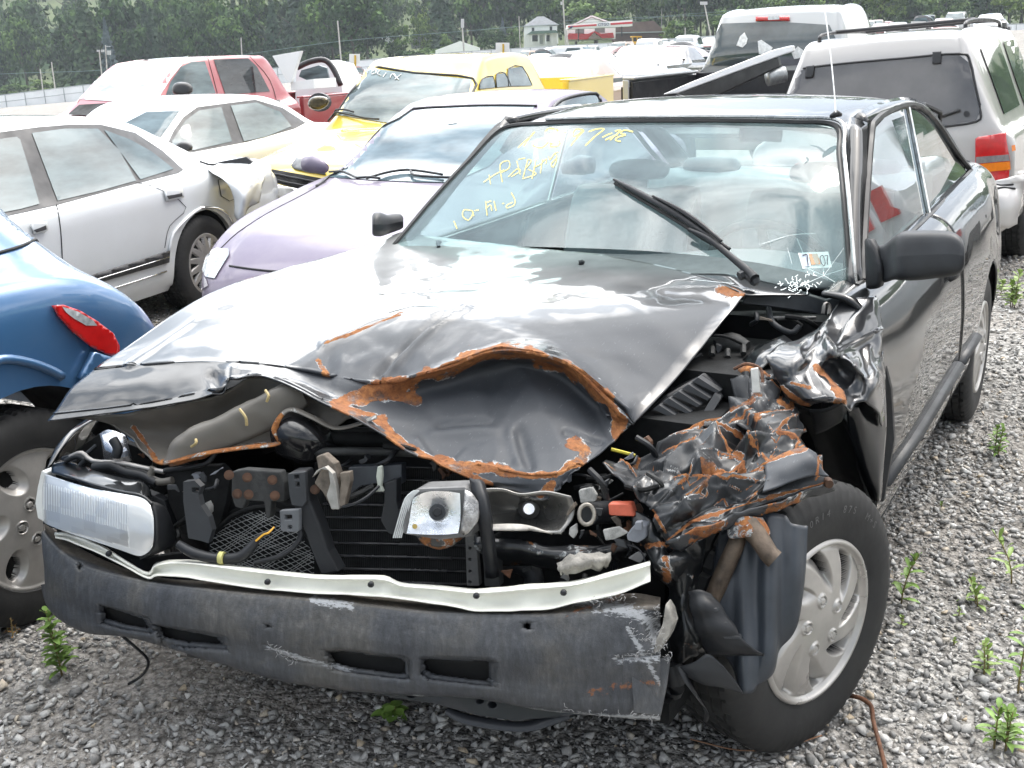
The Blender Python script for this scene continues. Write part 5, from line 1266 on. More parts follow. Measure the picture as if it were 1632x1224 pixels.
tubeobj('hood_hinge', [W(1312, 500, 2.92), W(1315, 485, 2.92), W(1322, 488, 2.92), W(1322, 502, 2.9)], .006, STEEL, HERO, 6, 3)
plate('firewall', [(1060, 560), (1150, 480), (1300, 480), (1340, 500), (1240, 600), (1200, 660), (1100, 720), (1000, 740), (980, 700)], 3.05, .02, ENG, HERO)
# ---- driver-side fender: folded, glossy rear half
FE = [[(1276, 547, 2.72), (1290, 528, 2.76), (1310, 508, 2.80), (1335, 488, 2.84), (1362, 474, 2.88), (1390, 474, 2.90), (1400, 490, 2.86)],
      [(1246, 552, 2.66), (1282, 548, 2.67), (1305, 524, 2.73), (1340, 510, 2.77), (1368, 500, 2.80), (1392, 498, 2.83), (1403, 512, 2.83)],
      [(1222, 565, 2.60), (1268, 572, 2.58), (1305, 545, 2.66), (1330, 535, 2.70), (1360, 532, 2.72), (1390, 528, 2.77), (1406, 528, 2.80)],
      [(1232, 598, 2.58), (1270, 600, 2.54), (1298, 570, 2.62), (1325, 562, 2.60), (1348, 556, 2.66), (1378, 548, 2.72), (1407, 530, 2.78)],
      [(1250, 625, 2.57), (1285, 628, 2.52), (1315, 600, 2.55), (1338, 592, 2.64), (1360, 580, 2.58), (1382, 590, 2.64), (1408, 560, 2.74)],
      [(1270, 642, 2.56), (1300, 640, 2.51), (1342, 636, 2.50), (1352, 615, 2.58), (1372, 608, 2.60), (1388, 612, 2.60), (1410, 600, 2.72)],
      [(1290, 650, 2.58), (1312, 648, 2.54), (1342, 640, 2.51), (1355, 655, 2.55), (1368, 640, 2.58), (1390, 650, 2.60), (1411, 680, 2.70)]]
fr2 = rustf([([(1300, 585), (1318, 600), (1336, 622), (1342, 640)], 6), ([(1215, 592), (1240, 615), (1262, 630), (1290, 650), (1320, 648), (1342, 638)], 4.5), ([(1262, 610), (1290, 618)], 3)])
def dfe(A):
    sh = A.shape[:2]; V = A.reshape(-1, 3); q = PX(V)[:, :2]
    d = .006 * nz3(V, 9, 5.0, 2) + crumple(q, 26, .010, 31)[0]
    def r(L, w, h): return h * np.exp(-(poly_dist(q, L) / w) ** 2)
    d += r([(1320, 575), (1350, 555), (1405, 527)], 4, .007) - r([(1310, 590), (1330, 575)], 6, .01)
    d -= r([(1285, 562), (1302, 540), (1308, 525)], 7, .014); d += r([(1312, 535), (1330, 570)], 5, .012)
    d -= r([(1255, 600), (1285, 590), (1300, 610)], 8, .008); d += r([(1385, 560), (1392, 610), (1375, 640)], 7, .010)
    d -= r([(1350, 600), (1362, 625)], 8, .012)
    return d.reshape(sh)
FND = patch('crumpled_fender', FE, 10, 10, WRK, HERO, solid=.004, disp=dfe, attrs={'rust': fr2, 'scrape': lambda V: .12 * np.ones(len(V))}, flip=True)
# fender rear skin below, standing off the door with a black gap
patch('fender_rear_edge', [[(1350, 655, 2.62), (1372, 640, 2.63), (1395, 600, 2.70), (1408, 560, 2.76)], [(1352, 680, 2.66), (1375, 690, 2.66), (1398, 690, 2.70), (1412, 680, 2.74)], [(1372, 760, 2.72), (1386, 770, 2.70), (1400, 775, 2.70), (1408, 760, 2.72)], [(1388, 795, 2.76), (1394, 800, 2.74), (1400, 802, 2.73), (1404, 795, 2.74)]], 6, 6, BLK, HERO, solid=.004, flip=True, disp=lambda A: .004 * nz3(A.reshape(-1, 3), 8).reshape(A.shape[:2]))
patch('wheel_arch_liner', [[(1262, 640, 2.75), (1300, 655, 2.75), (1340, 660, 2.74), (1365, 700, 2.74)], [(1290, 690, 2.85), (1320, 690, 2.85), (1350, 710, 2.84), (1378, 760, 2.80)], [(1320, 770, 2.95), (1345, 765, 2.95), (1370, 775, 2.9), (1392, 800, 2.82)]], 5, 5, DARKM, HERO, solid=.01)
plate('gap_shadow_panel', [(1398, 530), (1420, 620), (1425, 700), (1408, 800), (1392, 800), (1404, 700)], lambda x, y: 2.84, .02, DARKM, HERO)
patch('fender_inner_flap', [[(1290, 652, 2.58), (1318, 650, 2.56), (1345, 636, 2.54)], [(1296, 672, 2.64), (1318, 668, 2.62), (1348, 652, 2.60)], [(1300, 690, 2.70), (1316, 684, 2.68), (1340, 670, 2.66)]], 4, 4, PLAS, HERO, solid=.004)
# chewed-up bracket between the two sheets
CR2 = wrecked('mangled_bracket', (.012, .013, .015), .42, .3, (.035, .038, .042))
patch('mangled_inner_panel', [[(1172, 590, 2.68), (1190, 582, 2.66), (1212, 590, 2.64), (1236, 610, 2.62), (1262, 634, 2.60)], [(1170, 620, 2.64), (1192, 618, 2.60), (1220, 622, 2.57), (1245, 640, 2.56), (1275, 658, 2.56)], [(1166, 650, 2.60), (1192, 652, 2.55), (1222, 655, 2.53), (1252, 668, 2.53), (1278, 680, 2.55)], [(1150, 680, 2.56), (1185, 690, 2.50), (1222, 695, 2.48), (1255, 692, 2.50), (1282, 690, 2.54)]], 9, 9, CR2, HERO, solid=.004,
      disp=lambda A: (crumple(PX(A.reshape(-1, 3))[:, :2], 60, .012, 14)[0] + crumple(PX(A.reshape(-1, 3))[:, :2], 220, .004, 15)[0]).reshape(A.shape[:2]),
      attrs={'rust': lambda V: np.maximum(rustf([([(1172, 588), (1212, 588), (1240, 618), (1262, 634)], 4), ([(1245, 625), (1240, 640), (1258, 655), (1262, 640)], 4), ([(1160, 660), (1200, 640)], 4)])(V), .25 + .3 * nz3(V, 22)), 'scrape': lambda V: .5 * np.ones(len(V))})
plate('bright_bracket', [(1196, 588), (1208, 586), (1212, 626), (1199, 627)], 2.54, .006, simple('bare_alloy', (.55, .54, .51), .35, metal=.7, var=.2), HERO)
tubeobj('bracket_lip', [W(1170, 588, 2.64), W(1190, 580, 2.62), W(1212, 588, 2.6), W(1216, 610, 2.58), (W(1222, 650, 2.56))], .004, RUSTM, HERO, 6, 4)
patch('tower_flange', [[(1185, 575, 2.76), (1210, 553, 2.76), (1250, 536, 2.78)], [(1195, 590, 2.70), (1220, 566, 2.70), (1262, 545, 2.74)], [(1215, 590, 2.66), (1232, 575, 2.68), (1268, 552, 2.72)]], 4, 4, BLK, HERO, solid=.004)

# ---- the crushed apron: a sheet full of small folds with rust on the torn ridges
CRM = [[(962, 748, 2.42), (1000, 735, 2.44), (1050, 712, 2.46), (1100, 690, 2.50), (1150, 672, 2.53), (1200, 655, 2.54), (1250, 655, 2.54), (1276, 690, 2.52)],
       [(975, 762, 2.38), (1015, 752, 2.39), (1060, 735, 2.40), (1110, 715, 2.42), (1160, 702, 2.44), (1210, 690, 2.46), (1250, 690, 2.46), (1290, 712, 2.44)],
       [(990, 778, 2.34), (1030, 772, 2.34), (1070, 760, 2.34), (1120, 742, 2.36), (1170, 726, 2.38), (1220, 712, 2.40), (1265, 708, 2.40), (1300, 728, 2.38)],
       [(1010, 792, 2.30), (1045, 795, 2.29), (1085, 788, 2.29), (1135, 770, 2.30), (1185, 755, 2.32), (1235, 742, 2.34), (1285, 738, 2.34), (1312, 750, 2.34)],
       [(1040, 815, 2.28), (1060, 825, 2.26), (1100, 815, 2.25), (1150, 800, 2.27), (1200, 785, 2.28), (1250, 772, 2.31), (1295, 765, 2.32), (1319, 764, 2.33)],
       [(1062, 862, 2.27), (1080, 866, 2.25), (1115, 845, 2.24), (1160, 826, 2.25), (1205, 808, 2.27), (1250, 794, 2.30), (1295, 780, 2.32), (1320, 770, 2.33)]]
class _C: pass
def dcr(A):
    sh = A.shape[:2]; V = A.reshape(-1, 3); q = PX(V)[:, :2]
    smoothz = np.clip((q[:, 0] - 1180) / 70, 0, 1) * np.clip((q[:, 1] - (775 - .25 * (q[:, 0] - 1180))) / 14 + .6, 0, 1)
    R_ = np.array([[.94, -.34], [.75, 2.1]]); qq = q @ R_.T          # facets stretched along the sheet
    h1, e1, i1 = crumple(qq, 70, .021, 3); h2, e2, i2 = crumple(qq, 300, .0050, 8)
    _C.e1, _C.i1, _C.e2, _C.i2, _C.sm = e1, i1, e2, i2, smoothz
    return ((h1 + h2 + .006 * np.exp(-(e1 / 2.0) ** 2) * (i1 > .5) + .008 * nz3(V, 8, 3., 3)) * (1 - .85 * smoothz)).reshape(sh)
def rcr(V):
    q = PX(V)[:, :2]
    r1 = np.clip(1.12 - _C.e1 / 5.5, 0, 1) * (_C.i1 > .55); r2 = np.clip(1.0 - _C.e2 / 3.2, 0, 1) * (_C.i2 > .80)
    patchy = np.clip(.75 + 1.3 * nz3(V, 5, 2.2, 3), 0, 1)
    return np.clip(np.maximum(r1, r2) * (1 - .9 * _C.sm) * patchy, 0, .95) * .86 + rustf([([(1062, 862), (1105, 830), (1200, 800), (1320, 768)], 2.6), ([(1040, 815), (1062, 850)], 4), ([(1245, 735), (1285, 722), (1315, 740), (1300, 765)], 3)])(V) * .8
CRU = patch('crushed_fender_front', CRM, 20, 17, wrecked('crushed_black', (.004, .005, .006), .36, .45, (.020, .022, .025)), HERO, solid=.004, disp=dcr, attrs={'rust': rcr, 'scrape': lambda V: np.clip(.35 + .9 * nz3(V, 9), 0, 1)}, flip=True)
# flat scuffed tongue at its right end
patch('fender_tongue', [[(1218, 742, 2.33), (1248, 722, 2.34), (1280, 712, 2.35), (1300, 722, 2.35)], [(1220, 762, 2.29), (1255, 745, 2.30), (1290, 730, 2.31), (1308, 742, 2.32)], [(1215, 785, 2.265), (1255, 770, 2.28), (1295, 758, 2.30), (1322, 758, 2.31)]], 8, 8, WRK, HERO, solid=.004, flip=True, attrs={'rust': rustf([([(1218, 738), (1250, 722), (1285, 714)], 4), ([(1305, 730), (1302, 760)], 3)]), 'scrape': lambda V: .75 * np.ones(len(V))}, disp=lambda A: .005 * nz3(A.reshape(-1, 3), 14).reshape(A.shape[:2]))
patch('torn_edge_strip', [[(1062, 866, 2.24), (1110, 842, 2.235), (1160, 825, 2.245), (1230, 800, 2.27), (1300, 778, 2.31), (1322, 768, 2.33)], [(1078, 878, 2.26), (1120, 858, 2.255), (1165, 836, 2.265), (1235, 812, 2.29), (1300, 790, 2.33), (1328, 778, 2.35)]], 4, 6, WRK2, HERO, solid=.003, attrs={'rust': lambda V: .34 + .5 * nz3(V, 18), 'scrape': lambda V: .4 * np.ones(len(V))}, disp=lambda A: .010 * nz3(A.reshape(-1, 3), 22).reshape(A.shape[:2]))
tubeobj('fender_bolt', [W(1318, 768, 2.33), W(1322, 772, 2.315)], [.012, .009], BOLT, HERO, 8, 1)
# lower apron dropping to the bumper
AP = [[(1010, 812, 2.34), (1040, 830, 2.31), (1062, 858, 2.29), (1090, 862, 2.28), (1125, 850, 2.30)], [(1020, 850, 2.32), (1045, 868, 2.28), (1070, 885, 2.26), (1095, 890, 2.27), (1115, 885, 2.32)],
      [(1050, 900, 2.31), (1062, 905, 2.27), (1080, 920, 2.25), (1098, 925, 2.27), (1108, 930, 2.33)], [(1062, 960, 2.31), (1075, 960, 2.27), (1088, 968, 2.25), (1102, 975, 2.27), (1110, 980, 2.33)],
      [(1062, 1020, 2.31), (1078, 1022, 2.27), (1092, 1015, 2.25), (1110, 1015, 2.27), (1120, 1010, 2.33)], [(1070, 1060, 2.33), (1085, 1058, 2.29), (1100, 1045, 2.28), (1118, 1040, 2.29), (1128, 1030, 2.34)]]
patch('bent_apron', AP, 8, 8, wrecked('crushed_black'), HERO, solid=.004, disp=lambda A: (crumple(PX(A.reshape(-1, 3))[:, :2], 40, .011, 24)[0] + .006 * nz3(A.reshape(-1, 3), 11, 6.0, 3)).reshape(A.shape[:2]),
      attrs={'rust': lambda V: np.maximum(.18 + .42 * nz3(V, 16, 4.), rustf([([(1035, 870), (1085, 868), (1110, 848)], 5), ([(1060, 890), (1064, 920)], 6)])(V)), 'scrape': lambda V: .15 + .3 * nz3(V, 12)})
# tubes of the strut brace
RT = simple('rusty_tube', (.10, .075, .055), .6, metal=.4, var=.5, nscale=30, bmp=.3)
tubeobj('brace_tube', [W(1130, 975, 2.32), W(1150, 920, 2.30), W(1172, 870, 2.29), W(1178, 850, 2.30)], [.020, .019, .018, .016], RT, HERO, 12, 3)
tubeobj('brace_tube', [W(1195, 838, 2.27), W(1210, 858, 2.25), W(1225, 882, 2.235), W(1235, 892, 2.23)], [.026, .021, .020, .020], RT, HERO, 12, 2)
patch('brace_flange', [[(1160, 842, 2.27), (1180, 825, 2.26), (1215, 826, 2.26)], [(1165, 858, 2.26), (1195, 842, 2.245), (1226, 848, 2.25)], [(1195, 850, 2.25), (1205, 858, 2.24), (1222, 860, 2.24)]], 5, 5, WRK2, HERO, solid=.004, attrs={'rust': lambda V: .5 + .3 * nz3(V, 20), 'scrape': lambda V: .7 * np.ones(len(V))})
# splash liner hanging over the tyre
SPL = simple('splash_liner_black', (.022, .027, .034), .42, var=.35, nscale=9, bmp=.15)
patch('splash_liner', [[(1150, 850, 2.34), (1180, 835, 2.32), (1215, 822, 2.30), (1250, 820, 2.28), (1262, 835, 2.275), (1288, 838, 2.27)],
                       [(1140, 900, 2.34), (1165, 890, 2.30), (1200, 885, 2.29), (1235, 880, 2.26), (1262, 880, 2.26), (1285, 890, 2.26)],
                       [(1135, 950, 2.33), (1165, 945, 2.29), (1195, 945, 2.28), (1225, 940, 2.25), (1255, 940, 2.25), (1275, 955, 2.255)],
                       [(1140, 1000, 2.31), (1170, 1000, 2.27), (1195, 1000, 2.26), (1220, 1000, 2.24), (1245, 1000, 2.24), (1262, 1010, 2.25)],
                       [(1160, 1050, 2.28), (1180, 1052, 2.25), (1198, 1055, 2.24), (1215, 1055, 2.23), (1230, 1050, 2.235), (1240, 1045, 2.25)],
                       [(1183, 1098, 2.26), (1188, 1103, 2.24), (1196, 1104, 2.235), (1206, 1096, 2.235), (1216, 1086, 2.24), (1226, 1070, 2.25)]], 7, 7, SPL, HERO, solid=.004,
      disp=lambda A: (.006 * np.sin(PX(A.reshape(-1, 3))[:, 0] * .16) + .004 * nz3(A.reshape(-1, 3), 7)).reshape(A.shape[:2]))
LV_ = patch('louvred_bracket', [[(1098, 942, 2.24), (1112, 940, 2.23), (1132, 946, 2.23)], [(1104, 980, 2.23), (1125, 968, 2.21), (1160, 985, 2.22)], [(1115, 1015, 2.24), (1140, 1010, 2.21), (1185, 1020, 2.21)], [(1132, 1045, 2.26), (1165, 1042, 2.23), (1218, 1042, 2.22)]], 6, 6, PLAS, HERO, solid=.005, disp=lambda A: (.0025 * np.sin(PX(A.reshape(-1, 3))[:, 1] * .19)).reshape(A.shape[:2]))
for k_, (x_, y_, w_) in enumerate(((1120, 968, 22), (1132, 990, 26), (1150, 1012, 28))):
    plate('louvre', [(x_, y_), (x_ + w_, y_ + 2), (x_ + w_ + 3, y_ + 7), (x_ + 3, y_ + 6)], 2.205, .012, PLASG, LV_, bevel=.002)
patch('torn_flap', [[(1084, 1062, 2.25), (1108, 1054, 2.23), (1128, 1042, 2.22), (1150, 1058, 2.215)], [(1090, 1070, 2.25), (1115, 1070, 2.23), (1145, 1072, 2.22), (1172, 1085, 2.22)], [(1100, 1078, 2.26), (1125, 1090, 2.24), (1155, 1095, 2.23), (1184, 1104, 2.23)]], 5, 6, PLASG, HERO, solid=.004)
tubeobj('dangling_strap', [W(1084, 1062, 2.25), W(1095, 1085, 2.24), W(1112, 1112, 2.25), W(1126, 1135, 2.28), (W(1124, 1150, 2.32))], [.007, .008, .007, .006, .004], PLAS, HERO, 6, 4, flat=.4)
tubeobj('dark_bellows', [W(1068, 1060, 2.30), W(1075, 1085, 2.30), W(1070, 1100, 2.32)], .024, PLAS, HERO, 12, 2)
# ------------------------------------------------------------------ other vehicles
WORLDMODE[0] = False
CGL = MATS.get('car_glass') or None
def carglass(name, col=(.055, .075, .078)):
    if name in MATS: return MATS[name]
    m, nt, b = newmat(name); v = coords(nt)
    nt.links.new(ramp(nt, noisen(nt, coords(nt, (1.2, 1.2, 5)), 1.6, 4, .6), [(.35, tuple(x * .6 for x in col)), (.65, tuple(x * 1.5 for x in col))]), b.inputs['Base Color'])
    pr_(b, Roughness=.03, Specular_IOR_Level=.55)
    MATS[name] = m; return m
CG = carglass('pale_car_glass', (.075, .105, .112)); CGD = carglass('tinted_car_glass', (.03, .034, .036))
AMB = simple('amber_lens', (.75, .20, .01), .2, coat=1, var=.1); REDL = simple('red_lens', (.50, .012, .012), .2, coat=1, var=.15); CLRL = simple('clear_lens', (.36, .38, .39), .12, coat=1, var=.35, nscale=45)
def body(root, mat, st, arches=(), name='body', m1=5, m2=4, bm=0.0, dents=None):
    """lofted shell: stations (x, top, top half width, belt z, belt half width, widest, bottom z)"""
    A = []
    for x, top, thw, belt, bhw, mhw, bot in st:
        e = min(.05, max(.012, (top - belt) * .35)); h = belt - bot
        half = [(0, top), (thw * .5, top - .006), (thw * .86, top - .022), (thw, top - e - .02), (bhw, belt), (mhw - .012, belt - .08 * h / .7), (mhw, belt - .38 * h), (mhw - .004, belt - .62 * h), (mhw - .02, belt - .85 * h), (mhw - .07, bot)]
        full = [(-y, z) for y, z in half[::-1]][:-1] + half
        A.append([(x, y, z) for y, z in full])
    A = catmull(catmull(np.array(A), m1, 0), m2, 1)
    if dents: A = dents(A)
    nu, nv = A.shape[:2]; V = A.reshape(-1, 3); F = []
    for f in gridfaces(nu, nv):
        if any(all(math.hypot(V[i, 0] - ax, V[i, 2] - az) < ar and abs(V[i, 1]) > .5 for i in f) for ax, az, ar in arches): continue
        F.append(f)
    for ax, az, ar in arches:
        for i in range(len(V)):
            d = math.hypot(V[i, 0] - ax, V[i, 2] - az)
            if d < ar and abs(V[i, 1]) > .5:
                k = ar / max(d, 1e-3); V[i, 0] = ax + (V[i, 0] - ax) * k; V[i, 2] = max(st[0][6] - .05, az + (V[i, 2] - az) * k)
    n0 = len(V); V = list(map(tuple, V))
    F.append(tuple(range(nv))); F.append(tuple((nu - 1) * nv + j for j in range(nv - 1, -1, -1)))
    o = mk(name, V, F, mat, root, True, angle=42)
    LV = []; LF = []
    for ax, az, ar in arches:
        for sg in (-1, 1):
            o_ = len(LV)
            for k in range(17):
                a = math.pi * k / 16 * 1.1 - .05 * math.pi
                for yy in (.86, .5): LV.append((ax + (ar + .01) * math.cos(a), sg * yy, az + (ar + .01) * math.sin(a)))
            LF += [tuple(i + o_ for i in f) for f in gridfaces(17, 2)]
            if True: mk('wheel_housing', LV[o_:], gridfaces(17, 2), DARKM, o, True)
    R = rootmat(root)
    o['_'] = 0; del o['_']
    return o, BVHTree.FromPolygons([R @ Vector(v) for v in V], F)
NBVH = {}
def hit(bvh, px, py):
    d = Vector(CF + CR * (px - PW / 2) / FPX + CU * (PH / 2 - py) / FPX).normalized(); c = Vector(CAM)
    p, n, i, ds = bvh.ray_cast(c, d)
    if p is None:
        best = None
        for s in np.linspace(3, 30, 90):
            q, n2, i2, ds2 = bvh.find_nearest(c + d * s)
            if q is not None and (best is None or ds2 < best[2]): best = (q, n2, ds2)
        return best[0], best[1]
    if n.dot(d) > 0: n = -n
    return p, n
def decal(name, root, bvh, poly, mat, off=.004, step=9, mirror=False, grow=0.0, thick=0.0, parent=None):
    P = np.array(poly, float)
    if grow: c = P.mean(0); v = P - c; P = c + v * (1 + grow / (np.linalg.norm(v, axis=1, keepdims=True) + 1e-6))
    x0, y0 = P.min(0); x1, y1 = P.max(0)
    G = np.array([(x, y) for x in np.arange(x0 + step / 2, x1, step) for y in np.arange(y0 + step / 2, y1, step)]) if min(x1 - x0, y1 - y0) > step else np.zeros((0, 2))
    if len(G): G = G[in_poly(G, P)]
    E_ = []; Q = []
    for a, b in zip(P, np.roll(P, -1, 0)):
        n = max(1, int(np.hypot(*(b - a)) / step))
        for k in range(n): Q.append(tuple(a + (b - a) * k / n))
    n = len(Q); E_ = [(i, (i + 1) % n) for i in range(n)]
    co = [Vector(q) for q in Q] + [Vector(g) for g in G]
    vo, eo, fo, _, _, _ = delaunay_2d_cdt(co, E_, [], 1, 1e-4)
    inv = rootmat(root).inverted(); V = []
    for v in vo:
        p, nn = hit(bvh, v[0], v[1]); V.append(inv @ (p + nn * off))
    F = [tuple(f) for f in fo]
    o = mk(name, V, F, mat, parent or root, True, solid=thick, solid_off=0)
    if mirror: mk(name, [(v[0], -v[1], v[2]) for v in V], [f[::-1] for f in F], mat, parent or root, True)
    return o
def lineon(name, root, bvh, pts, w, mat, off=.003, parent=None, sm=3):
    inv = rootmat(root).inverted()
    P = catmull(np.array([(p[0], p[1], 0.) for p in pts]), sm, 0) if len(pts) > 2 else np.linspace((*pts[0], 0), (*pts[1], 0), 12)
    q = [inv @ (hit(bvh, p[0], p[1])[0] + hit(bvh, p[0], p[1])[1] * off) for p in P]
    V, F = tube(q, w, 5); return mk(name, V, F, mat, parent or root, True)
def inflate(name, root, poly, d, th, mat, parent=None, sub=2):
    """rounded pod (mirror shell and the like) traced in pixels"""
    n = len(poly); c = np.mean(poly, 0); V = []; inv = rootmat(root).inverted()
    rings = [(.55, -.5), (.92, -.38), (1.0, -.05), (.97, .3), (.6, .5)]
    for s, z in rings:
        for p in poly: V.append(inv @ W(c[0] + (p[0] - c[0]) * s, c[1] + (p[1] - c[1]) * s, d + th * z))
    F = [tuple(range(n))[::-1]]
    for i in range(len(rings) - 1):
        for k in range(n): F.append((i * n + k, i * n + (k + 1) % n, (i + 1) * n + (k + 1) % n, (i + 1) * n + k))
    F.append(tuple((len(rings) - 1) * n + k for k in range(n)))
    return mk(name, V, F, mat, parent or root, True, sub=sub)
SILV = paint('silver_paint', (.58, .60, .61), .15, .35, .08)
WHP = paint('white_paint', (.66, .67, .68), 0, .35, .08)
REDP = paint('red_paint', (.30, .035, .045), .1, .35, .08)
YELP = paint('yellow_paint', (.72, .53, .06), 0, .3, .04)
BLUP = paint('blue_paint', (.045, .13, .27), .25, .3, .04)
LAVP = paint('lavender_paint', (.15, .125, .18), .1, .45, .08); LAVP.node_tree.nodes['Principled BSDF'].inputs['Coat Weight'].default_value = .35; LAVP.node_tree.nodes['Principled BSDF'].inputs['Specular IOR Level'].default_value = .25
SUVP = paint('pewter_paint', (.47, .45, .435), .25, .35, .08)
GRP = paint('grey_paint', (.45, .46, .46), .3, .35, .08)
SEAM = simple('door_seam', (.03, .03, .03), .8)
BTR = simple('black_trim', (.022, .022, .024), .45)

# --- silver sedan
S = empty('silver_sedan', (-2.949, -4.835, -.03), .162, .957); tag(S, 'silver four-door sedan with crushed tail, side-on behind the blue hatchback', 'car')
st = [(3.8, .60, .58, .56, .62, .68, .30), (3.72, .72, .64, .68, .74, .82, .24), (3.3, .82, .70, .78, .82, .90, .22), (2.6, .92, .72, .88, .85, .91, .22), (2.3, .98, .68, .92, .84, .91, .22), (1.95, 1.18, .62, .93, .83, .91, .22), (1.55, 1.355, .57, .94, .82, .91, .22),
      (1.1, 1.395, .57, .95, .82, .91, .22), (.6, 1.385, .57, .965, .82, .91, .22), (.2, 1.33, .57, .975, .815, .91, .22), (-.15, 1.20, .585, .98, .80, .905, .22), (-.5, 1.05, .62, .975, .79, .90, .23), (-.7, 1.0, .68, .96, .78, .89, .24), (-1.0, .985, .68, .94, .77, .87, .26), (-1.12, .95, .66, .90, .74, .84, .28), (-1.2, .80, .60, .76, .68, .78, .32)]
def sdent(A):
    f = .55 * np.clip((-.75 - A[..., 0]) / .4, 0, 1)
    n = nz3(A.reshape(-1, 3), 4.5, 3.0, 3).reshape(A.shape[:2])
    A[..., 1] -= np.sign(A[..., 1]) * f * (.07 * np.abs(n) + .02); A[..., 2] += f * .06 * n * (A[..., 2] > .6); A[..., 0] += f * .10 * n
    return A
bo, bv = body(S, SILV, st, [(0, .33, .37), (2.85, .33, .37)], dents=sdent, m1=6)
sw_ = decal('window_surround', S, bv, [(-30, 216), (0, 211), (60, 203), (110, 199), (160, 199), (215, 212), (258, 240), (292, 271), (284, 276), (190, 300), (90, 327), (0, 347), (-30, 352)], BTR, .003, mirror=True)
decal('side_window', S, bv, [(-28, 226), (26, 219), (31, 223), (48, 278), (62, 326), (33, 334), (-28, 346)], CG, .007, mirror=True)
decal('side_window', S, bv, [(50, 213), (103, 206), (155, 206), (189, 240), (216, 289), (151, 307), (91, 321)], CG, .007, mirror=True)
decal('quarter_glass', S, bv, [(165, 208), (206, 223), (240, 242), (276, 270), (223, 287)], CG, .007, mirror=True)
for p in ([(259, 304), (288, 301), (290, 315), (263, 321)], [(46, 358), (71, 353), (73, 368), (52, 374)]):
    dh = decal('door_handle', S, bv, p, SILV, .012, thick=.01); decal('handle_recess', S, bv, [(p[0][0] + 3, p[0][1] + 9), (p[1][0] - 2, p[1][1] + 7), (p[2][0] - 3, p[2][1] - 2), (p[3][0] + 2, p[3][1] - 3)], BTR, .019, parent=dh)
decal('fuel_door', S, bv, [(347, 287), (373, 286), (379, 314), (365, 320), (352, 312)], SEAM, .003, grow=1.0); decal('fuel_door', S, bv, [(347, 287), (373, 286), (379, 314), (365, 320), (352, 312)], SILV, .006)
decal('side_moulding', S, bv, [(100, 452), (190, 424), (268, 399), (267, 418), (190, 440), (108, 464)], BTR, .010, thick=.01)
lineon('moulding_stripe', S, bv, [(104, 459), (190, 433), (267, 409)], .004, CHR, .016)
lineon('sill_strip', S, bv, [(125, 476), (190, 456), (264, 432)], .007, CHR, .006)
lineon('door_seam', S, bv, [(90, 326), (96, 365), (99, 420), (98, 470)], .003, SEAM)
lineon('door_seam', S, bv, [(216, 291), (250, 300), (296, 330), (270, 360), (262, 395)], .002, SEAM)
lineon('arch_lip', S, bv, [(268, 402), (275, 372), (300, 345), (318, 332)], .011, WHP, .006); lineon('arch_lip', S, bv, [(318, 331), (345, 332), (362, 342), (370, 356)], .010, CHR, .004)
for x in (0, 2.85):
    for sg in (1, -1): wheel(S, (x, sg * .80, .33), sg, 0, .335, .21, 'turbine', .21, rot=.2, hi=(x == 0 and sg == 1))
decal('tail_lamp', S, bv, [(405, 282), (418, 284), (414, 318), (404, 322)], SILV, .004)
cr_ = patch('crushed_tail_panel', [[W(322, 262, 7.55), W(350, 258, 7.65), W(382, 252, 7.8), W(402, 258, 7.9)], [W(338, 275, 7.4), W(365, 278, 7.45), W(398, 268, 7.55), W(420, 280, 7.7)], [W(368, 300, 7.36), W(388, 310, 7.34), W(402, 300, 7.45), W(418, 298, 7.6)], [W(375, 345, 7.38), W(384, 352, 7.38), W(398, 330, 7.5), (W(412, 322, 7.6))]], 7, 7, SILV, S, px=False, solid=.005, disp=lambda A: (.012 * nz3(A.reshape(-1, 3), 7)).reshape(A.shape[:2]))
lineon('boot_gap', S, bv, [(318, 258), (340, 263), (380, 255), (400, 262)], .008, SEAM)
plate('wiper_strip', [(328, 262), (392, 250), (402, 258), (396, 262), (340, 266)], 7.62, .02, BTR, S)
mb = MB(); 
# --- white sedan
S = empty('white_sedan', (-6.588, -6.721, -.04), .073, .951); tag(S, 'white sedan with black door mirror parked between the silver sedan and the red truck', 'car')
st = [(3.7, .60, .58, .56, .62, .68, .30), (3.6, .72, .64, .68, .74, .82, .24), (3.2, .82, .70, .78, .82, .88, .22), (2.5, .92, .72, .88, .84, .89, .22), (2.2, .97, .68, .92, .83, .89, .22), (1.9, 1.14, .62, .93, .82, .89, .22), (1.5, 1.35, .57, .94, .81, .89, .22),
      (1.0, 1.39, .57, .95, .81, .89, .22), (.4, 1.37, .57, .97, .80, .89, .22), (0, 1.27, .58, .98, .80, .89, .22), (-.4, 1.08, .62, .98, .78, .88, .22), (-.65, 1.0, .66, .96, .77, .87, .23), (-1.1, .98, .66, .94, .76, .85, .25), (-1.2, .80, .6, .76, .7, .8, .3)]
bo, bv = body(S, WHP, st, [(0, .33, .37), (2.75, .33, .37)])
decal('windshield', S, bv, [(198, 197), (233, 179), (286, 177), (270, 200), (254, 222), (214, 216)], CG, .004, 6)
decal('window_surround', S, bv, [(262, 240), (276, 210), (292, 187), (314, 171), (360, 165), (406, 159), (450, 172), (487, 196), (470, 205), (395, 226), (300, 244)], BTR, .003, 7, mirror=True)
decal('side_window', S, bv, [(274, 226), (295, 193), (316, 177), (352, 171), (369, 226), (309, 240), (276, 240)], CG, .008, 7, mirror=True)
decal('side_window', S, bv, [(367, 169), (408, 164), (446, 179), (464, 202), (422, 219), (388, 226)], CG, .008, 7, mirror=True)
inflate('door_mirror', S, [(277, 232), (284, 226), (298, 225), (308, 231), (308, 240), (296, 243), (282, 241)], 9.3, .12, BTR)
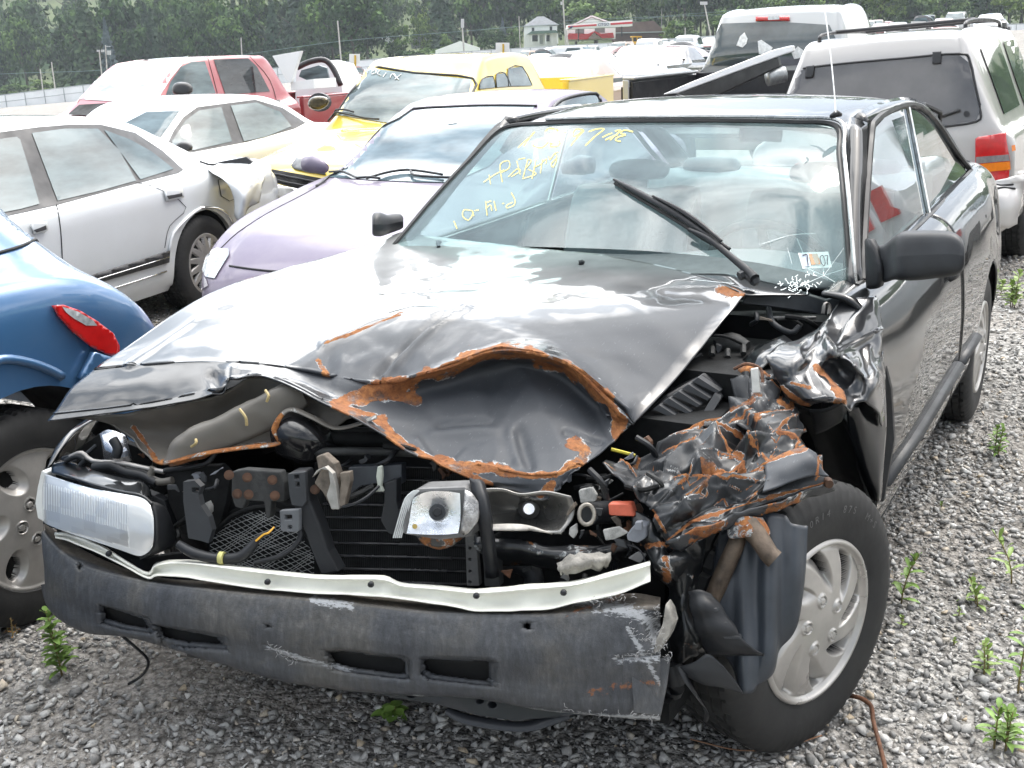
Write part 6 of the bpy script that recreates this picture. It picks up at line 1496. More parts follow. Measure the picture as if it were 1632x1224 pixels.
for x in (0, 2.75):
    for sg in (1, -1): wheel(S, (x, sg * .78, .32), sg, 0, .325, .2, 'slots', .2)

# --- red crew-cab pickup
S = empty('red_pickup', (-9.191, -10.15, -.15), .046, .951); tag(S, 'red crew-cab pickup truck with crumpled hood, behind the white sedan', 'pickup truck')
st = [(3.2, .75, .6, .70, .70, .76, .35), (3.05, 1.00, .72, .95, .84, .92, .32), (2.3, 1.12, .76, 1.06, .88, .96, .32), (1.75, 1.20, .76, 1.15, .86, .96, .34), (1.45, 1.32, .72, 1.2, .85, .96, .34), (.75, 1.78, .64, 1.22, .83, .96, .34), (.35, 1.87, .63, 1.23, .82, .96, .34), (-.3, 1.90, .63, 1.24, .82, .96, .34), (-.9, 1.89, .63, 1.24, .82, .96, .34), (-1.2, 1.84, .64, 1.25, .82, .96, .34), (-1.42, 1.45, .74, 1.26, .83, .96, .34), (-1.47, 1.28, .78, 1.24, .84, .96, .34)]
bo, bv = body(S, REDP, st, [(2.35, .42, .46)], name='cab', dents=lambda A: (A.__setitem__((..., 2), A[..., 2] + np.clip(A[..., 0] - 1.9, 0, 1.2) * .10 * nz3(A.reshape(-1, 3), 3.0, 1.0, 3).reshape(A.shape[:2])), A)[1])
decal('windshield', S, bv, [(118, 158), (150, 128), (180, 107), (237, 94), (300, 91), (272, 125), (252, 158), (180, 162)], carglass('glare_white_glass', (.5, .52, .52)), .006, 8)  # windshield glare painted as a whitish glass colour
decal('side_window', S, bv, [(262, 157), (272, 130), (288, 107), (304, 99), (326, 98), (345, 153)], CG, .006, 6, mirror=True)
decal('side_window', S, bv, [(340, 95), (395, 93), (409, 106), (430, 146), (359, 151)], CGD, .006, 6, mirror=True)
for L in ([(331, 92), (340, 125), (354, 178)], [(398, 90), (430, 128), (445, 178)]): lineon('door_seam', S, bv, L, .004, SEAM)
decal('door_handle', S, bv, [(430, 162), (445, 160), (446, 166), (432, 168)], BTR, .02)
inflate('door_mirror', S, [(273, 151), (274, 136), (281, 130), (298, 130), (308, 137), (309, 149), (290, 154)], 13.2, .2, BTR)
decal('buckled_hood_gap', S, bv, [(108, 184), (127, 168), (180, 165), (222, 166), (190, 175), (160, 186)], DARKM, .012)
mb = MB()
for sg in (1, -1): mb.box((-2.75, sg * .92, .93), (2.4, .08, .62)); mb.box((-2.75, sg * .90, 1.255), (2.4, .13, .03))
mb.box((-2.75, 0, .68), (2.4, 1.76, .06)); mb.box((-3.93, 0, .93), (.05, 1.8, .6)); mb.build('bed', REDP, S, bevel=.012)
for x in (2.35, -2.5):
    for sg in (1, -1): wheel(S, (x, sg * .82, .4), sg, 0, .4, .26, 'slots', .22)
plate('fuel_filler', circ(508, 163, 17, 15, 16), 15.0, .05, BTR, S); 
T_ = empty('truck_toolbox', tuple(W(482, 140, 15.6)), .046); tag(T_, 'white truck toolbox with its lid propped open in the red truck bed', 'toolbox')
plate('box', [(463, 131), (500, 126), (501, 141), (464, 144)], 15.6, .5, WHP, T_); plate('lid', [(434, 89), (480, 81), (464, 131), (456, 128)], 15.55, .05, WHP, T_)

# --- open-topped jeep behind it: only its black soft-top frame and pale body show
S = empty('open_jeep', tuple(W(505, 150, 17.5)), .1); tag(S, 'pale off-roader with bare black roof frame, behind the red truck bed', 'off-roader')
plate('body', [(472, 120), (470, 110), (505, 97), (530, 104), (544, 132), (548, 165), (470, 170)], 18.6, .6, WHP, S)
for k, d in ((0, 17.3), (1, 17.9)):
    V, F = tube(smooth_pts([W(473, 108, d), W(492, 99, d), W(512, 95, d), W(524, 100, d), W(534, 115, d), W(543, 136, d)], 3), .045, 6); mk('roof_frame', V, F, BTR, S, True, world=True)
plate('open_window', [(476, 122), (480, 112), (508, 104), (520, 108), (526, 132), (505, 135)], 18.2, .03, CG, S)

# --- yellow pickup
S = empty('yellow_pickup', (-6.276, -4.303, -.05), .173, .967); tag(S, 'yellow compact pickup truck with black bra on its nose, facing the camera', 'pickup truck')
st = [(2.02, .62, .56, .58, .66, .72, .34), (1.97, .80, .62, .76, .74, .80, .30), (1.75, .92, .70, .86, .80, .84, .30), (1.3, .99, .72, .93, .82, .86, .30), (.85, 1.05, .70, 1.0, .80, .86, .30), (.65, 1.09, .68, 1.04, .79, .86, .30), (.40, 1.33, .63, 1.05, .78, .86, .30), (.0, 1.60, .57, 1.06, .77, .86, .30), (-.2, 1.65, .57, 1.06, .77, .86, .30), (-.7, 1.67, .57, 1.07, .77, .86, .30), (-1.3, 1.65, .57, 1.07, .77, .86, .30), (-1.5, 1.58, .58, 1.07, .77, .86, .30), (-1.75, 1.15, .68, 1.06, .77, .86, .30), (-1.78, 1.06, .70, 1.02, .77, .86, .30)]
bo, bv = body(S, YELP, st, [(1.05, .34, .39)], name='cab')
decal('windshield', S, bv, [(584, 109), (660, 118), (752, 127), (745, 160), (735, 190), (700, 205), (608, 195), (560, 187), (517, 181), (550, 145)], carglass('s_glass', (.11, .14, .14)), .006, 9)
lineon('windshield_gasket', S, bv, [(515, 182), (550, 145), (584, 108), (660, 117), (754, 126), (746, 160)], .012, BTR, .006)
for p, mt in (([(762, 143), (767, 127), (784, 122), (788, 140)], BTR), ([(790, 140), (790, 119), (803, 117), (813, 138)], BTR), ([(809, 138), (809, 110), (831, 107), (847, 137)], BTR)):
    w_ = decal('side_window', S, bv, p, CG, .010, 6, mirror=True); lineon('window_rubber', S, bv, [p[0], p[1], p[2], p[3]], .005, BTR, .01, parent=w_, sm=2)
PENW = simple('white_marker', (.8, .8, .8), .8)
for L in ([(586, 112), (578, 118)], [(592, 118), (598, 112), (600, 118), (592, 120)], [(606, 114), (602, 119), (608, 122)], [(616, 118), (611, 124)], [(622, 126), (626, 119), (632, 126)], [(630, 128), (640, 120)], [(628, 119), (636, 129)]):
    lineon('marker_writing', S, bv, L, .004, PENW, .012, sm=2)
decal('nose_bra', S, bv, [(465, 266), (473, 254), (500, 257), (516, 260), (520, 280), (495, 276), (470, 271)], simple('grey_vinyl', (.09, .095, .10), .5), .012, 6, thick=.01)
gr = decal('grille', S, bv, [(431, 270), (470, 277), (520, 286), (520, 306), (480, 302), (432, 289)], DARKM, .008, 7)
for y in (0, 9): lineon('grille_bar', S, bv, [(432, 277 + y), (475, 285 + y), (518, 292 + y)], .009, BTR, .012, parent=gr)
decal('headlight', S, bv, [(419, 267), (431, 270), (432, 289), (420, 285)], CLRL, .012, 6)
decal('bumper', S, bv, [(417, 290), (478, 301), (520, 312), (520, 330), (478, 318), (417, 312)], CHR, .03, 7, thick=.02); decal('turn_signal', S, bv, [(417, 297), (432, 301), (432, 311), (417, 307)], AMB, .045, 5)
decal('lower_grille', S, bv, [(417, 314), (478, 320), (520, 332), (500, 345), (430, 335)], DARKM, .02, 7)
inflate('door_mirror', S, [(490, 170), (490, 160), (498, 153), (514, 152), (527, 157), (524, 168), (512, 176), (498, 176)], 9.7, .16, simple('black_brassy_reflection', (.05, .04, .02), .15, metal=.5, var=.6))  # black shell with its brassy reflection tinted into the colour
inflate('hood_roll', S, [(520, 278), (524, 262), (536, 256), (545, 257), (540, 272), (528, 282)], 8.6, .12, MATS['grey_vinyl'])
for L in ([(500, 176), (540, 182), (585, 192), (606, 194)], [(515, 180), (550, 178), (566, 182)]): lineon('wiper', S, bv, L, .009, BTR, .03)
mb = MB()
for sg in (1, -1): mb.box((-2.75, sg * .82, .96), (1.9, .07, .78)); mb.box((-2.75, sg * .81, 1.355), (1.9, .11, .03))
mb.box((-2.75, 0, .62), (1.9, 1.6, .05)); mb.box((-3.7, 0, .96), (.05, 1.66, .78)); mb.build('bed', YELP, S, bevel=.012)
for x in (1.05, -2.4):
    for sg in (1, -1): wheel(S, (x, sg * .72, .33), sg, 0, .335, .22, 'slots', .2)

# --- lavender-silver coupe next to the wreck
S = empty('lavender_coupe', (-3.828, -2.336, -.03), .126, .962); tag(S, 'pale lavender coupe with rounded nose, right beside the black wreck', 'car')
st = [(2.20, .42, .36, .38, .44, .46, .22), (2.17, .56, .46, .50, .54, .58, .19), (2.06, .66, .54, .60, .65, .70, .17), (1.85, .76, .62, .69, .75, .80, .17), (1.5, .85, .70, .79, .82, .86, .17), (1.05, .92, .70, .87, .80, .86, .17), (.78, .96, .68, .91, .79, .86, .17), (.62, 1.02, .66, .92, .79, .86, .17), (.30, 1.20, .60, .93, .77, .86, .17), (.0, 1.335, .545, .93, .76, .86, .17), (-.2, 1.375, .54, .94, .76, .86, .17), (-.6, 1.395, .54, .95, .76, .86, .18), (-1.1, 1.37, .54, .97, .76, .86, .18), (-1.6, 1.22, .55, .98, .75, .86, .2), (-1.95, 1.05, .60, .97, .75, .85, .22), (-2.5, .98, .62, .93, .74, .83, .25), (-2.6, .8, .6, .76, .7, .78, .3)]
bo, bv = body(S, LAVP, st, [(1.45, .31, .36), (-1.15, .31, .36)])
decal('windshield', S, bv, [(634, 181), (675, 175), (720, 172), (790, 170), (852, 170), (830, 215), (780, 265), (720, 292), (660, 291), (600, 288), (540, 284), (525, 283), (575, 236)], carglass('pale_screen', (.10, .14, .16)), .004, 11)
lineon('windshield_gasket', S, bv, [(505, 298), (525, 282), (575, 234), (632, 181), (720, 171), (800, 169), (856, 170)], .009, BTR, .005)
lineon('roof_drip', S, bv, [(632, 181), (700, 152), (800, 143), (880, 141), (950, 147)], .002, SEAM, .0)
decal('side_window', S, bv, [(884, 172), (897, 162), (920, 155), (948, 152), (955, 162), (950, 175)], CG, .006, 6, mirror=True)
lineon('window_frame', S, bv, [(878, 176), (890, 163), (914, 154), (948, 150), (956, 163)], .012, BTR, .008)
for L in ([(527, 279), (545, 278), (560, 284), (572, 290)], [(572, 289), (590, 288), (606, 290)], [(585, 290), (615, 281), (650, 276), (690, 281), (706, 284)], [(655, 277), (662, 285), (700, 288), (730, 289)]): lineon('wiper', S, bv, L, .008, BTR, .022)
hl_ = decal('headlight', S, bv, [(332, 403), (346, 397), (365, 398), (366, 408), (352, 430), (343, 445), (329, 442), (324, 430)], CLRL, .008, 6, mirror=True)
decal('turn_signal', S, bv, [(313, 445), (322, 434), (330, 446), (333, 456), (322, 462), (312, 456)], simple('pale_signal', (.45, .42, .44), .2, coat=1), .007, 6)
lineon('hood_gap', S, bv, [(366, 424), (400, 429), (441, 433), (480, 434)], .006, SEAM, .002)
lineon('fender_seam', S, bv, [(350, 398), (380, 370), (430, 338), (480, 312), (520, 290)], .003, SEAM, .001)
decal('window_badge', S, bv, [(715, 187), (728, 186), (728, 198), (715, 199)], simple('badge_white', (.7, .72, .72), .6), .008, 6)
for x in (1.45, -1.15):
    for sg in (1, -1): wheel(S, (x, sg * .74, .31), sg, 0, .31, .2, 'slots', .19)
for sg in (1, -1):
    V, F = tube([(.55, sg * .80, .98), (.5, sg * .90, 1.0), (.5, sg * .98, 1.0)], [.03, .06, .05], 10); mk('door_mirror', V, F, LAVP, S, True)

# --- blue rounded hatchback, tail end
S = empty('blue_hatchback', (.435, -2.175, .0), .038, 1.012); tag(S, 'blue round-tailed hatchback with red teardrop lamp, left of the wreck', 'car')
st = [(2.9, .70, .5, .62, .62, .72, .3), (2.6, .92, .62, .8, .72, .84, .22), (1.9, 1.08, .66, .95, .76, .87, .2), (1.5, 1.32, .62, 1.0, .76, .87, .2), (1.1, 1.46, .58, 1.02, .76, .87, .2), (.5, 1.50, .56, 1.03, .76, .87, .2), (.0, 1.40, .54, 1.04, .75, .87, .2), (-.25, 1.27, .50, 1.02, .72, .865, .2), (-.42, 1.13, .46, .96, .66, .85, .22), (-.56, .98, .42, .86, .60, .81, .25), (-.68, .80, .38, .70, .54, .74, .28), (-.76, .62, .34, .56, .46, .64, .3), (-.79, .50, .3, .46, .40, .54, .32)]
bo, bv = body(S, BLUP, st, [(0, .32, .375), (2.45, .32, .375)], m1=7, m2=6)
tl = decal('tail_lamp', S, bv, [(80, 487), (95, 486), (125, 497), (150, 512), (174, 530), (184, 550), (184, 565), (170, 567), (140, 552), (110, 527), (90, 505)], REDL, .010, 6, thick=.012)
decal('reversing_lamp_or_glint', S, bv, [(92, 489), (120, 498), (142, 511), (148, 518), (130, 518), (112, 508), (98, 498)], CLRL, .018, 6, parent=tl)  # white reflection on the red lens, painted as a pale patch
decal('tailgate', S, bv, [(-40, 290), (0, 304), (30, 345), (62, 378), (30, 392), (0, 402), (-40, 420)], BLUP, .004, 8)
lineon('tailgate_gap', S, bv, [(-30, 412), (0, 403), (34, 393), (66, 377)], .005, SEAM, .004)
lineon('arch_edge', S, bv, [(-30, 590), (0, 572), (40, 576), (75, 588), (98, 600)], .014, BLUP, .004)
for x in (0, 2.45):
    for sg in (1, -1): wheel(S, (x, sg * .755, .31), sg, 0, .315, .205, 'oval', .205, hi=(x == 0 and sg == 1), rot=.25)
decal('rear_bumper', S, bv, [(140, 560), (190, 575), (200, 640), (150, 640), (118, 600)], BLUP, .02, 8, thick=.02)

# --- pewter SUV behind the wreck, tail towards us
S = empty('pewter_suv', (-5.657, -.193, -.057), 3.141, .976); S.matrix_world = S.matrix_world @ Matrix.Rotation(-.050, 4, 'X'); tag(S, 'pewter sport utility vehicle with roof rack, tail towards the camera behind the wreck', 'suv')
st = [(-.16, .42, .62, .38, .74, .80, .36), (-.15, .62, .70, .56, .80, .86, .34), (-.05, .70, .72, .64, .82, .89, .33), (-.02, 1.0, .74, .96, .80, .89, .33), (.02, 1.30, .66, 1.02, .79, .89, .33), (.07, 1.58, .555, 1.03, .79, .89, .33), (.16, 1.665, .555, 1.03, .79, .89, .33), (.5, 1.69, .555, 1.03, .79, .89, .33), (1.3, 1.70, .555, 1.03, .79, .89, .33), (2.4, 1.68, .555, 1.03, .79, .89, .33), (2.75, 1.6, .60, 1.02, .79, .89, .33), (3.3, 1.12, .66, .99, .79, .89, .33), (3.6, 1.06, .7, .98, .79, .88, .33), (4.2, .98, .68, .9, .74, .84, .33), (4.3, .7, .6, .66, .7, .8, .35)]
bo, bv = body(S, SUVP, st, [(.95, .36, .43), (3.6, .36, .43)], m1=6)
decal('rear_window', S, bv, [(1238, 205), (1244, 160), (1250, 135), (1265, 114), (1330, 104), (1440, 94), (1528, 87), (1543, 100), (1553, 140), (1562, 178), (1556, 192), (1500, 201), (1400, 210), (1300, 214)], simple('smoked_glass', (.09, .085, .085), .06, coat=1.0, var=.2, nscale=4), .006, 12)
lineon('window_rubber', S, bv, [(1240, 200), (1245, 155), (1252, 132), (1266, 113), (1330, 103), (1440, 93), (1530, 86), (1545, 100), (1555, 140), (1563, 178), (1556, 194), (1500, 203)], .008, BTR, .007)
t0 = decal('tail_lamp', S, bv, [(1555, 221), (1560, 218), (1602, 212), (1610, 254), (1608, 285), (1582, 291), (1558, 286), (1555, 260)], REDL, .012, 7, thick=.012)
decal('reversing_lamp_or_glint', S, bv, [(1556, 250), (1608, 246), (1610, 256), (1556, 261)], simple('grey_lens', (.22, .2, .2), .2, coat=1), .020, 7, parent=t0)
decal('amber_lamp', S, bv, [(1556, 262), (1610, 257), (1611, 270), (1557, 276)], AMB, .021, 7, parent=t0)
decal('side_window', S, bv, [(1562, 78), (1572, 74), (1591, 69), (1604, 105), (1624, 168), (1599, 182), (1588, 150)], CGD, .007, 7, mirror=True)
decal('side_window', S, bv, [(1598, 67), (1622, 62), (1650, 58), (1660, 160), (1632, 168), (1615, 120)], CGD, .007, 7, mirror=True)
for q in ([(1286, 107), (1299, 105), (1297, 124), (1285, 126)], [(1487, 84), (1501, 83), (1500, 102), (1487, 103)]): decal('window_hinge', S, bv, q, BTR, .02, 5, thick=.01)
lineon('rear_wiper', S, bv, [(1466, 196), (1500, 186), (1531, 176)], .012, BTR, .03); decal('wiper_boss', S, bv, circ(1541, 182, 5, 5, 10), BTR, .02)
decal('rear_bumper', S, bv, [(1470, 292), (1580, 291), (1606, 284), (1650, 268), (1650, 345), (1610, 362), (1588, 358), (1470, 352)], SUVP, .035, 9, thick=.03)
for k in (0, 1): lineon('bumper_groove', S, bv, [(1560, 303 + 9 * k), (1595, 300 + 9 * k), (1650, 283 + 10 * k)], .007, SEAM, .05)
R_ = rootmat(S)
for sg in (1, -1):
    rk = tubeobj('roof_rail', [R_ @ Vector(p) for p in ((.42, sg * .50, 1.67), (.50, sg * .50, 1.715), (1.2, sg * .50, 1.735), (2.2, sg * .50, 1.725), (2.35, sg * .50, 1.67))], .014, BTR, S, 8, 4)
    tubeobj('cross_bar', [R_ @ Vector((.9 if sg > 0 else 1.9, y, 1.735)) for y in (-.50, 0, .50)], .014, BTR, rk, 8, 1)
for x in (.95, 3.6):
    for sg in (1, -1): wheel(S, (x, sg * .78, .36), sg, 0, .365, .245, 'slots', .2, hi=(x < 2 and sg < 0))
decal('rear_bumper_lamp', S, bv, [(1612, 232), (1616, 231), (1617, 240), (1613, 241)], AMB, .01)

# --- grey pickup further back with shattered rear glass
S = empty('grey_pickup', (-10.136, -2.274, 0), 3.184, 1.007); tag(S, 'grey pickup truck with shattered back window and open black bed', 'pickup truck')
st = [(0.0, 1.28, .74, 1.24, .84, .95, .4), (.0, 1.5, .72, 1.26, .83, .95, .4), (.10, 1.80, .66, 1.27, .82, .95, .4), (.22, 1.88, .66, 1.27, .82, .95, .4), (.8, 1.93, .66, 1.27, .82, .95, .4), (1.5, 1.90, .66, 1.27, .82, .95, .4), (1.9, 1.7, .68, 1.24, .82, .95, .4), (2.4, 1.25, .74, 1.2, .82, .95, .4), (3.3, 1.15, .74, 1.1, .8, .93, .4), (3.5, .8, .7, .76, .76, .88, .4)]
bo, bv = body(S, GRP, st, [(2.8, .42, .46)], name='cab')
rw_ = decal('rear_window', S, bv, [(1119, 104), (1134, 70), (1150, 38), (1240, 35), (1322, 40), (1334, 66), (1340, 100), (1230, 106)], simple('smoked_teal', (.07, .085, .088), .06, coat=1.0, var=.4, nscale=3), .008, 9)
decal('window_hole', S, bv, [(1174, 73), (1180, 58), (1187, 52), (1192, 62), (1190, 70), (1184, 76)], simple('sun_through', (.75, .76, .76), .8), .012, 5, parent=rw_)
decal('window_hole', S, bv, [(1208, 66), (1214, 64), (1232, 76), (1226, 86), (1210, 86)], MATS['sun_through'], .012, 5, parent=rw_)
decal('window_hole', S, bv, [(1262, 84), (1272, 74), (1283, 82), (1278, 92), (1266, 94)], MATS['sun_through'], .012, 5, parent=rw_)
bl_ = decal('brake_lamp', S, bv, [(1205, 28), (1259, 27), (1259, 34), (1205, 35)], REDL, .02, 6, thick=.01); decal('cargo_lamp', S, bv, [(1225, 28), (1243, 27), (1243, 33), (1225, 34)], CLRL, .03, 6, parent=bl_)
mb = MB()
for sg in (1, -1): mb = MB(); mb.box((-1.05, sg * .93, 1.0), (2.0, .07, .50)); mb.box((-1.05, sg * .90, 1.26), (2.0, .13, .03)); bd = mb.build('bed_side', GRP, S, bevel=.012)

mb = MB()
for sg in (1, -1): mb.box((-1.05, sg * .87, 1.0), (1.98, .03, .46))
mb.box((-1.05, 0, .72), (1.98, 1.72, .05)); mb.box((-.06, 0, 1.0), (.03, 1.72, .5)); mb.build('bed_liner', BTR, S, bevel=.01)
for sg in (1, -1):
    V, F = tube([(-.85 + .36 * math.cos(a), sg * .72, .62 + .36 * math.sin(a)) for a in np.linspace(0, math.pi, 13)], .12, 8); mk('bed_wheel_arch', V, F, PLASG, bd, True)
    V, F = box((-2.03, sg * .93, .98), (.03, .10, .40)); mk('tail_lamp_socket', V, F, DARKM, bd, False)
for x in (2.8, -.9):
    for sg in (1, -1): wheel(S, (x, sg * .82, .4), sg, 0, .4, .25, 'slots', .22)
T_ = empty('loose_tailgate', tuple(W(1150, 120, 10.2)), 0); tag(T_, 'long black and white tailgate panel propped diagonally in the grey truck bed', 'tailgate')
plate('panel', [(1078, 150), (1239, 91), (1243, 106), (1200, 126), (1156, 147), (1120, 160)], lambda x, y: 10.1 + (x - 1078) * .004, .08, simple('scuffed_black', (.02, .02, .02), .4, var=.8, nscale=6), T_, bevel=.01)
plate('top_edge', [(1054, 151), (1100, 131), (1233, 79), (1262, 72), (1264, 82), (1240, 90), (1078, 149)], lambda x, y: 10.08 + (x - 1078) * .004, .10, WHP, T_, bevel=.01)
T_ = empty('grey_bucket', tuple(W(1238, 122, 10.8)), 0); tag(T_, 'dented grey metal canister lying behind the tailgate panel in the truck bed', 'canister')
V, F = tube(smooth_pts([W(1222, 125, 10.8), W(1235, 122, 10.8), W(1252, 118, 10.8)], 3), .075, 14); mk('shell', V, F, simple('dull_alloy', (.35, .36, .36), .4, metal=.5), T_, True, world=True)
# ------------------------------------------------------------------ background
def BG(px, t, dz=0.0):
    """ground point in the direction of pixel column px at ground distance t"""
    s = (px - PW / 2) / FPX * t / math.cos(PITCH) * 1.0 + 0 * t
    # follow the actual image column (the camera is rolled a little)
    x, y = XY(s, t)
    for _ in range(4):
        q = PX([(x, y, gz(x, y))])[0]; s += (px - q[0]) / FPX * t; x, y = XY(s, t)
    return Vector((x, y, gz(x, y) + dz))
def ZAT(px, py, t):
    """height of the point seen at px,py at ground distance t"""
    v = CF + CR * (px - PW / 2) / FPX + CU * (PH / 2 - py) / FPX
    k = t / (v[0] * FH[0] + v[1] * FH[1]); return Vector(CAM + v * k)
RHV = Vector((RH[0], RH[1], 0)); FHV = Vector((FH[0], FH[1], 0)); UP = Vector((0, 0, 1))
def bslab(px0, px1, py0, py1, t, dep, mb, mi=0, t2=None):
    """box whose near face spans the pixels; dep metres deep"""
    P = [ZAT(px0, py1, t), ZAT(px1, py1, t2 or t), ZAT(px1, py0, t2 or t), ZAT(px0, py0, t)]
    V = P + [p + FHV * dep for p in P]
    mb.add(V, [(0, 1, 2, 3), (7, 6, 5, 4), (0, 4, 5, 1), (1, 5, 6, 2), (2, 6, 7, 3), (3, 7, 4, 0)], mi); return mb
def bpoly(pts, t, dep, mb, mi=0):
    P = [ZAT(p[0], p[1], t) for p in pts]; n = len(P); V = P + [p + FHV * dep for p in P]
    mb.add(V, [tuple(range(n)), tuple(range(2 * n - 1, n - 1, -1))] + [(i, i + n, (i + 1) % n + n, (i + 1) % n) for i in range(n)], mi); return mb
def bthing(name, px, t, label, cat, group=None):
    e = empty(name, tuple(BG(px, t))); tag(e, label, cat, group); return e
def B(mb, name, mat, parent): return mb.build(name, mat, parent, False, world=True)
WALLW = simple('white_siding', (.85, .85, .83), .7, var=.06, nscale=.5); ROOFG = simple('grey_shingle', (.17, .18, .19), .9, var=.2, nscale=1.5)
BROWN = simple('brown_shingle', (.13, .085, .07), .9, var=.15, nscale=1.0); FENW = simple('fence_white', (.78, .80, .82), .6, var=.08, nscale=.4)
POLE = simple('weathered_pole', (.42, .40, .37), .9, var=.2, nscale=2); WIN = simple('dark_window', (.03, .035, .04), .15); REDR = simple('red_roof', (.45, .03, .03), .6, var=.1, nscale=1)
GRNR = simple('green_porch_roof', (.10, .16, .13), .8)
# perimeter fence
FY = lambda x: float(np.interp(x, [-260, 0, 130, 600, 740, 1000, 1140, 1400, 1632, 1900], [180, 152, 136, 94, 82, 67, 57, 47, 38, 28]))
F_t = 205
fx = list(range(-240, 1900, 31))
fe = bthing('perimeter_fence', 800, F_t, 'long pale panelled metal fence round the far side of the lot', 'fence')
V = []; 
for x in fx:
    p = ZAT(x, FY(x), F_t); g = gz(p.x, p.y) - .1
    V += [(p.x, p.y, p.z), (p.x, p.y, g), (p.x + FH[0] * .05, p.y + FH[1] * .05, p.z), (p.x + FH[0] * .05, p.y + FH[1] * .05, g)]
F = []
for i in range(len(fx) - 1):
    a, c = 4 * i, 4 * i + 4; F += [(a, a + 1, c + 1, c), (a + 2, c + 2, c + 3, a + 3), (a, c, c + 2, a + 2)]
mk('panel', V, F, FENW, fe, False, world=True)
for k, dy in enumerate((0, 1.15)):
    pts = [ZAT(x, FY(x), F_t) - UP * dy - FHV * .04 for x in fx]
    V, F = tube(pts, .07 if k == 0 else .035, 4); mk('rail', V, F, simple('fence_rail', (.22, .25, .27) if k else (.3, .33, .34), .6), fe, False, world=True)
for x in fx:
    p = ZAT(x, FY(x), F_t) - FHV * .06; g = gz(p.x, p.y); mb = MB(); mb.box((p.x, p.y, (p.z + g) / 2), (.09, .09, p.z - g)); B(mb, 'post', MATS['fence_rail'], fe)

# house with porch
H_ = bthing('farmhouse', 862, 236, 'two-storey white house with hipped grey roof and front porch', 'house')
t = 236; mb = MB(); bslab(836, 888, 41, 78, t, 6.5, mb); B(mb, 'wall', WALLW, H_)
a, b_, c, d = ZAT(833, 42.5, t - .4), ZAT(891, 39.5, t - .4), ZAT(891, 39.5, t - .4) + FHV * 7.3, ZAT(833, 42.5, t - .4) + FHV * 7.3
p, q = ZAT(856, 26.5, t + 2.4), ZAT(867, 26, t + 2.4)
p += FHV * .2; mk('roof', [a, b_, c, d, p, q], [(0, 1, 5, 4), (1, 2, 5), (2, 3, 4, 5), (3, 0, 4), (0, 3, 2, 1)], ROOFG, H_, False, world=True)
for x0, y0 in ((847.5, 44), (876, 42)):
    mb = MB(); bslab(x0, x0 + 4, y0, y0 + 6.5, t - .05, .1, mb); w = B(mb, 'window', WIN, H_)
mb = MB(); bpoly([(840, 54.5), (848, 49.5), (886, 48), (890, 52)], t - 2.4, 2.3, mb); B(mb, 'porch_roof', GRNR, H_)
for x in (841.5, 846.5, 857.5, 869, 879, 888): mb = MB(); bslab(x, x + 1.6, 53, 70, t - 2.2, .2, mb); B(mb, 'porch_post', WALLW, H_)
mb = MB(); bslab(860, 865, 56, 70, t - .06, .1, mb); B(mb, 'door', simple('pale_door', (.4, .42, .42), .6), H_)
mb = MB(); bslab(848, 857, 56, 68, t - .05, .1, mb); bslab(870, 876, 56, 68, t - .05, .1, mb); 
for q_ in ((848, 857), (870, 876)): mb = MB(); bslab(q_[0], q_[1], 56, 66, t - .05, .1, mb); B(mb, 'window', WIN, H_)

# filling station
H_ = bthing('filling_station', 945, 230, 'filling station building with white gable and red mansard roof', 'building')
t = 234
mb = MB(); bpoly([(904, 66), (904, 44), (943, 26.5), (981, 40), (981, 62)], t, 9, mb); B(mb, 'wall', WALLW, H_)
for a_, b_ in (((902, 46), (943, 26)), ((943, 26), (984, 41))):
    V, F = tube([ZAT(*a_, t - .2), ZAT(*b_, t - .2)], .22, 4); mk('verge_board', V, F, simple('pink_verge', (.5, .42, .42), .7), H_, False, world=True)
mb = MB(); bpoly([(902, 63), (907, 53), (937, 54), (948, 49.5), (958, 54), (977, 52), (979, 60), (960, 61), (947, 51), (936, 63)], t - 1.2, 1.1, mb); B(mb, 'mansard', REDR, H_)
mb = MB(); bpoly([(936, 63), (947, 53), (959, 61.5)], t - 1.1, .3, mb); B(mb, 'entrance_gable', simple('tan_gable', (.28, .22, .19), .8), H_)
for x0, x1, y0, y1 in ((917, 931, 46, 54), (948, 964, 44, 52)): mb = MB(); bslab(x0, x1, y0, y1, t - .1, .1, mb); B(mb, 'window', simple('mid_window', (.16, .16, .15), .3), H_)
C_ = bthing('station_canopy', 955, 222, 'flat red and white striped canopy sign in front of the filling station', 'canopy')
t = 224
def band(f0, f1, mat, name, off=0.0):
    P = []
    for x, y0, y1 in ((905, 39.5, 46.5), (1008, 31.5, 41.5)): P += [(x, y0 + (y1 - y0) * f0, y0 + (y1 - y0) * f1)]
    V = [ZAT(P[0][0], P[0][2], t - off), ZAT(P[1][0], P[1][2], t - off), ZAT(P[1][0], P[1][1], t - off), ZAT(P[0][0], P[0][1], t - off)]; V += [v + FHV * (6 if off == 0 else .1) for v in V]
    return mk(name, V, [(0, 1, 2, 3), (7, 6, 5, 4), (0, 4, 5, 1), (1, 5, 6, 2), (2, 6, 7, 3), (3, 7, 4, 0)], mat, C_, False, world=True)
band(0, 1, WALLW, 'fascia'); band(.30, .62, simple('sign_red', (.55, .03, .04), .5), 'red_stripe', .12)
mb = MB(); bslab(951, 973, 35.2, 43.2, t - .3, .2, mb); sg = B(mb, 'sign_panel', simple('sign_white', (.75, .75, .75), .5, var=.02), C_)
V_, F_ = text_mesh('CITGO', 1.0, True); w_ = max(v.x for v in V_) - min(v.x for v in V_)
o0 = ZAT(962, 39.2, t - .36); ex = (ZAT(973, 38.4, t - .36) - ZAT(951, 39.9, t - .36)); k = ex.length * .80 / w_; ex.normalize()
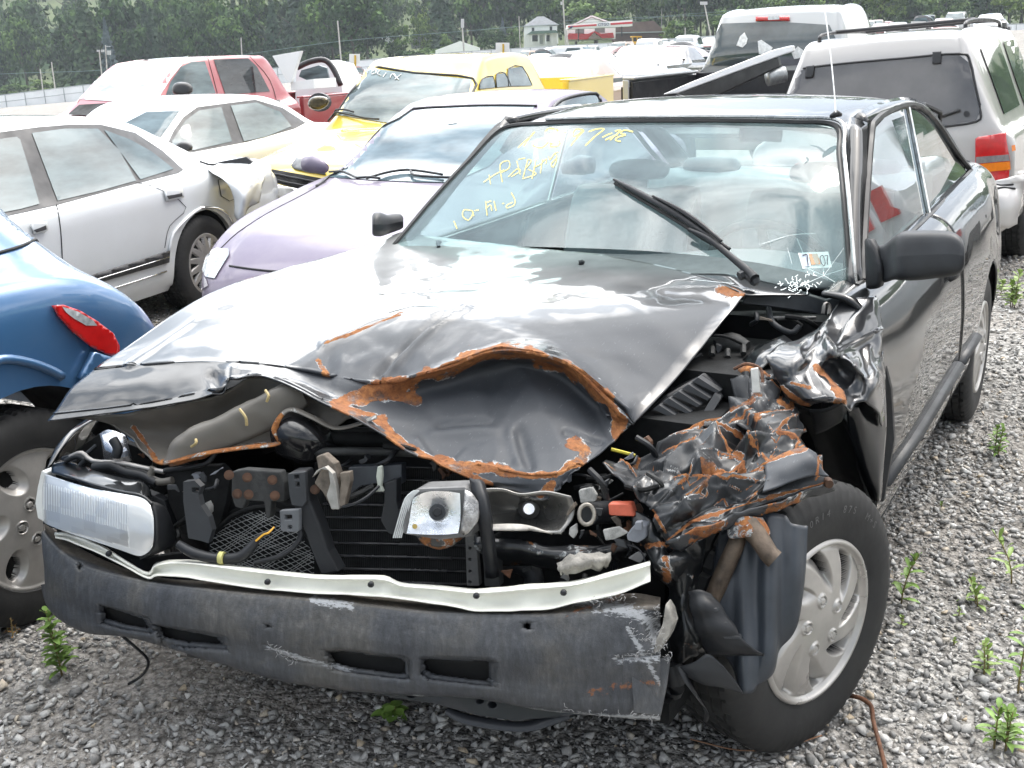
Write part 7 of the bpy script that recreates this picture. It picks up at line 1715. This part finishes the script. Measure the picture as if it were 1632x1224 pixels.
mk('sign_lettering', [o0 + ex * v.x * k + UP * v.y * k * 1.0 for v in V_], F_, simple('sign_navy', (.02, .03, .12), .5), sg, False, world=True)
mb = MB(); bpoly([(906, 45.8), (910, 41.8), (914, 41.2), (911, 45.2)], t - .3, .1, mb); B(mb, 'blue_flash', MATS['sign_navy'], C_)
for x, y0, y1 in ((921, 46, 67), (990, 42, 58)): mb = MB(); bslab(x, x + 2, y0, y1, t + 1.5, .3, mb); B(mb, 'column', simple('dark_column', (.05, .05, .055), .6), C_)
H_ = bthing('brown_roofed_building', 1020, 246, 'long low building with brown shingle roof behind the station', 'building')
mb = MB(); bpoly([(978, 52), (984, 38), (1042, 33), (1060, 50.5)], 242, 8, mb); B(mb, 'roof', BROWN, H_); mb = MB(); bslab(980, 1058, 51, 66, 243, 7, mb); B(mb, 'wall', simple('brown_wall', (.16, .11, .10), .9), H_)
mb = MB(); bpoly([(978, 53.2), (1060, 51.2), (1060, 50), (978, 51.8)], 241.6, .2, mb); B(mb, 'gutter', simple('pale_gutter', (.4, .45, .44), .6), H_)
H_ = bthing('white_gabled_shed', 733, 226, 'low white shed with shallow gable just above the yellow truck roof', 'shed')
mb = MB(); bpoly([(694, 80), (733, 65.5), (764, 76), (764, 84), (694, 88)], 228, 6, mb); B(mb, 'wall', WALLW, H_)
H_ = bthing('grey_cottage', 665, 262, 'small grey roofed cottage half hidden by round trees', 'house')
mb = MB(); bpoly([(655, 70), (664, 60), (674, 68), (674, 76), (656, 78)], 264, 6, mb); B(mb, 'wall', simple('grey_wall', (.24, .25, .27), .8), H_); mb = MB(); bpoly([(653, 70), (664, 59), (676, 58), (678, 68), (674, 69), (664, 61)], 263.6, 6.6, mb); B(mb, 'roof', ROOFG, H_)
H_ = bthing('pale_bungalow', 618, 262, 'pale bungalow behind the tall tree left of the clearing', 'house')
mb = MB(); bslab(607, 624, 53, 72, 268, 5, mb); B(mb, 'wall', simple('pale_wall', (.4, .42, .42), .8), H_)

# poles and wires
def pole(px0, py0, px1, t, r=.14, lab='', extra=None):
    e = bthing('utility_pole', px1, t, lab, 'pole', 'poles beyond the fence'); top = ZAT(px0, py0, t); bot = BG(px1, t)
    V, F = tube([bot - UP * .3, top], [r, r * .8], 6); mk('shaft', V, F, POLE, e, False, world=True)
    for (x, y, w, h, nm) in (extra or []):
        mb = MB(); bslab(x - w / 2, x + w / 2, y - h / 2, y + h / 2, t - .2, .5, mb); B(mb, nm, simple('pole_box', (.45, .45, .45), .5), e)
pole(82, 99, 91, 208, .12, 'leaning grey pole, the taller of the two at the far left'); pole(64, 110, 71, 208, .11, 'short grey pole at the far left end of the fence')
pole(158, 80, 166, 212, .13, 'lamp pole with two white floodlights by the blue spruce', [(156, 81, 4, 3, 'floodlight'), (163, 81, 4, 4, 'floodlight')]); pole(168, 72, 173, 213, .13, 'pole carrying a white transformer by the blue spruce', [(173, 84, 5, 7, 'transformer'), (171, 74, 7, 1, 'cross_arm')])
pole(384, 60, 388, 210, .12, 'thin pole above the red truck cab'); pole(538, 33, 546, 208, .16, 'tall pale pole behind the jeep frame')
pole(736, 32, 741, 212, .2, 'brown pole with white box on top behind the yellow truck', [(737, 37, 5, 14, 'meter_box')]); pole(827, 26, 830, 212, .1, 'slim dark pole left of the farmhouse')
pole(897, -4, 903, 214, .17, 'tall pole between farmhouse and filling station', [(895, 5, 3, 5, 'lamp_head')]); pole(902, 47, 908, 212, .2, 'short leaning white pole at the corner of the filling station')
pole(1122, 3, 1136, 212, .14, 'lamp pole with white head right of the brown roof', [(1122, 5, 11, 5, 'lamp_head')]); pole(1055, -6, 1054, 262, .12, 'slender pole among the trees above the brown roof'); pole(1092, 44, 1092, 214, .14, 'short white post beside the bushes')
for i, (L, r) in enumerate((([(-200, 135), (0, 118), (160, 112), (330, 95), (540, 66), (735, 50), (830, 42)], .05), ([(830, 42), (900, 38), (1010, 31), (1125, 20), (1300, 12)], .035), ([(900, 33), (1010, 28), (1130, 24), (1300, 18)], .035))):
    e = tubeobj('overhead_wire', [ZAT(x, y, 213) for x, y in L], r, simple('wire_dark', (.10, .16, .15), .6), None, 4, 4)
    tag(e, ['long sagging wire running from the left edge to the farmhouse', 'upper wire between the tall pole and the right edge', 'lower wire between the tall pole and the right edge'][i], 'wire')

# row-marker signs in the lot
def sign(px, py0, py1, pxw, t, label, letter=None, post_to=0):
    e = bthing('row_sign', px, t, label, 'sign', 'row marker signs'); mb = MB(); bslab(px - pxw / 2, px + pxw / 2, py0, py1, t, .03, mb); bo_ = B(mb, 'board', MATS['sign_white'], e)
    top = ZAT(px + (0 if letter else 1), py0 + 2, t - .05 if not letter else t + .05); bt = BG(px + 2, t)
    V, F = tube([bt, top], .035 * t / 40, 6); mk('post', V, F, simple('post_yellow', (.55, .36, .03), .5), e, False, world=True)
    if letter:
        V_, F_ = text_mesh(letter, 1.0, True); h_ = max(v.y for v in V_) - min(v.y for v in V_); o0 = ZAT(px, (py0 + py1) / 2, t - .01); k = (ZAT(px, py0, t) - ZAT(px, py1, t)).length * .55 / h_
        mk('letter', [o0 + RHV * v.x * k * 1.3 + UP * v.y * k for v in V_], F_, simple('sign_black', (.02, .02, .02), .5), bo_, False, world=True)
sign(801, 68, 89, 22, 48, 'blank white board on a yellow post right of the yellow truck roof'); sign(565, 86, 101, 17, 60, 'blank white board on a yellow post left of the yellow truck roof'); sign(1464, 34, 50, 23, 40, 'white sign with a black letter behind the roof rack', 'F')

# wheel loader
H_ = bthing('wheel_loader', 1014, 165, 'yellow wheel loader parked by the far fence', 'loader'); t = 165
LY = simple('loader_yellow', (.60, .34, .03), .5)
mb = MB(); bslab(1003, 1020, 66, 76, t, 2.0, mb); bslab(1018, 1030, 64, 74, t + .1, 1.8, mb); B(mb, 'chassis', LY, H_)
mb = MB(); bslab(1007, 1023, 57.5, 59.5, t - .1, 2.0, mb); B(mb, 'cab_roof', LY, H_)
mb = MB(); bslab(1008.5, 1021.5, 59.5, 66, t + .1, 1.6, mb); B(mb, 'cab_glass', WIN, H_)
mb = MB(); 
for x in (1008, 1015, 1021.5): bslab(x, x + 1.2, 59, 67, t - .02, .12, mb)
B(mb, 'cab_posts', LY, H_)
mb = MB(); bpoly([(1003, 66), (998, 77), (1000, 80), (1006, 70)], t, 1.5, mb); B(mb, 'lift_arm', LY, H_)
for x, y in ((1002, 79), (1013, 78), (1026, 76)):
    c = ZAT(x, y, t - .1); V, F = tube([c, c + FHV * .5], .62, 14); mk('wheel', V, F, RUB, H_, False, world=True)
mb = MB(); bslab(1022, 1029, 66, 72, t - .05, .1, mb); B(mb, 'engine_grille', WIN, H_)

# rows of parked wrecks in the middle distance
def lot_proto(kind):
    r = empty('lot_car', (0, 0, 0))
    if kind == 0: st = [(2.2, .7, .6, .62, .74, .8, .3), (1.9, .85, .66, .8, .8, .86, .25), (1.0, .97, .68, .92, .8, .87, .25), (.3, 1.36, .56, .95, .78, .87, .25), (-.7, 1.37, .56, .96, .78, .87, .25), (-1.4, 1.02, .62, .97, .76, .86, .25), (-2.1, .95, .62, .9, .74, .83, .28), (-2.2, .7, .6, .66, .7, .78, .3)]
    elif kind == 1: st = [(2.3, .8, .6, .72, .76, .84, .35), (2.0, 1.05, .7, .98, .8, .9, .3), (1.1, 1.15, .7, 1.05, .8, .9, .3), (.6, 1.68, .62, 1.06, .78, .9, .3), (-.6, 1.75, .62, 1.07, .78, .9, .3), (-1.9, 1.72, .62, 1.07, .78, .9, .3), (-2.15, 1.1, .7, 1.05, .78, .88, .32), (-2.2, .6, .6, .5, .7, .8, .35)]
    else: st = [(2.5, .8, .6, .72, .76, .84, .35), (2.2, 1.05, .7, .98, .8, .9, .3), (1.3, 1.15, .7, 1.05, .8, .9, .3), (.8, 1.66, .6, 1.06, .78, .9, .3), (-.1, 1.68, .6, 1.07, .78, .9, .3), (-.4, 1.1, .7, 1.06, .8, .9, .3), (-2.4, 1.08, .74, 1.0, .8, .9, .35), (-2.5, .8, .7, .7, .76, .86, .38)]
    b0, bv = body(r, WHP, st, m1=3, m2=2)
    for c in list(b0.children): bpy.data.objects.remove(c)
    i0 = 3 if kind else 2
    x1, z1, w1 = st[i0 + 0][0], st[i0][1], st[i0][2]; x0 = st[i0 - 1][0]; zb = st[i0 - 1][1]
    def quad(nm, P):
        mk(nm, P, [tuple(range(len(P)))], CG, r, False)
    xs_, xe = st[i0][0], st[-4][0] if kind < 2 else st[4][0]
    quad('windshield', [(x0 + .02, -w1 - .1, zb + .05), (x0 + .02, w1 + .1, zb + .05), (x1 + .08, w1 - .02, z1 - .03), (x1 + .08, -w1 + .02, z1 - .03)])
    quad('rear_window', [(xe - (.5 if kind == 0 else .12), -w1, 1.08), (xe - (.5 if kind == 0 else .12), w1, 1.08), (xe - .10, w1 - .05, z1 - .06), (xe - .10, -w1 + .05, z1 - .06)])
    for sg in (1, -1): quad('side_window', [(x0 - .25, sg * .80, 1.03), (x1 - .1, sg * (w1 + .09), z1 - .11), (xe + .05, sg * (w1 + .09), z1 - .11), (xe - .25, sg * .80, 1.03)])
    for x in (1.45, -1.4):
        for sg in (1, -1):
            V, F = tube([(x, sg * .72, .32), (x, sg * .90, .32)], .32, 14); mk('wheel', V, F, RUB, r, False)
    return r
PROTO = [lot_proto(i) for i in range(3)]
LOTC = [('white', WHP), ('silver', SILV), ('dark', paint('dark_lot', (.02, .022, .025))), ('maroon', paint('maroon_lot', (.14, .02, .02))), ('white', WHP), ('tan', paint('tan_lot', (.30, .18, .10))), ('white', WHP), ('silver', SILV), ('grey', GRP)]
NMK = ['sedan', 'wagon', 'pickup']
def lot_car(px, t, k, ci, rz, label=None, group='cars parked in the far rows', first=[0, 0, 0]):
    src = PROTO[k]
    if not first[k]: r = src; first[k] = 1; ch = list(r.children)
    else:
        r = src.copy(); COL.objects.link(r); ch = []
        for c in src.children: q = c.copy(); COL.objects.link(q); q.parent = r; ch.append(q)
    p = BG(px, t); r.location = p; r.rotation_euler = (0, 0, rz); r.scale = (1, 1, 1)
    for c in ch:
        if c.name.startswith('body'):
            c.material_slots[0].link = 'OBJECT'; c.material_slots[0].material = LOTC[ci][1]
    tag(r, label or '%s %s in the far rows, %s, %s' % (LOTC[ci][0], NMK[k], 'near ranks' if t < 60 else ('middle ranks' if t < 100 else 'by the fence'), 'left of the filling station' if px < 900 else ('below the filling station' if px < 1010 else ('below the brown roof' if px < 1140 else 'behind the roof rack'))), 'car', group)
lot_car(905, 21, 0, 5, .1, 'tan wrecked car with missing glass just beyond the yellow bed', None)
lot_car(872, 27, 0, 3, .2, 'maroon wrecked car with open hood behind the yellow bed', None)
lot_car(1075, 34, 0, 2, 3.2, 'dark car seen over the grey truck bed', None); lot_car(1030, 30, 0, 0, 3.25, 'white car seen just left of the grey truck cab', None)
rl = random.Random(5)
for ri, t in enumerate((38, 47, 56, 66, 78, 92, 108, 126, 146, 166)):
    x0, x1 = (850, 1130)
    step = 3.1 / t * FPX
    x = x0 + rl.uniform(0, step) - (300 if t > 100 else 0)
    if t > 100: step *= 1.9
    while x < x1 + (500 if t > 70 else 0):
        if not (t > 120 and 985 < x < 1045): lot_car(x + rl.uniform(-3, 3), t + rl.uniform(-1, 1), rl.choice((0, 0, 1, 2) if t > 80 else (0,)), rl.randrange(len(LOTC)), rl.choice((.1, .12, 3.2, 1.65)) + rl.uniform(-.1, .1))
        x += step
lot_car(98, 214, 2, 0, 1.95, 'white pickup truck driving past beyond the fence on the left', None)

# a wagon parked just out of frame to the right: it shows only as a reflection in the wreck's side glass
lot_car(1000, 40, 1, 1, 3.18, 'silver wagon parked out of frame to the right, mirrored in the wreck side windows', 'x')
r_ = [o for o in bpy.data.objects if o.get('group') == 'x'][0]; del r_['group']; r_.location = (-9.0, 2.75, 0); r_.rotation_euler = (0, 0, 3.18)
for sg in (1, -1):
    mb = MB(); mb.box((-2.2, sg * .74, .95), (.06, .16, .30)); mb.build('tail_lamp', REDL, r_, world=False)
# ------------------------------------------------------------------ trees
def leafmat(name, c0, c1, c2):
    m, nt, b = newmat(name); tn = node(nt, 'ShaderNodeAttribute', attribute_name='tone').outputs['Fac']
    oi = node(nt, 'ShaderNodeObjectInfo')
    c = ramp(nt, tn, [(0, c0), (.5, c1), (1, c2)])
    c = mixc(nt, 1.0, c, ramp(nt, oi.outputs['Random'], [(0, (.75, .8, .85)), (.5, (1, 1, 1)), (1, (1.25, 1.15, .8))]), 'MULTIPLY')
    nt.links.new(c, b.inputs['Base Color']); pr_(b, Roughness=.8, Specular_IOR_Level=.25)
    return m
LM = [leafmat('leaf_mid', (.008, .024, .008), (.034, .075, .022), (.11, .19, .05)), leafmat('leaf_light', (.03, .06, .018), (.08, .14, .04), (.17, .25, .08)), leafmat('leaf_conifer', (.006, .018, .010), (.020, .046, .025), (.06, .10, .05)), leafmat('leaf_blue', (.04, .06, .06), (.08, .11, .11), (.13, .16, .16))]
BARK = simple('bark', (.06, .05, .04), .95, var=.3, nscale=3)
def crown_mesh(kind, seed, n=1900, size=.42):
    rr = np.random.default_rng(seed); V = []; tn = []
    if kind == 'conifer':
        for i in range(n):
            h = rr.uniform(0, 1) ** 1.25; a = rr.uniform(0, 2 * np.pi); tier = (h * 15) % 1.0
            R = (1 - h) * .30 * (.62 + .38 * (1 - tier)) * (1 + .16 * math.sin(a * 3 + h * 20)); r = R * rr.uniform(.55, 1) ** .5
            c = np.array([r * math.cos(a), r * math.sin(a), .08 + h * .92 - .10 * r]); nrm = np.array([math.cos(a), math.sin(a), .6])
            V.append((c, nrm)); tn.append(rr.uniform(.2, .6) + .4 * (r / (R + 1e-6)) - .3 * tier)  # needles darken inward and up each tier: shade painted into the tone
    else:
        blobs = []
        for i in range(34):
            while True:
                p = rr.uniform(-1, 1, 3)
                if p @ p < 1: break
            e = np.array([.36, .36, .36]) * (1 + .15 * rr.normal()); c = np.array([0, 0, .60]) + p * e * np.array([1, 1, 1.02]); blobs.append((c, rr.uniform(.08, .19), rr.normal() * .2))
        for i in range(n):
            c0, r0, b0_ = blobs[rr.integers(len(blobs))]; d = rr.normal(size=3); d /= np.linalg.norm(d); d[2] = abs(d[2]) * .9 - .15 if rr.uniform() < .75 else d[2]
            V.append((c0 + d * r0 * rr.uniform(.75, 1.08), d)); tn.append(.34 + b0_ + .36 * d[2] + .18 * rr.normal())  # leaves facing up get a lighter tone: highlight painted in
    out_ = []; T = []
    for (c, nrm), t_ in zip(V, tn):
        nrm = nrm + rr.normal(size=3) * .45; nrm /= np.linalg.norm(nrm); u = np.cross(nrm, rr.normal(size=3)); u /= np.linalg.norm(u); w = np.cross(nrm, u)
        s = size / 14 * rr.uniform(.5, 1.15)
        out_ += [c + u * s * 1.3, c + w * s * .8, c - u * s * 1.3, c - w * s * .8]; T += [min(1, max(0, t_))] * 4
    me = bpy.data.meshes.new('crown'); k = len(out_) // 4
    me.from_pydata([tuple(v) for v in out_], [], [(4 * i, 4 * i + 1, 4 * i + 2, 4 * i + 3) for i in range(k)])
    a = me.attributes.new('tone', 'FLOAT', 'POINT'); a.data.foreach_set('value', np.array(T, np.float32)); return me
CM = {('leafy', i): crown_mesh('leafy', 40 + i) for i in range(5)}; CM.update({('conifer', i): crown_mesh('conifer', 60 + i, 1700, .36) for i in range(3)})
CMM = {}
def trunk_mesh():
    V, F = tube([(0, 0, -.06), (.008, 0, .2), (0, .01, .45), (0.01, 0, .7)], [.028, .02, .014, .004], 7)
    for a, h in ((.5, .28), (2.6, .34), (4.4, .4), (1.6, .46)):
        v2, f2 = tube([(0, 0, h), (.11 * math.cos(a), .11 * math.sin(a), h + .12), (.22 * math.cos(a), .22 * math.sin(a), h + .2)], [.012, .008, .003], 5); o = len(V); V += v2; F += [tuple(i + o for i in f) for f in f2]
    me = bpy.data.meshes.new('trunk'); me.from_pydata([tuple(v) for v in V], [], F); me.materials.append(BARK); return me
TRK = trunk_mesh()
def tree(p, h, w, kind, mi, seed, label, group=None):
    e = bpy.data.objects.new('tree' if kind == 'leafy' else 'conifer', None); COL.objects.link(e); e.location = p; e.scale = (w, w, h); e.rotation_euler = (0, 0, seed * 1.7)
    tag(e, label, 'tree', group)
    key = (kind, seed % (5 if kind == 'leafy' else 3), mi)
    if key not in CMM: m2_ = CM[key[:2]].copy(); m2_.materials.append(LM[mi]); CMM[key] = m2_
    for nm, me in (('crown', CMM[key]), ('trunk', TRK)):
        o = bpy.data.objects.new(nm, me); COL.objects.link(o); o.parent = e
rt = random.Random(11); nt_ = 0
GRP_T = 'trees of the wooded hillside'
for t, sp in ((246, 8.0), (258, 8.5), (272, 9), (292, 10.5), (318, 12), (352, 14), (395, 15), (445, 17)):
    x = -150.0 + rt.uniform(0, 30)
    while x < 1800:
        p = BG(x, t + rt.uniform(-4, 4)); skip = False
        if t < 262 and (600 < x < 1060 or x < 135): skip = True
        if 262 <= t < 300 and (612 < x < 700): skip = True
        if not skip:
            con = (rt.random() < (.45 if 60 < x < 560 or 690 < x < 790 else .12)); lt = (x > 880 and rt.random() < .55)
            h = rt.uniform(15, 22) * (1.0 if t < 300 else 1.15); w = h * rt.uniform(.55, .8) if not con else h * rt.uniform(.8, 1.1)
            tree(p, h, w, 'conifer' if con else 'leafy', 2 if con else (1 if lt else 0), rt.randrange(100), ('dark conifer' if con else ('light green leafy tree' if lt else 'deep green leafy tree')) + (' at the wood front' if t < 262 else (' midway in the wood' if t < 330 else ' at the wood back')) + ', ' + ('far left' if x < 150 else ('above the red truck' if x < 480 else ('above the yellow truck' if x < 780 else ('behind the farmhouse' if x < 1060 else ('above the grey truck' if x < 1400 else 'above the roof rack'))))), GRP_T); nt_ += 1
        x += sp / t * FPX * rt.uniform(.75, 1.25)
def solo(px, pt, pb_t, wpx, kind, mi, seed, label):
    p = BG(px, pb_t); top = ZAT(px, pt, pb_t); h = top.z - p.z; k = pb_t / FPX
    tree(p, h, wpx * k * (1.35 if kind == 'leafy' else 1.75), kind, mi, seed, label)
solo(182, 28, 232, 44, 'conifer', 3, 1, 'pointed blue spruce standing in front of the wood')
solo(566, -30, 226, 92, 'leafy', 0, 2, 'big tree rising left of the grassy clearing')
solo(640, 36, 240, 42, 'leafy', 0, 4, 'round dark tree in front of the pale bungalow'); solo(676, 22, 262, 30, 'leafy', 1, 3, 'slim light green tree on the clearing')
solo(716, 6, 250, 70, 'conifer', 2, 4, 'wide dark pine above the white shed'); solo(803, 28, 250, 26, 'conifer', 3, 2, 'small blue conifer peeking over the bushes left of the farmhouse')
solo(713, 57, 236, 26, 'leafy', 1, 6, 'yellow-green bush behind the white shed'); solo(790, 44, 240, 50, 'leafy', 0, 7, 'broad bush left of the farmhouse'); solo(822, 46, 238, 24, 'leafy', 1, 8, 'loose pale bush touching the farmhouse')
solo(1085, 30, 226, 50, 'leafy', 1, 9, 'low round tree at the end of the brown roof'); solo(1066, 40, 225, 26, 'leafy', 1, 1, 'yellowish bush in front of the brown roof')
solo(1154, 16, 222, 50, 'leafy', 1, 12, 'light green tree left of the grey truck cab'); solo(950, -20, 256, 90, 'leafy', 1, 5, 'pale leafy tree behind the filling station gable'); solo(880, -15, 262, 60, 'leafy', 0, 3, 'dark tree behind the farmhouse roof')
for i, (x, t, w_, mi_) in enumerate(((1215, 228, 60, 1), (1275, 224, 66, 1), (1345, 230, 60, 0), (1400, 222, 70, 1), (1455, 228, 56, 0), (1505, 221, 66, 1), (1570, 226, 60, 0), (1625, 220, 72, 1), (1690, 224, 70, 1))):
    tree(BG(x, t), rt.uniform(9, 13), w_ * t / FPX * 1.35, 'leafy', mi_, 30 + i, '%s leafy tree close behind the fence, %s' % (('deep green', 'fresh green')[mi_], ['left above the grey truck roof', 'centre above the grey truck roof', 'just right of the truck roof', 'above the left end of the roof rack', 'beside the lettered sign', 'above the roof rack', 'above the rear end of the roof rack', 'at the right edge', 'last one past the right edge'][i]), 'near trees behind the fence at the right')
for i, (x, t) in enumerate(((20, 250), (70, 248), (120, 246), (560, 230), (650, 236), (690, 234))):
    solo(x, ZAT(0, 0, 1).z * 0 + PX([BG(x, t) + UP * 4])[0][1], t, 46, 'leafy', i % 2, 20 + i, ['bush at the left end of the hedge line', 'second bush of the hedge line left', 'third bush of the hedge line by the poles', 'bush at the foot of the big tree', 'round bush beside the grey cottage', 'clipped bush right of the grey cottage'][i])

# ------------------------------------------------------------------ weeds
WEED = []
for nm, c in (('weed_leaf', (.16, .27, .05)), ('weed_leaf_pale', (.24, .34, .09)), ('dry_leaf', (.30, .16, .05))):
    m, nt, b = newmat(nm); v = coords(nt); nt.links.new(ramp(nt, noisen(nt, v, 25, 4), [(.3, tuple(x * .7 for x in c)), (.7, tuple(x * 1.2 for x in c))]), b.inputs['Base Color']); pr_(b, Roughness=.55); b.inputs['Transmission Weight'].default_value = 0; b.inputs['Subsurface Weight'].default_value = .0
    WEED.append(m)
def weed(px, py, hpx, n, L, wd, label, mi=0, stems=1, lean=0.0, seed=1, flat=False):
    base = Wp(px, py, 2, 0.0); d = PX([base])[0][2]; h = hpx * d / FPX; L = L * d / FPX; wd = wd * d / FPX; rr = random.Random(seed)
    e = empty('weed', tuple(base)); tag(e, label, 'weed', None)
    for s in range(stems):
        a0 = rr.uniform(0, 6.3); dx = lean + rr.uniform(-.12, .12) * (1 if stems > 1 else .3); b0 = Vector((rr.uniform(-.02, .02), rr.uniform(-.02, .02), 0)) * (stems > 1)
        hh = h * rr.uniform(.65, 1) if s else h
        P = [b0 + RHV * dx * hh * t * t + UP * hh * t for t in (0, .25, .5, .75, 1)]
        V, F = tube(P, [.0028, .0024, .002, .0016, .001], 5); mk('stem', V, F, simple('weed_stem', (.22, .17, .07), .7), e, True)
        V = []; F = []
        for i in range(n):
            t = .12 + .88 * i / n; k = t * 4; j = min(3, int(k)); p = P[j].lerp(P[j + 1], k - j); a = a0 + i * 2.4; el = rr.uniform(.25, .8) if i < n - 5 else rr.uniform(.8, 1.3)
            if flat: el = rr.uniform(.0, .35)
            dr = Vector((math.cos(a) * math.cos(el), math.sin(a) * math.cos(el), math.sin(el))); sd = dr.cross(UP).normalized(); l = L * rr.uniform(.6, 1.1) * (1 - .45 * t); o = len(V)
            for q, wq, sag in ((0, .12, 0), (.3, .9, .0), (.6, 1.0, -.08), (.85, .55, -.2), (1, .02, -.32)):
                c = p + dr * l * q + UP * l * sag; V += [c - sd * wd * wq * .5 + UP * wd * .12, c - UP * wd * .05, c + sd * wd * wq * .5 + UP * wd * .12]
            for r_ in range(4): F += [(o + 3 * r_, o + 3 * r_ + 1, o + 3 * r_ + 4, o + 3 * r_ + 3), (o + 3 * r_ + 1, o + 3 * r_ + 2, o + 3 * r_ + 5, o + 3 * r_ + 4)]
        mk('leaves', V, F, WEED[mi], e, True)
weed(107, 1072, 112, 34, 40, 9, 'tall leafy green weed at the left end of the bumper', 0, 2, -.15, 1)
weed(192, 556, 44, 18, 20, 5, 'small weed between blue hatchback and wreck', 1, 2, 0, 2)
weed(1583, 728, 52, 22, 24, 6, 'weed beside the wreck rear wheel on the open gravel', 0, 2, 0, 3)
weed(1436, 965, 90, 14, 40, 10, 'weed with reddish lower leaves right of the front wheel', 0, 1, .28, 4)
weed(1612, 490, 60, 20, 26, 7, 'clump of weeds by the SUV tyre', 1, 3, 0, 5); weed(1590, 470, 34, 14, 20, 6, 'low weed left of the SUV tyre clump', 1, 2, 0, 15)
weed(1560, 965, 50, 10, 34, 8, 'half-prostrate weed at mid right', 1, 2, -.35, 6); weed(1580, 1080, 62, 14, 30, 8, 'light green weed third from the bottom at right', 1, 2, 0, 7)
weed(1622, 1105, 170, 22, 44, 9, 'tallest thin-stemmed weed at the right edge', 0, 1, .05, 8); weed(1590, 1200, 76, 14, 50, 10, 'broad-leaved weed in the bottom right corner', 0, 3, 0, 9)
weed(1612, 930, 90, 12, 44, 8, 'arching weed leaning in from the right edge', 1, 1, -.4, 10); weed(1528, 985, 18, 8, 14, 5, 'tiny seedling in the gravel at mid right', 1, 1, 0, 11)
weed(1240, 0 + 722, 12, 6, 10, 4, 'tiny seedling under the open door sill', 1, 1, 0, 12)
weed(625, 1140, 22, 8, 34, 20, 'low round-leaved weed in the shade under the bumper', 0, 2, 0, 13, True); weed(18, 1015, 38, 8, 10, 3, 'dry yellow sprig at the left edge', 2, 4, 0, 14)
weed(1437, 1000, 20, 8, 14, 6, 'tiny plant below the reddish weed', 1, 1, 0, 16); weed(1520, 1120 - 90, 12, 6, 12, 5, 'little sprout between two weeds at right', 1, 1, 0, 17); weed(1500, 810, 10, 6, 10, 4, 'minute sprout on the open gravel', 0, 1, 0, 18)
# rusty rod and a dry stalk
def gp(px, py, dz=.02): return Wp(px, py, 2, dz)
e = tubeobj('rusty_rod', [gp(1352, 1108, .05), gp(1372, 1113, .06), gp(1388, 1125, .05), gp(1392, 1150, .03), gp(1400, 1180, .02), gp(1412, 1228, .02), gp(1416, 1260, .02)], .0055, RUSTM, None, 8, 4); tag(e, 'bent rusty rod lying on the gravel by the front wheel', 'rod')
e = tubeobj('dry_stalk', [gp(1100, 1178), gp(1180, 1196), gp(1250, 1190), gp(1310, 1172)], .0018, simple('straw', (.25, .13, .07), .8), None, 5, 4); tag(e, 'thin dry stalk on the stones under the front wheel', 'stalk')

# ------------------------------------------------------------------ hazy summer air
hz_m = bpy.data.materials.new('haze_air'); hz_m.use_nodes = True; nt = hz_m.node_tree; nt.nodes.clear()
o_ = node(nt, 'ShaderNodeOutputMaterial'); pv = node(nt, 'ShaderNodeVolumePrincipled'); pv.inputs['Color'].default_value = (.84, .92, 1.0, 1); pv.inputs['Density'].default_value = .0003
nt.links.new(pv.outputs[0], o_.inputs['Volume'])
c_ = np.array([XY(-540, -62), XY(540, -62), XY(540, 720), XY(-540, 720)])
V = [(x, y, -32) for x, y in c_] + [(x, y, 125) for x, y in c_]
hzo = mk('haze', V, [(3, 2, 1, 0), (4, 5, 6, 7), (0, 1, 5, 4), (1, 2, 6, 5), (2, 3, 7, 6), (3, 0, 4, 7)], hz_m, None, False); tag(hzo, kind='stuff')
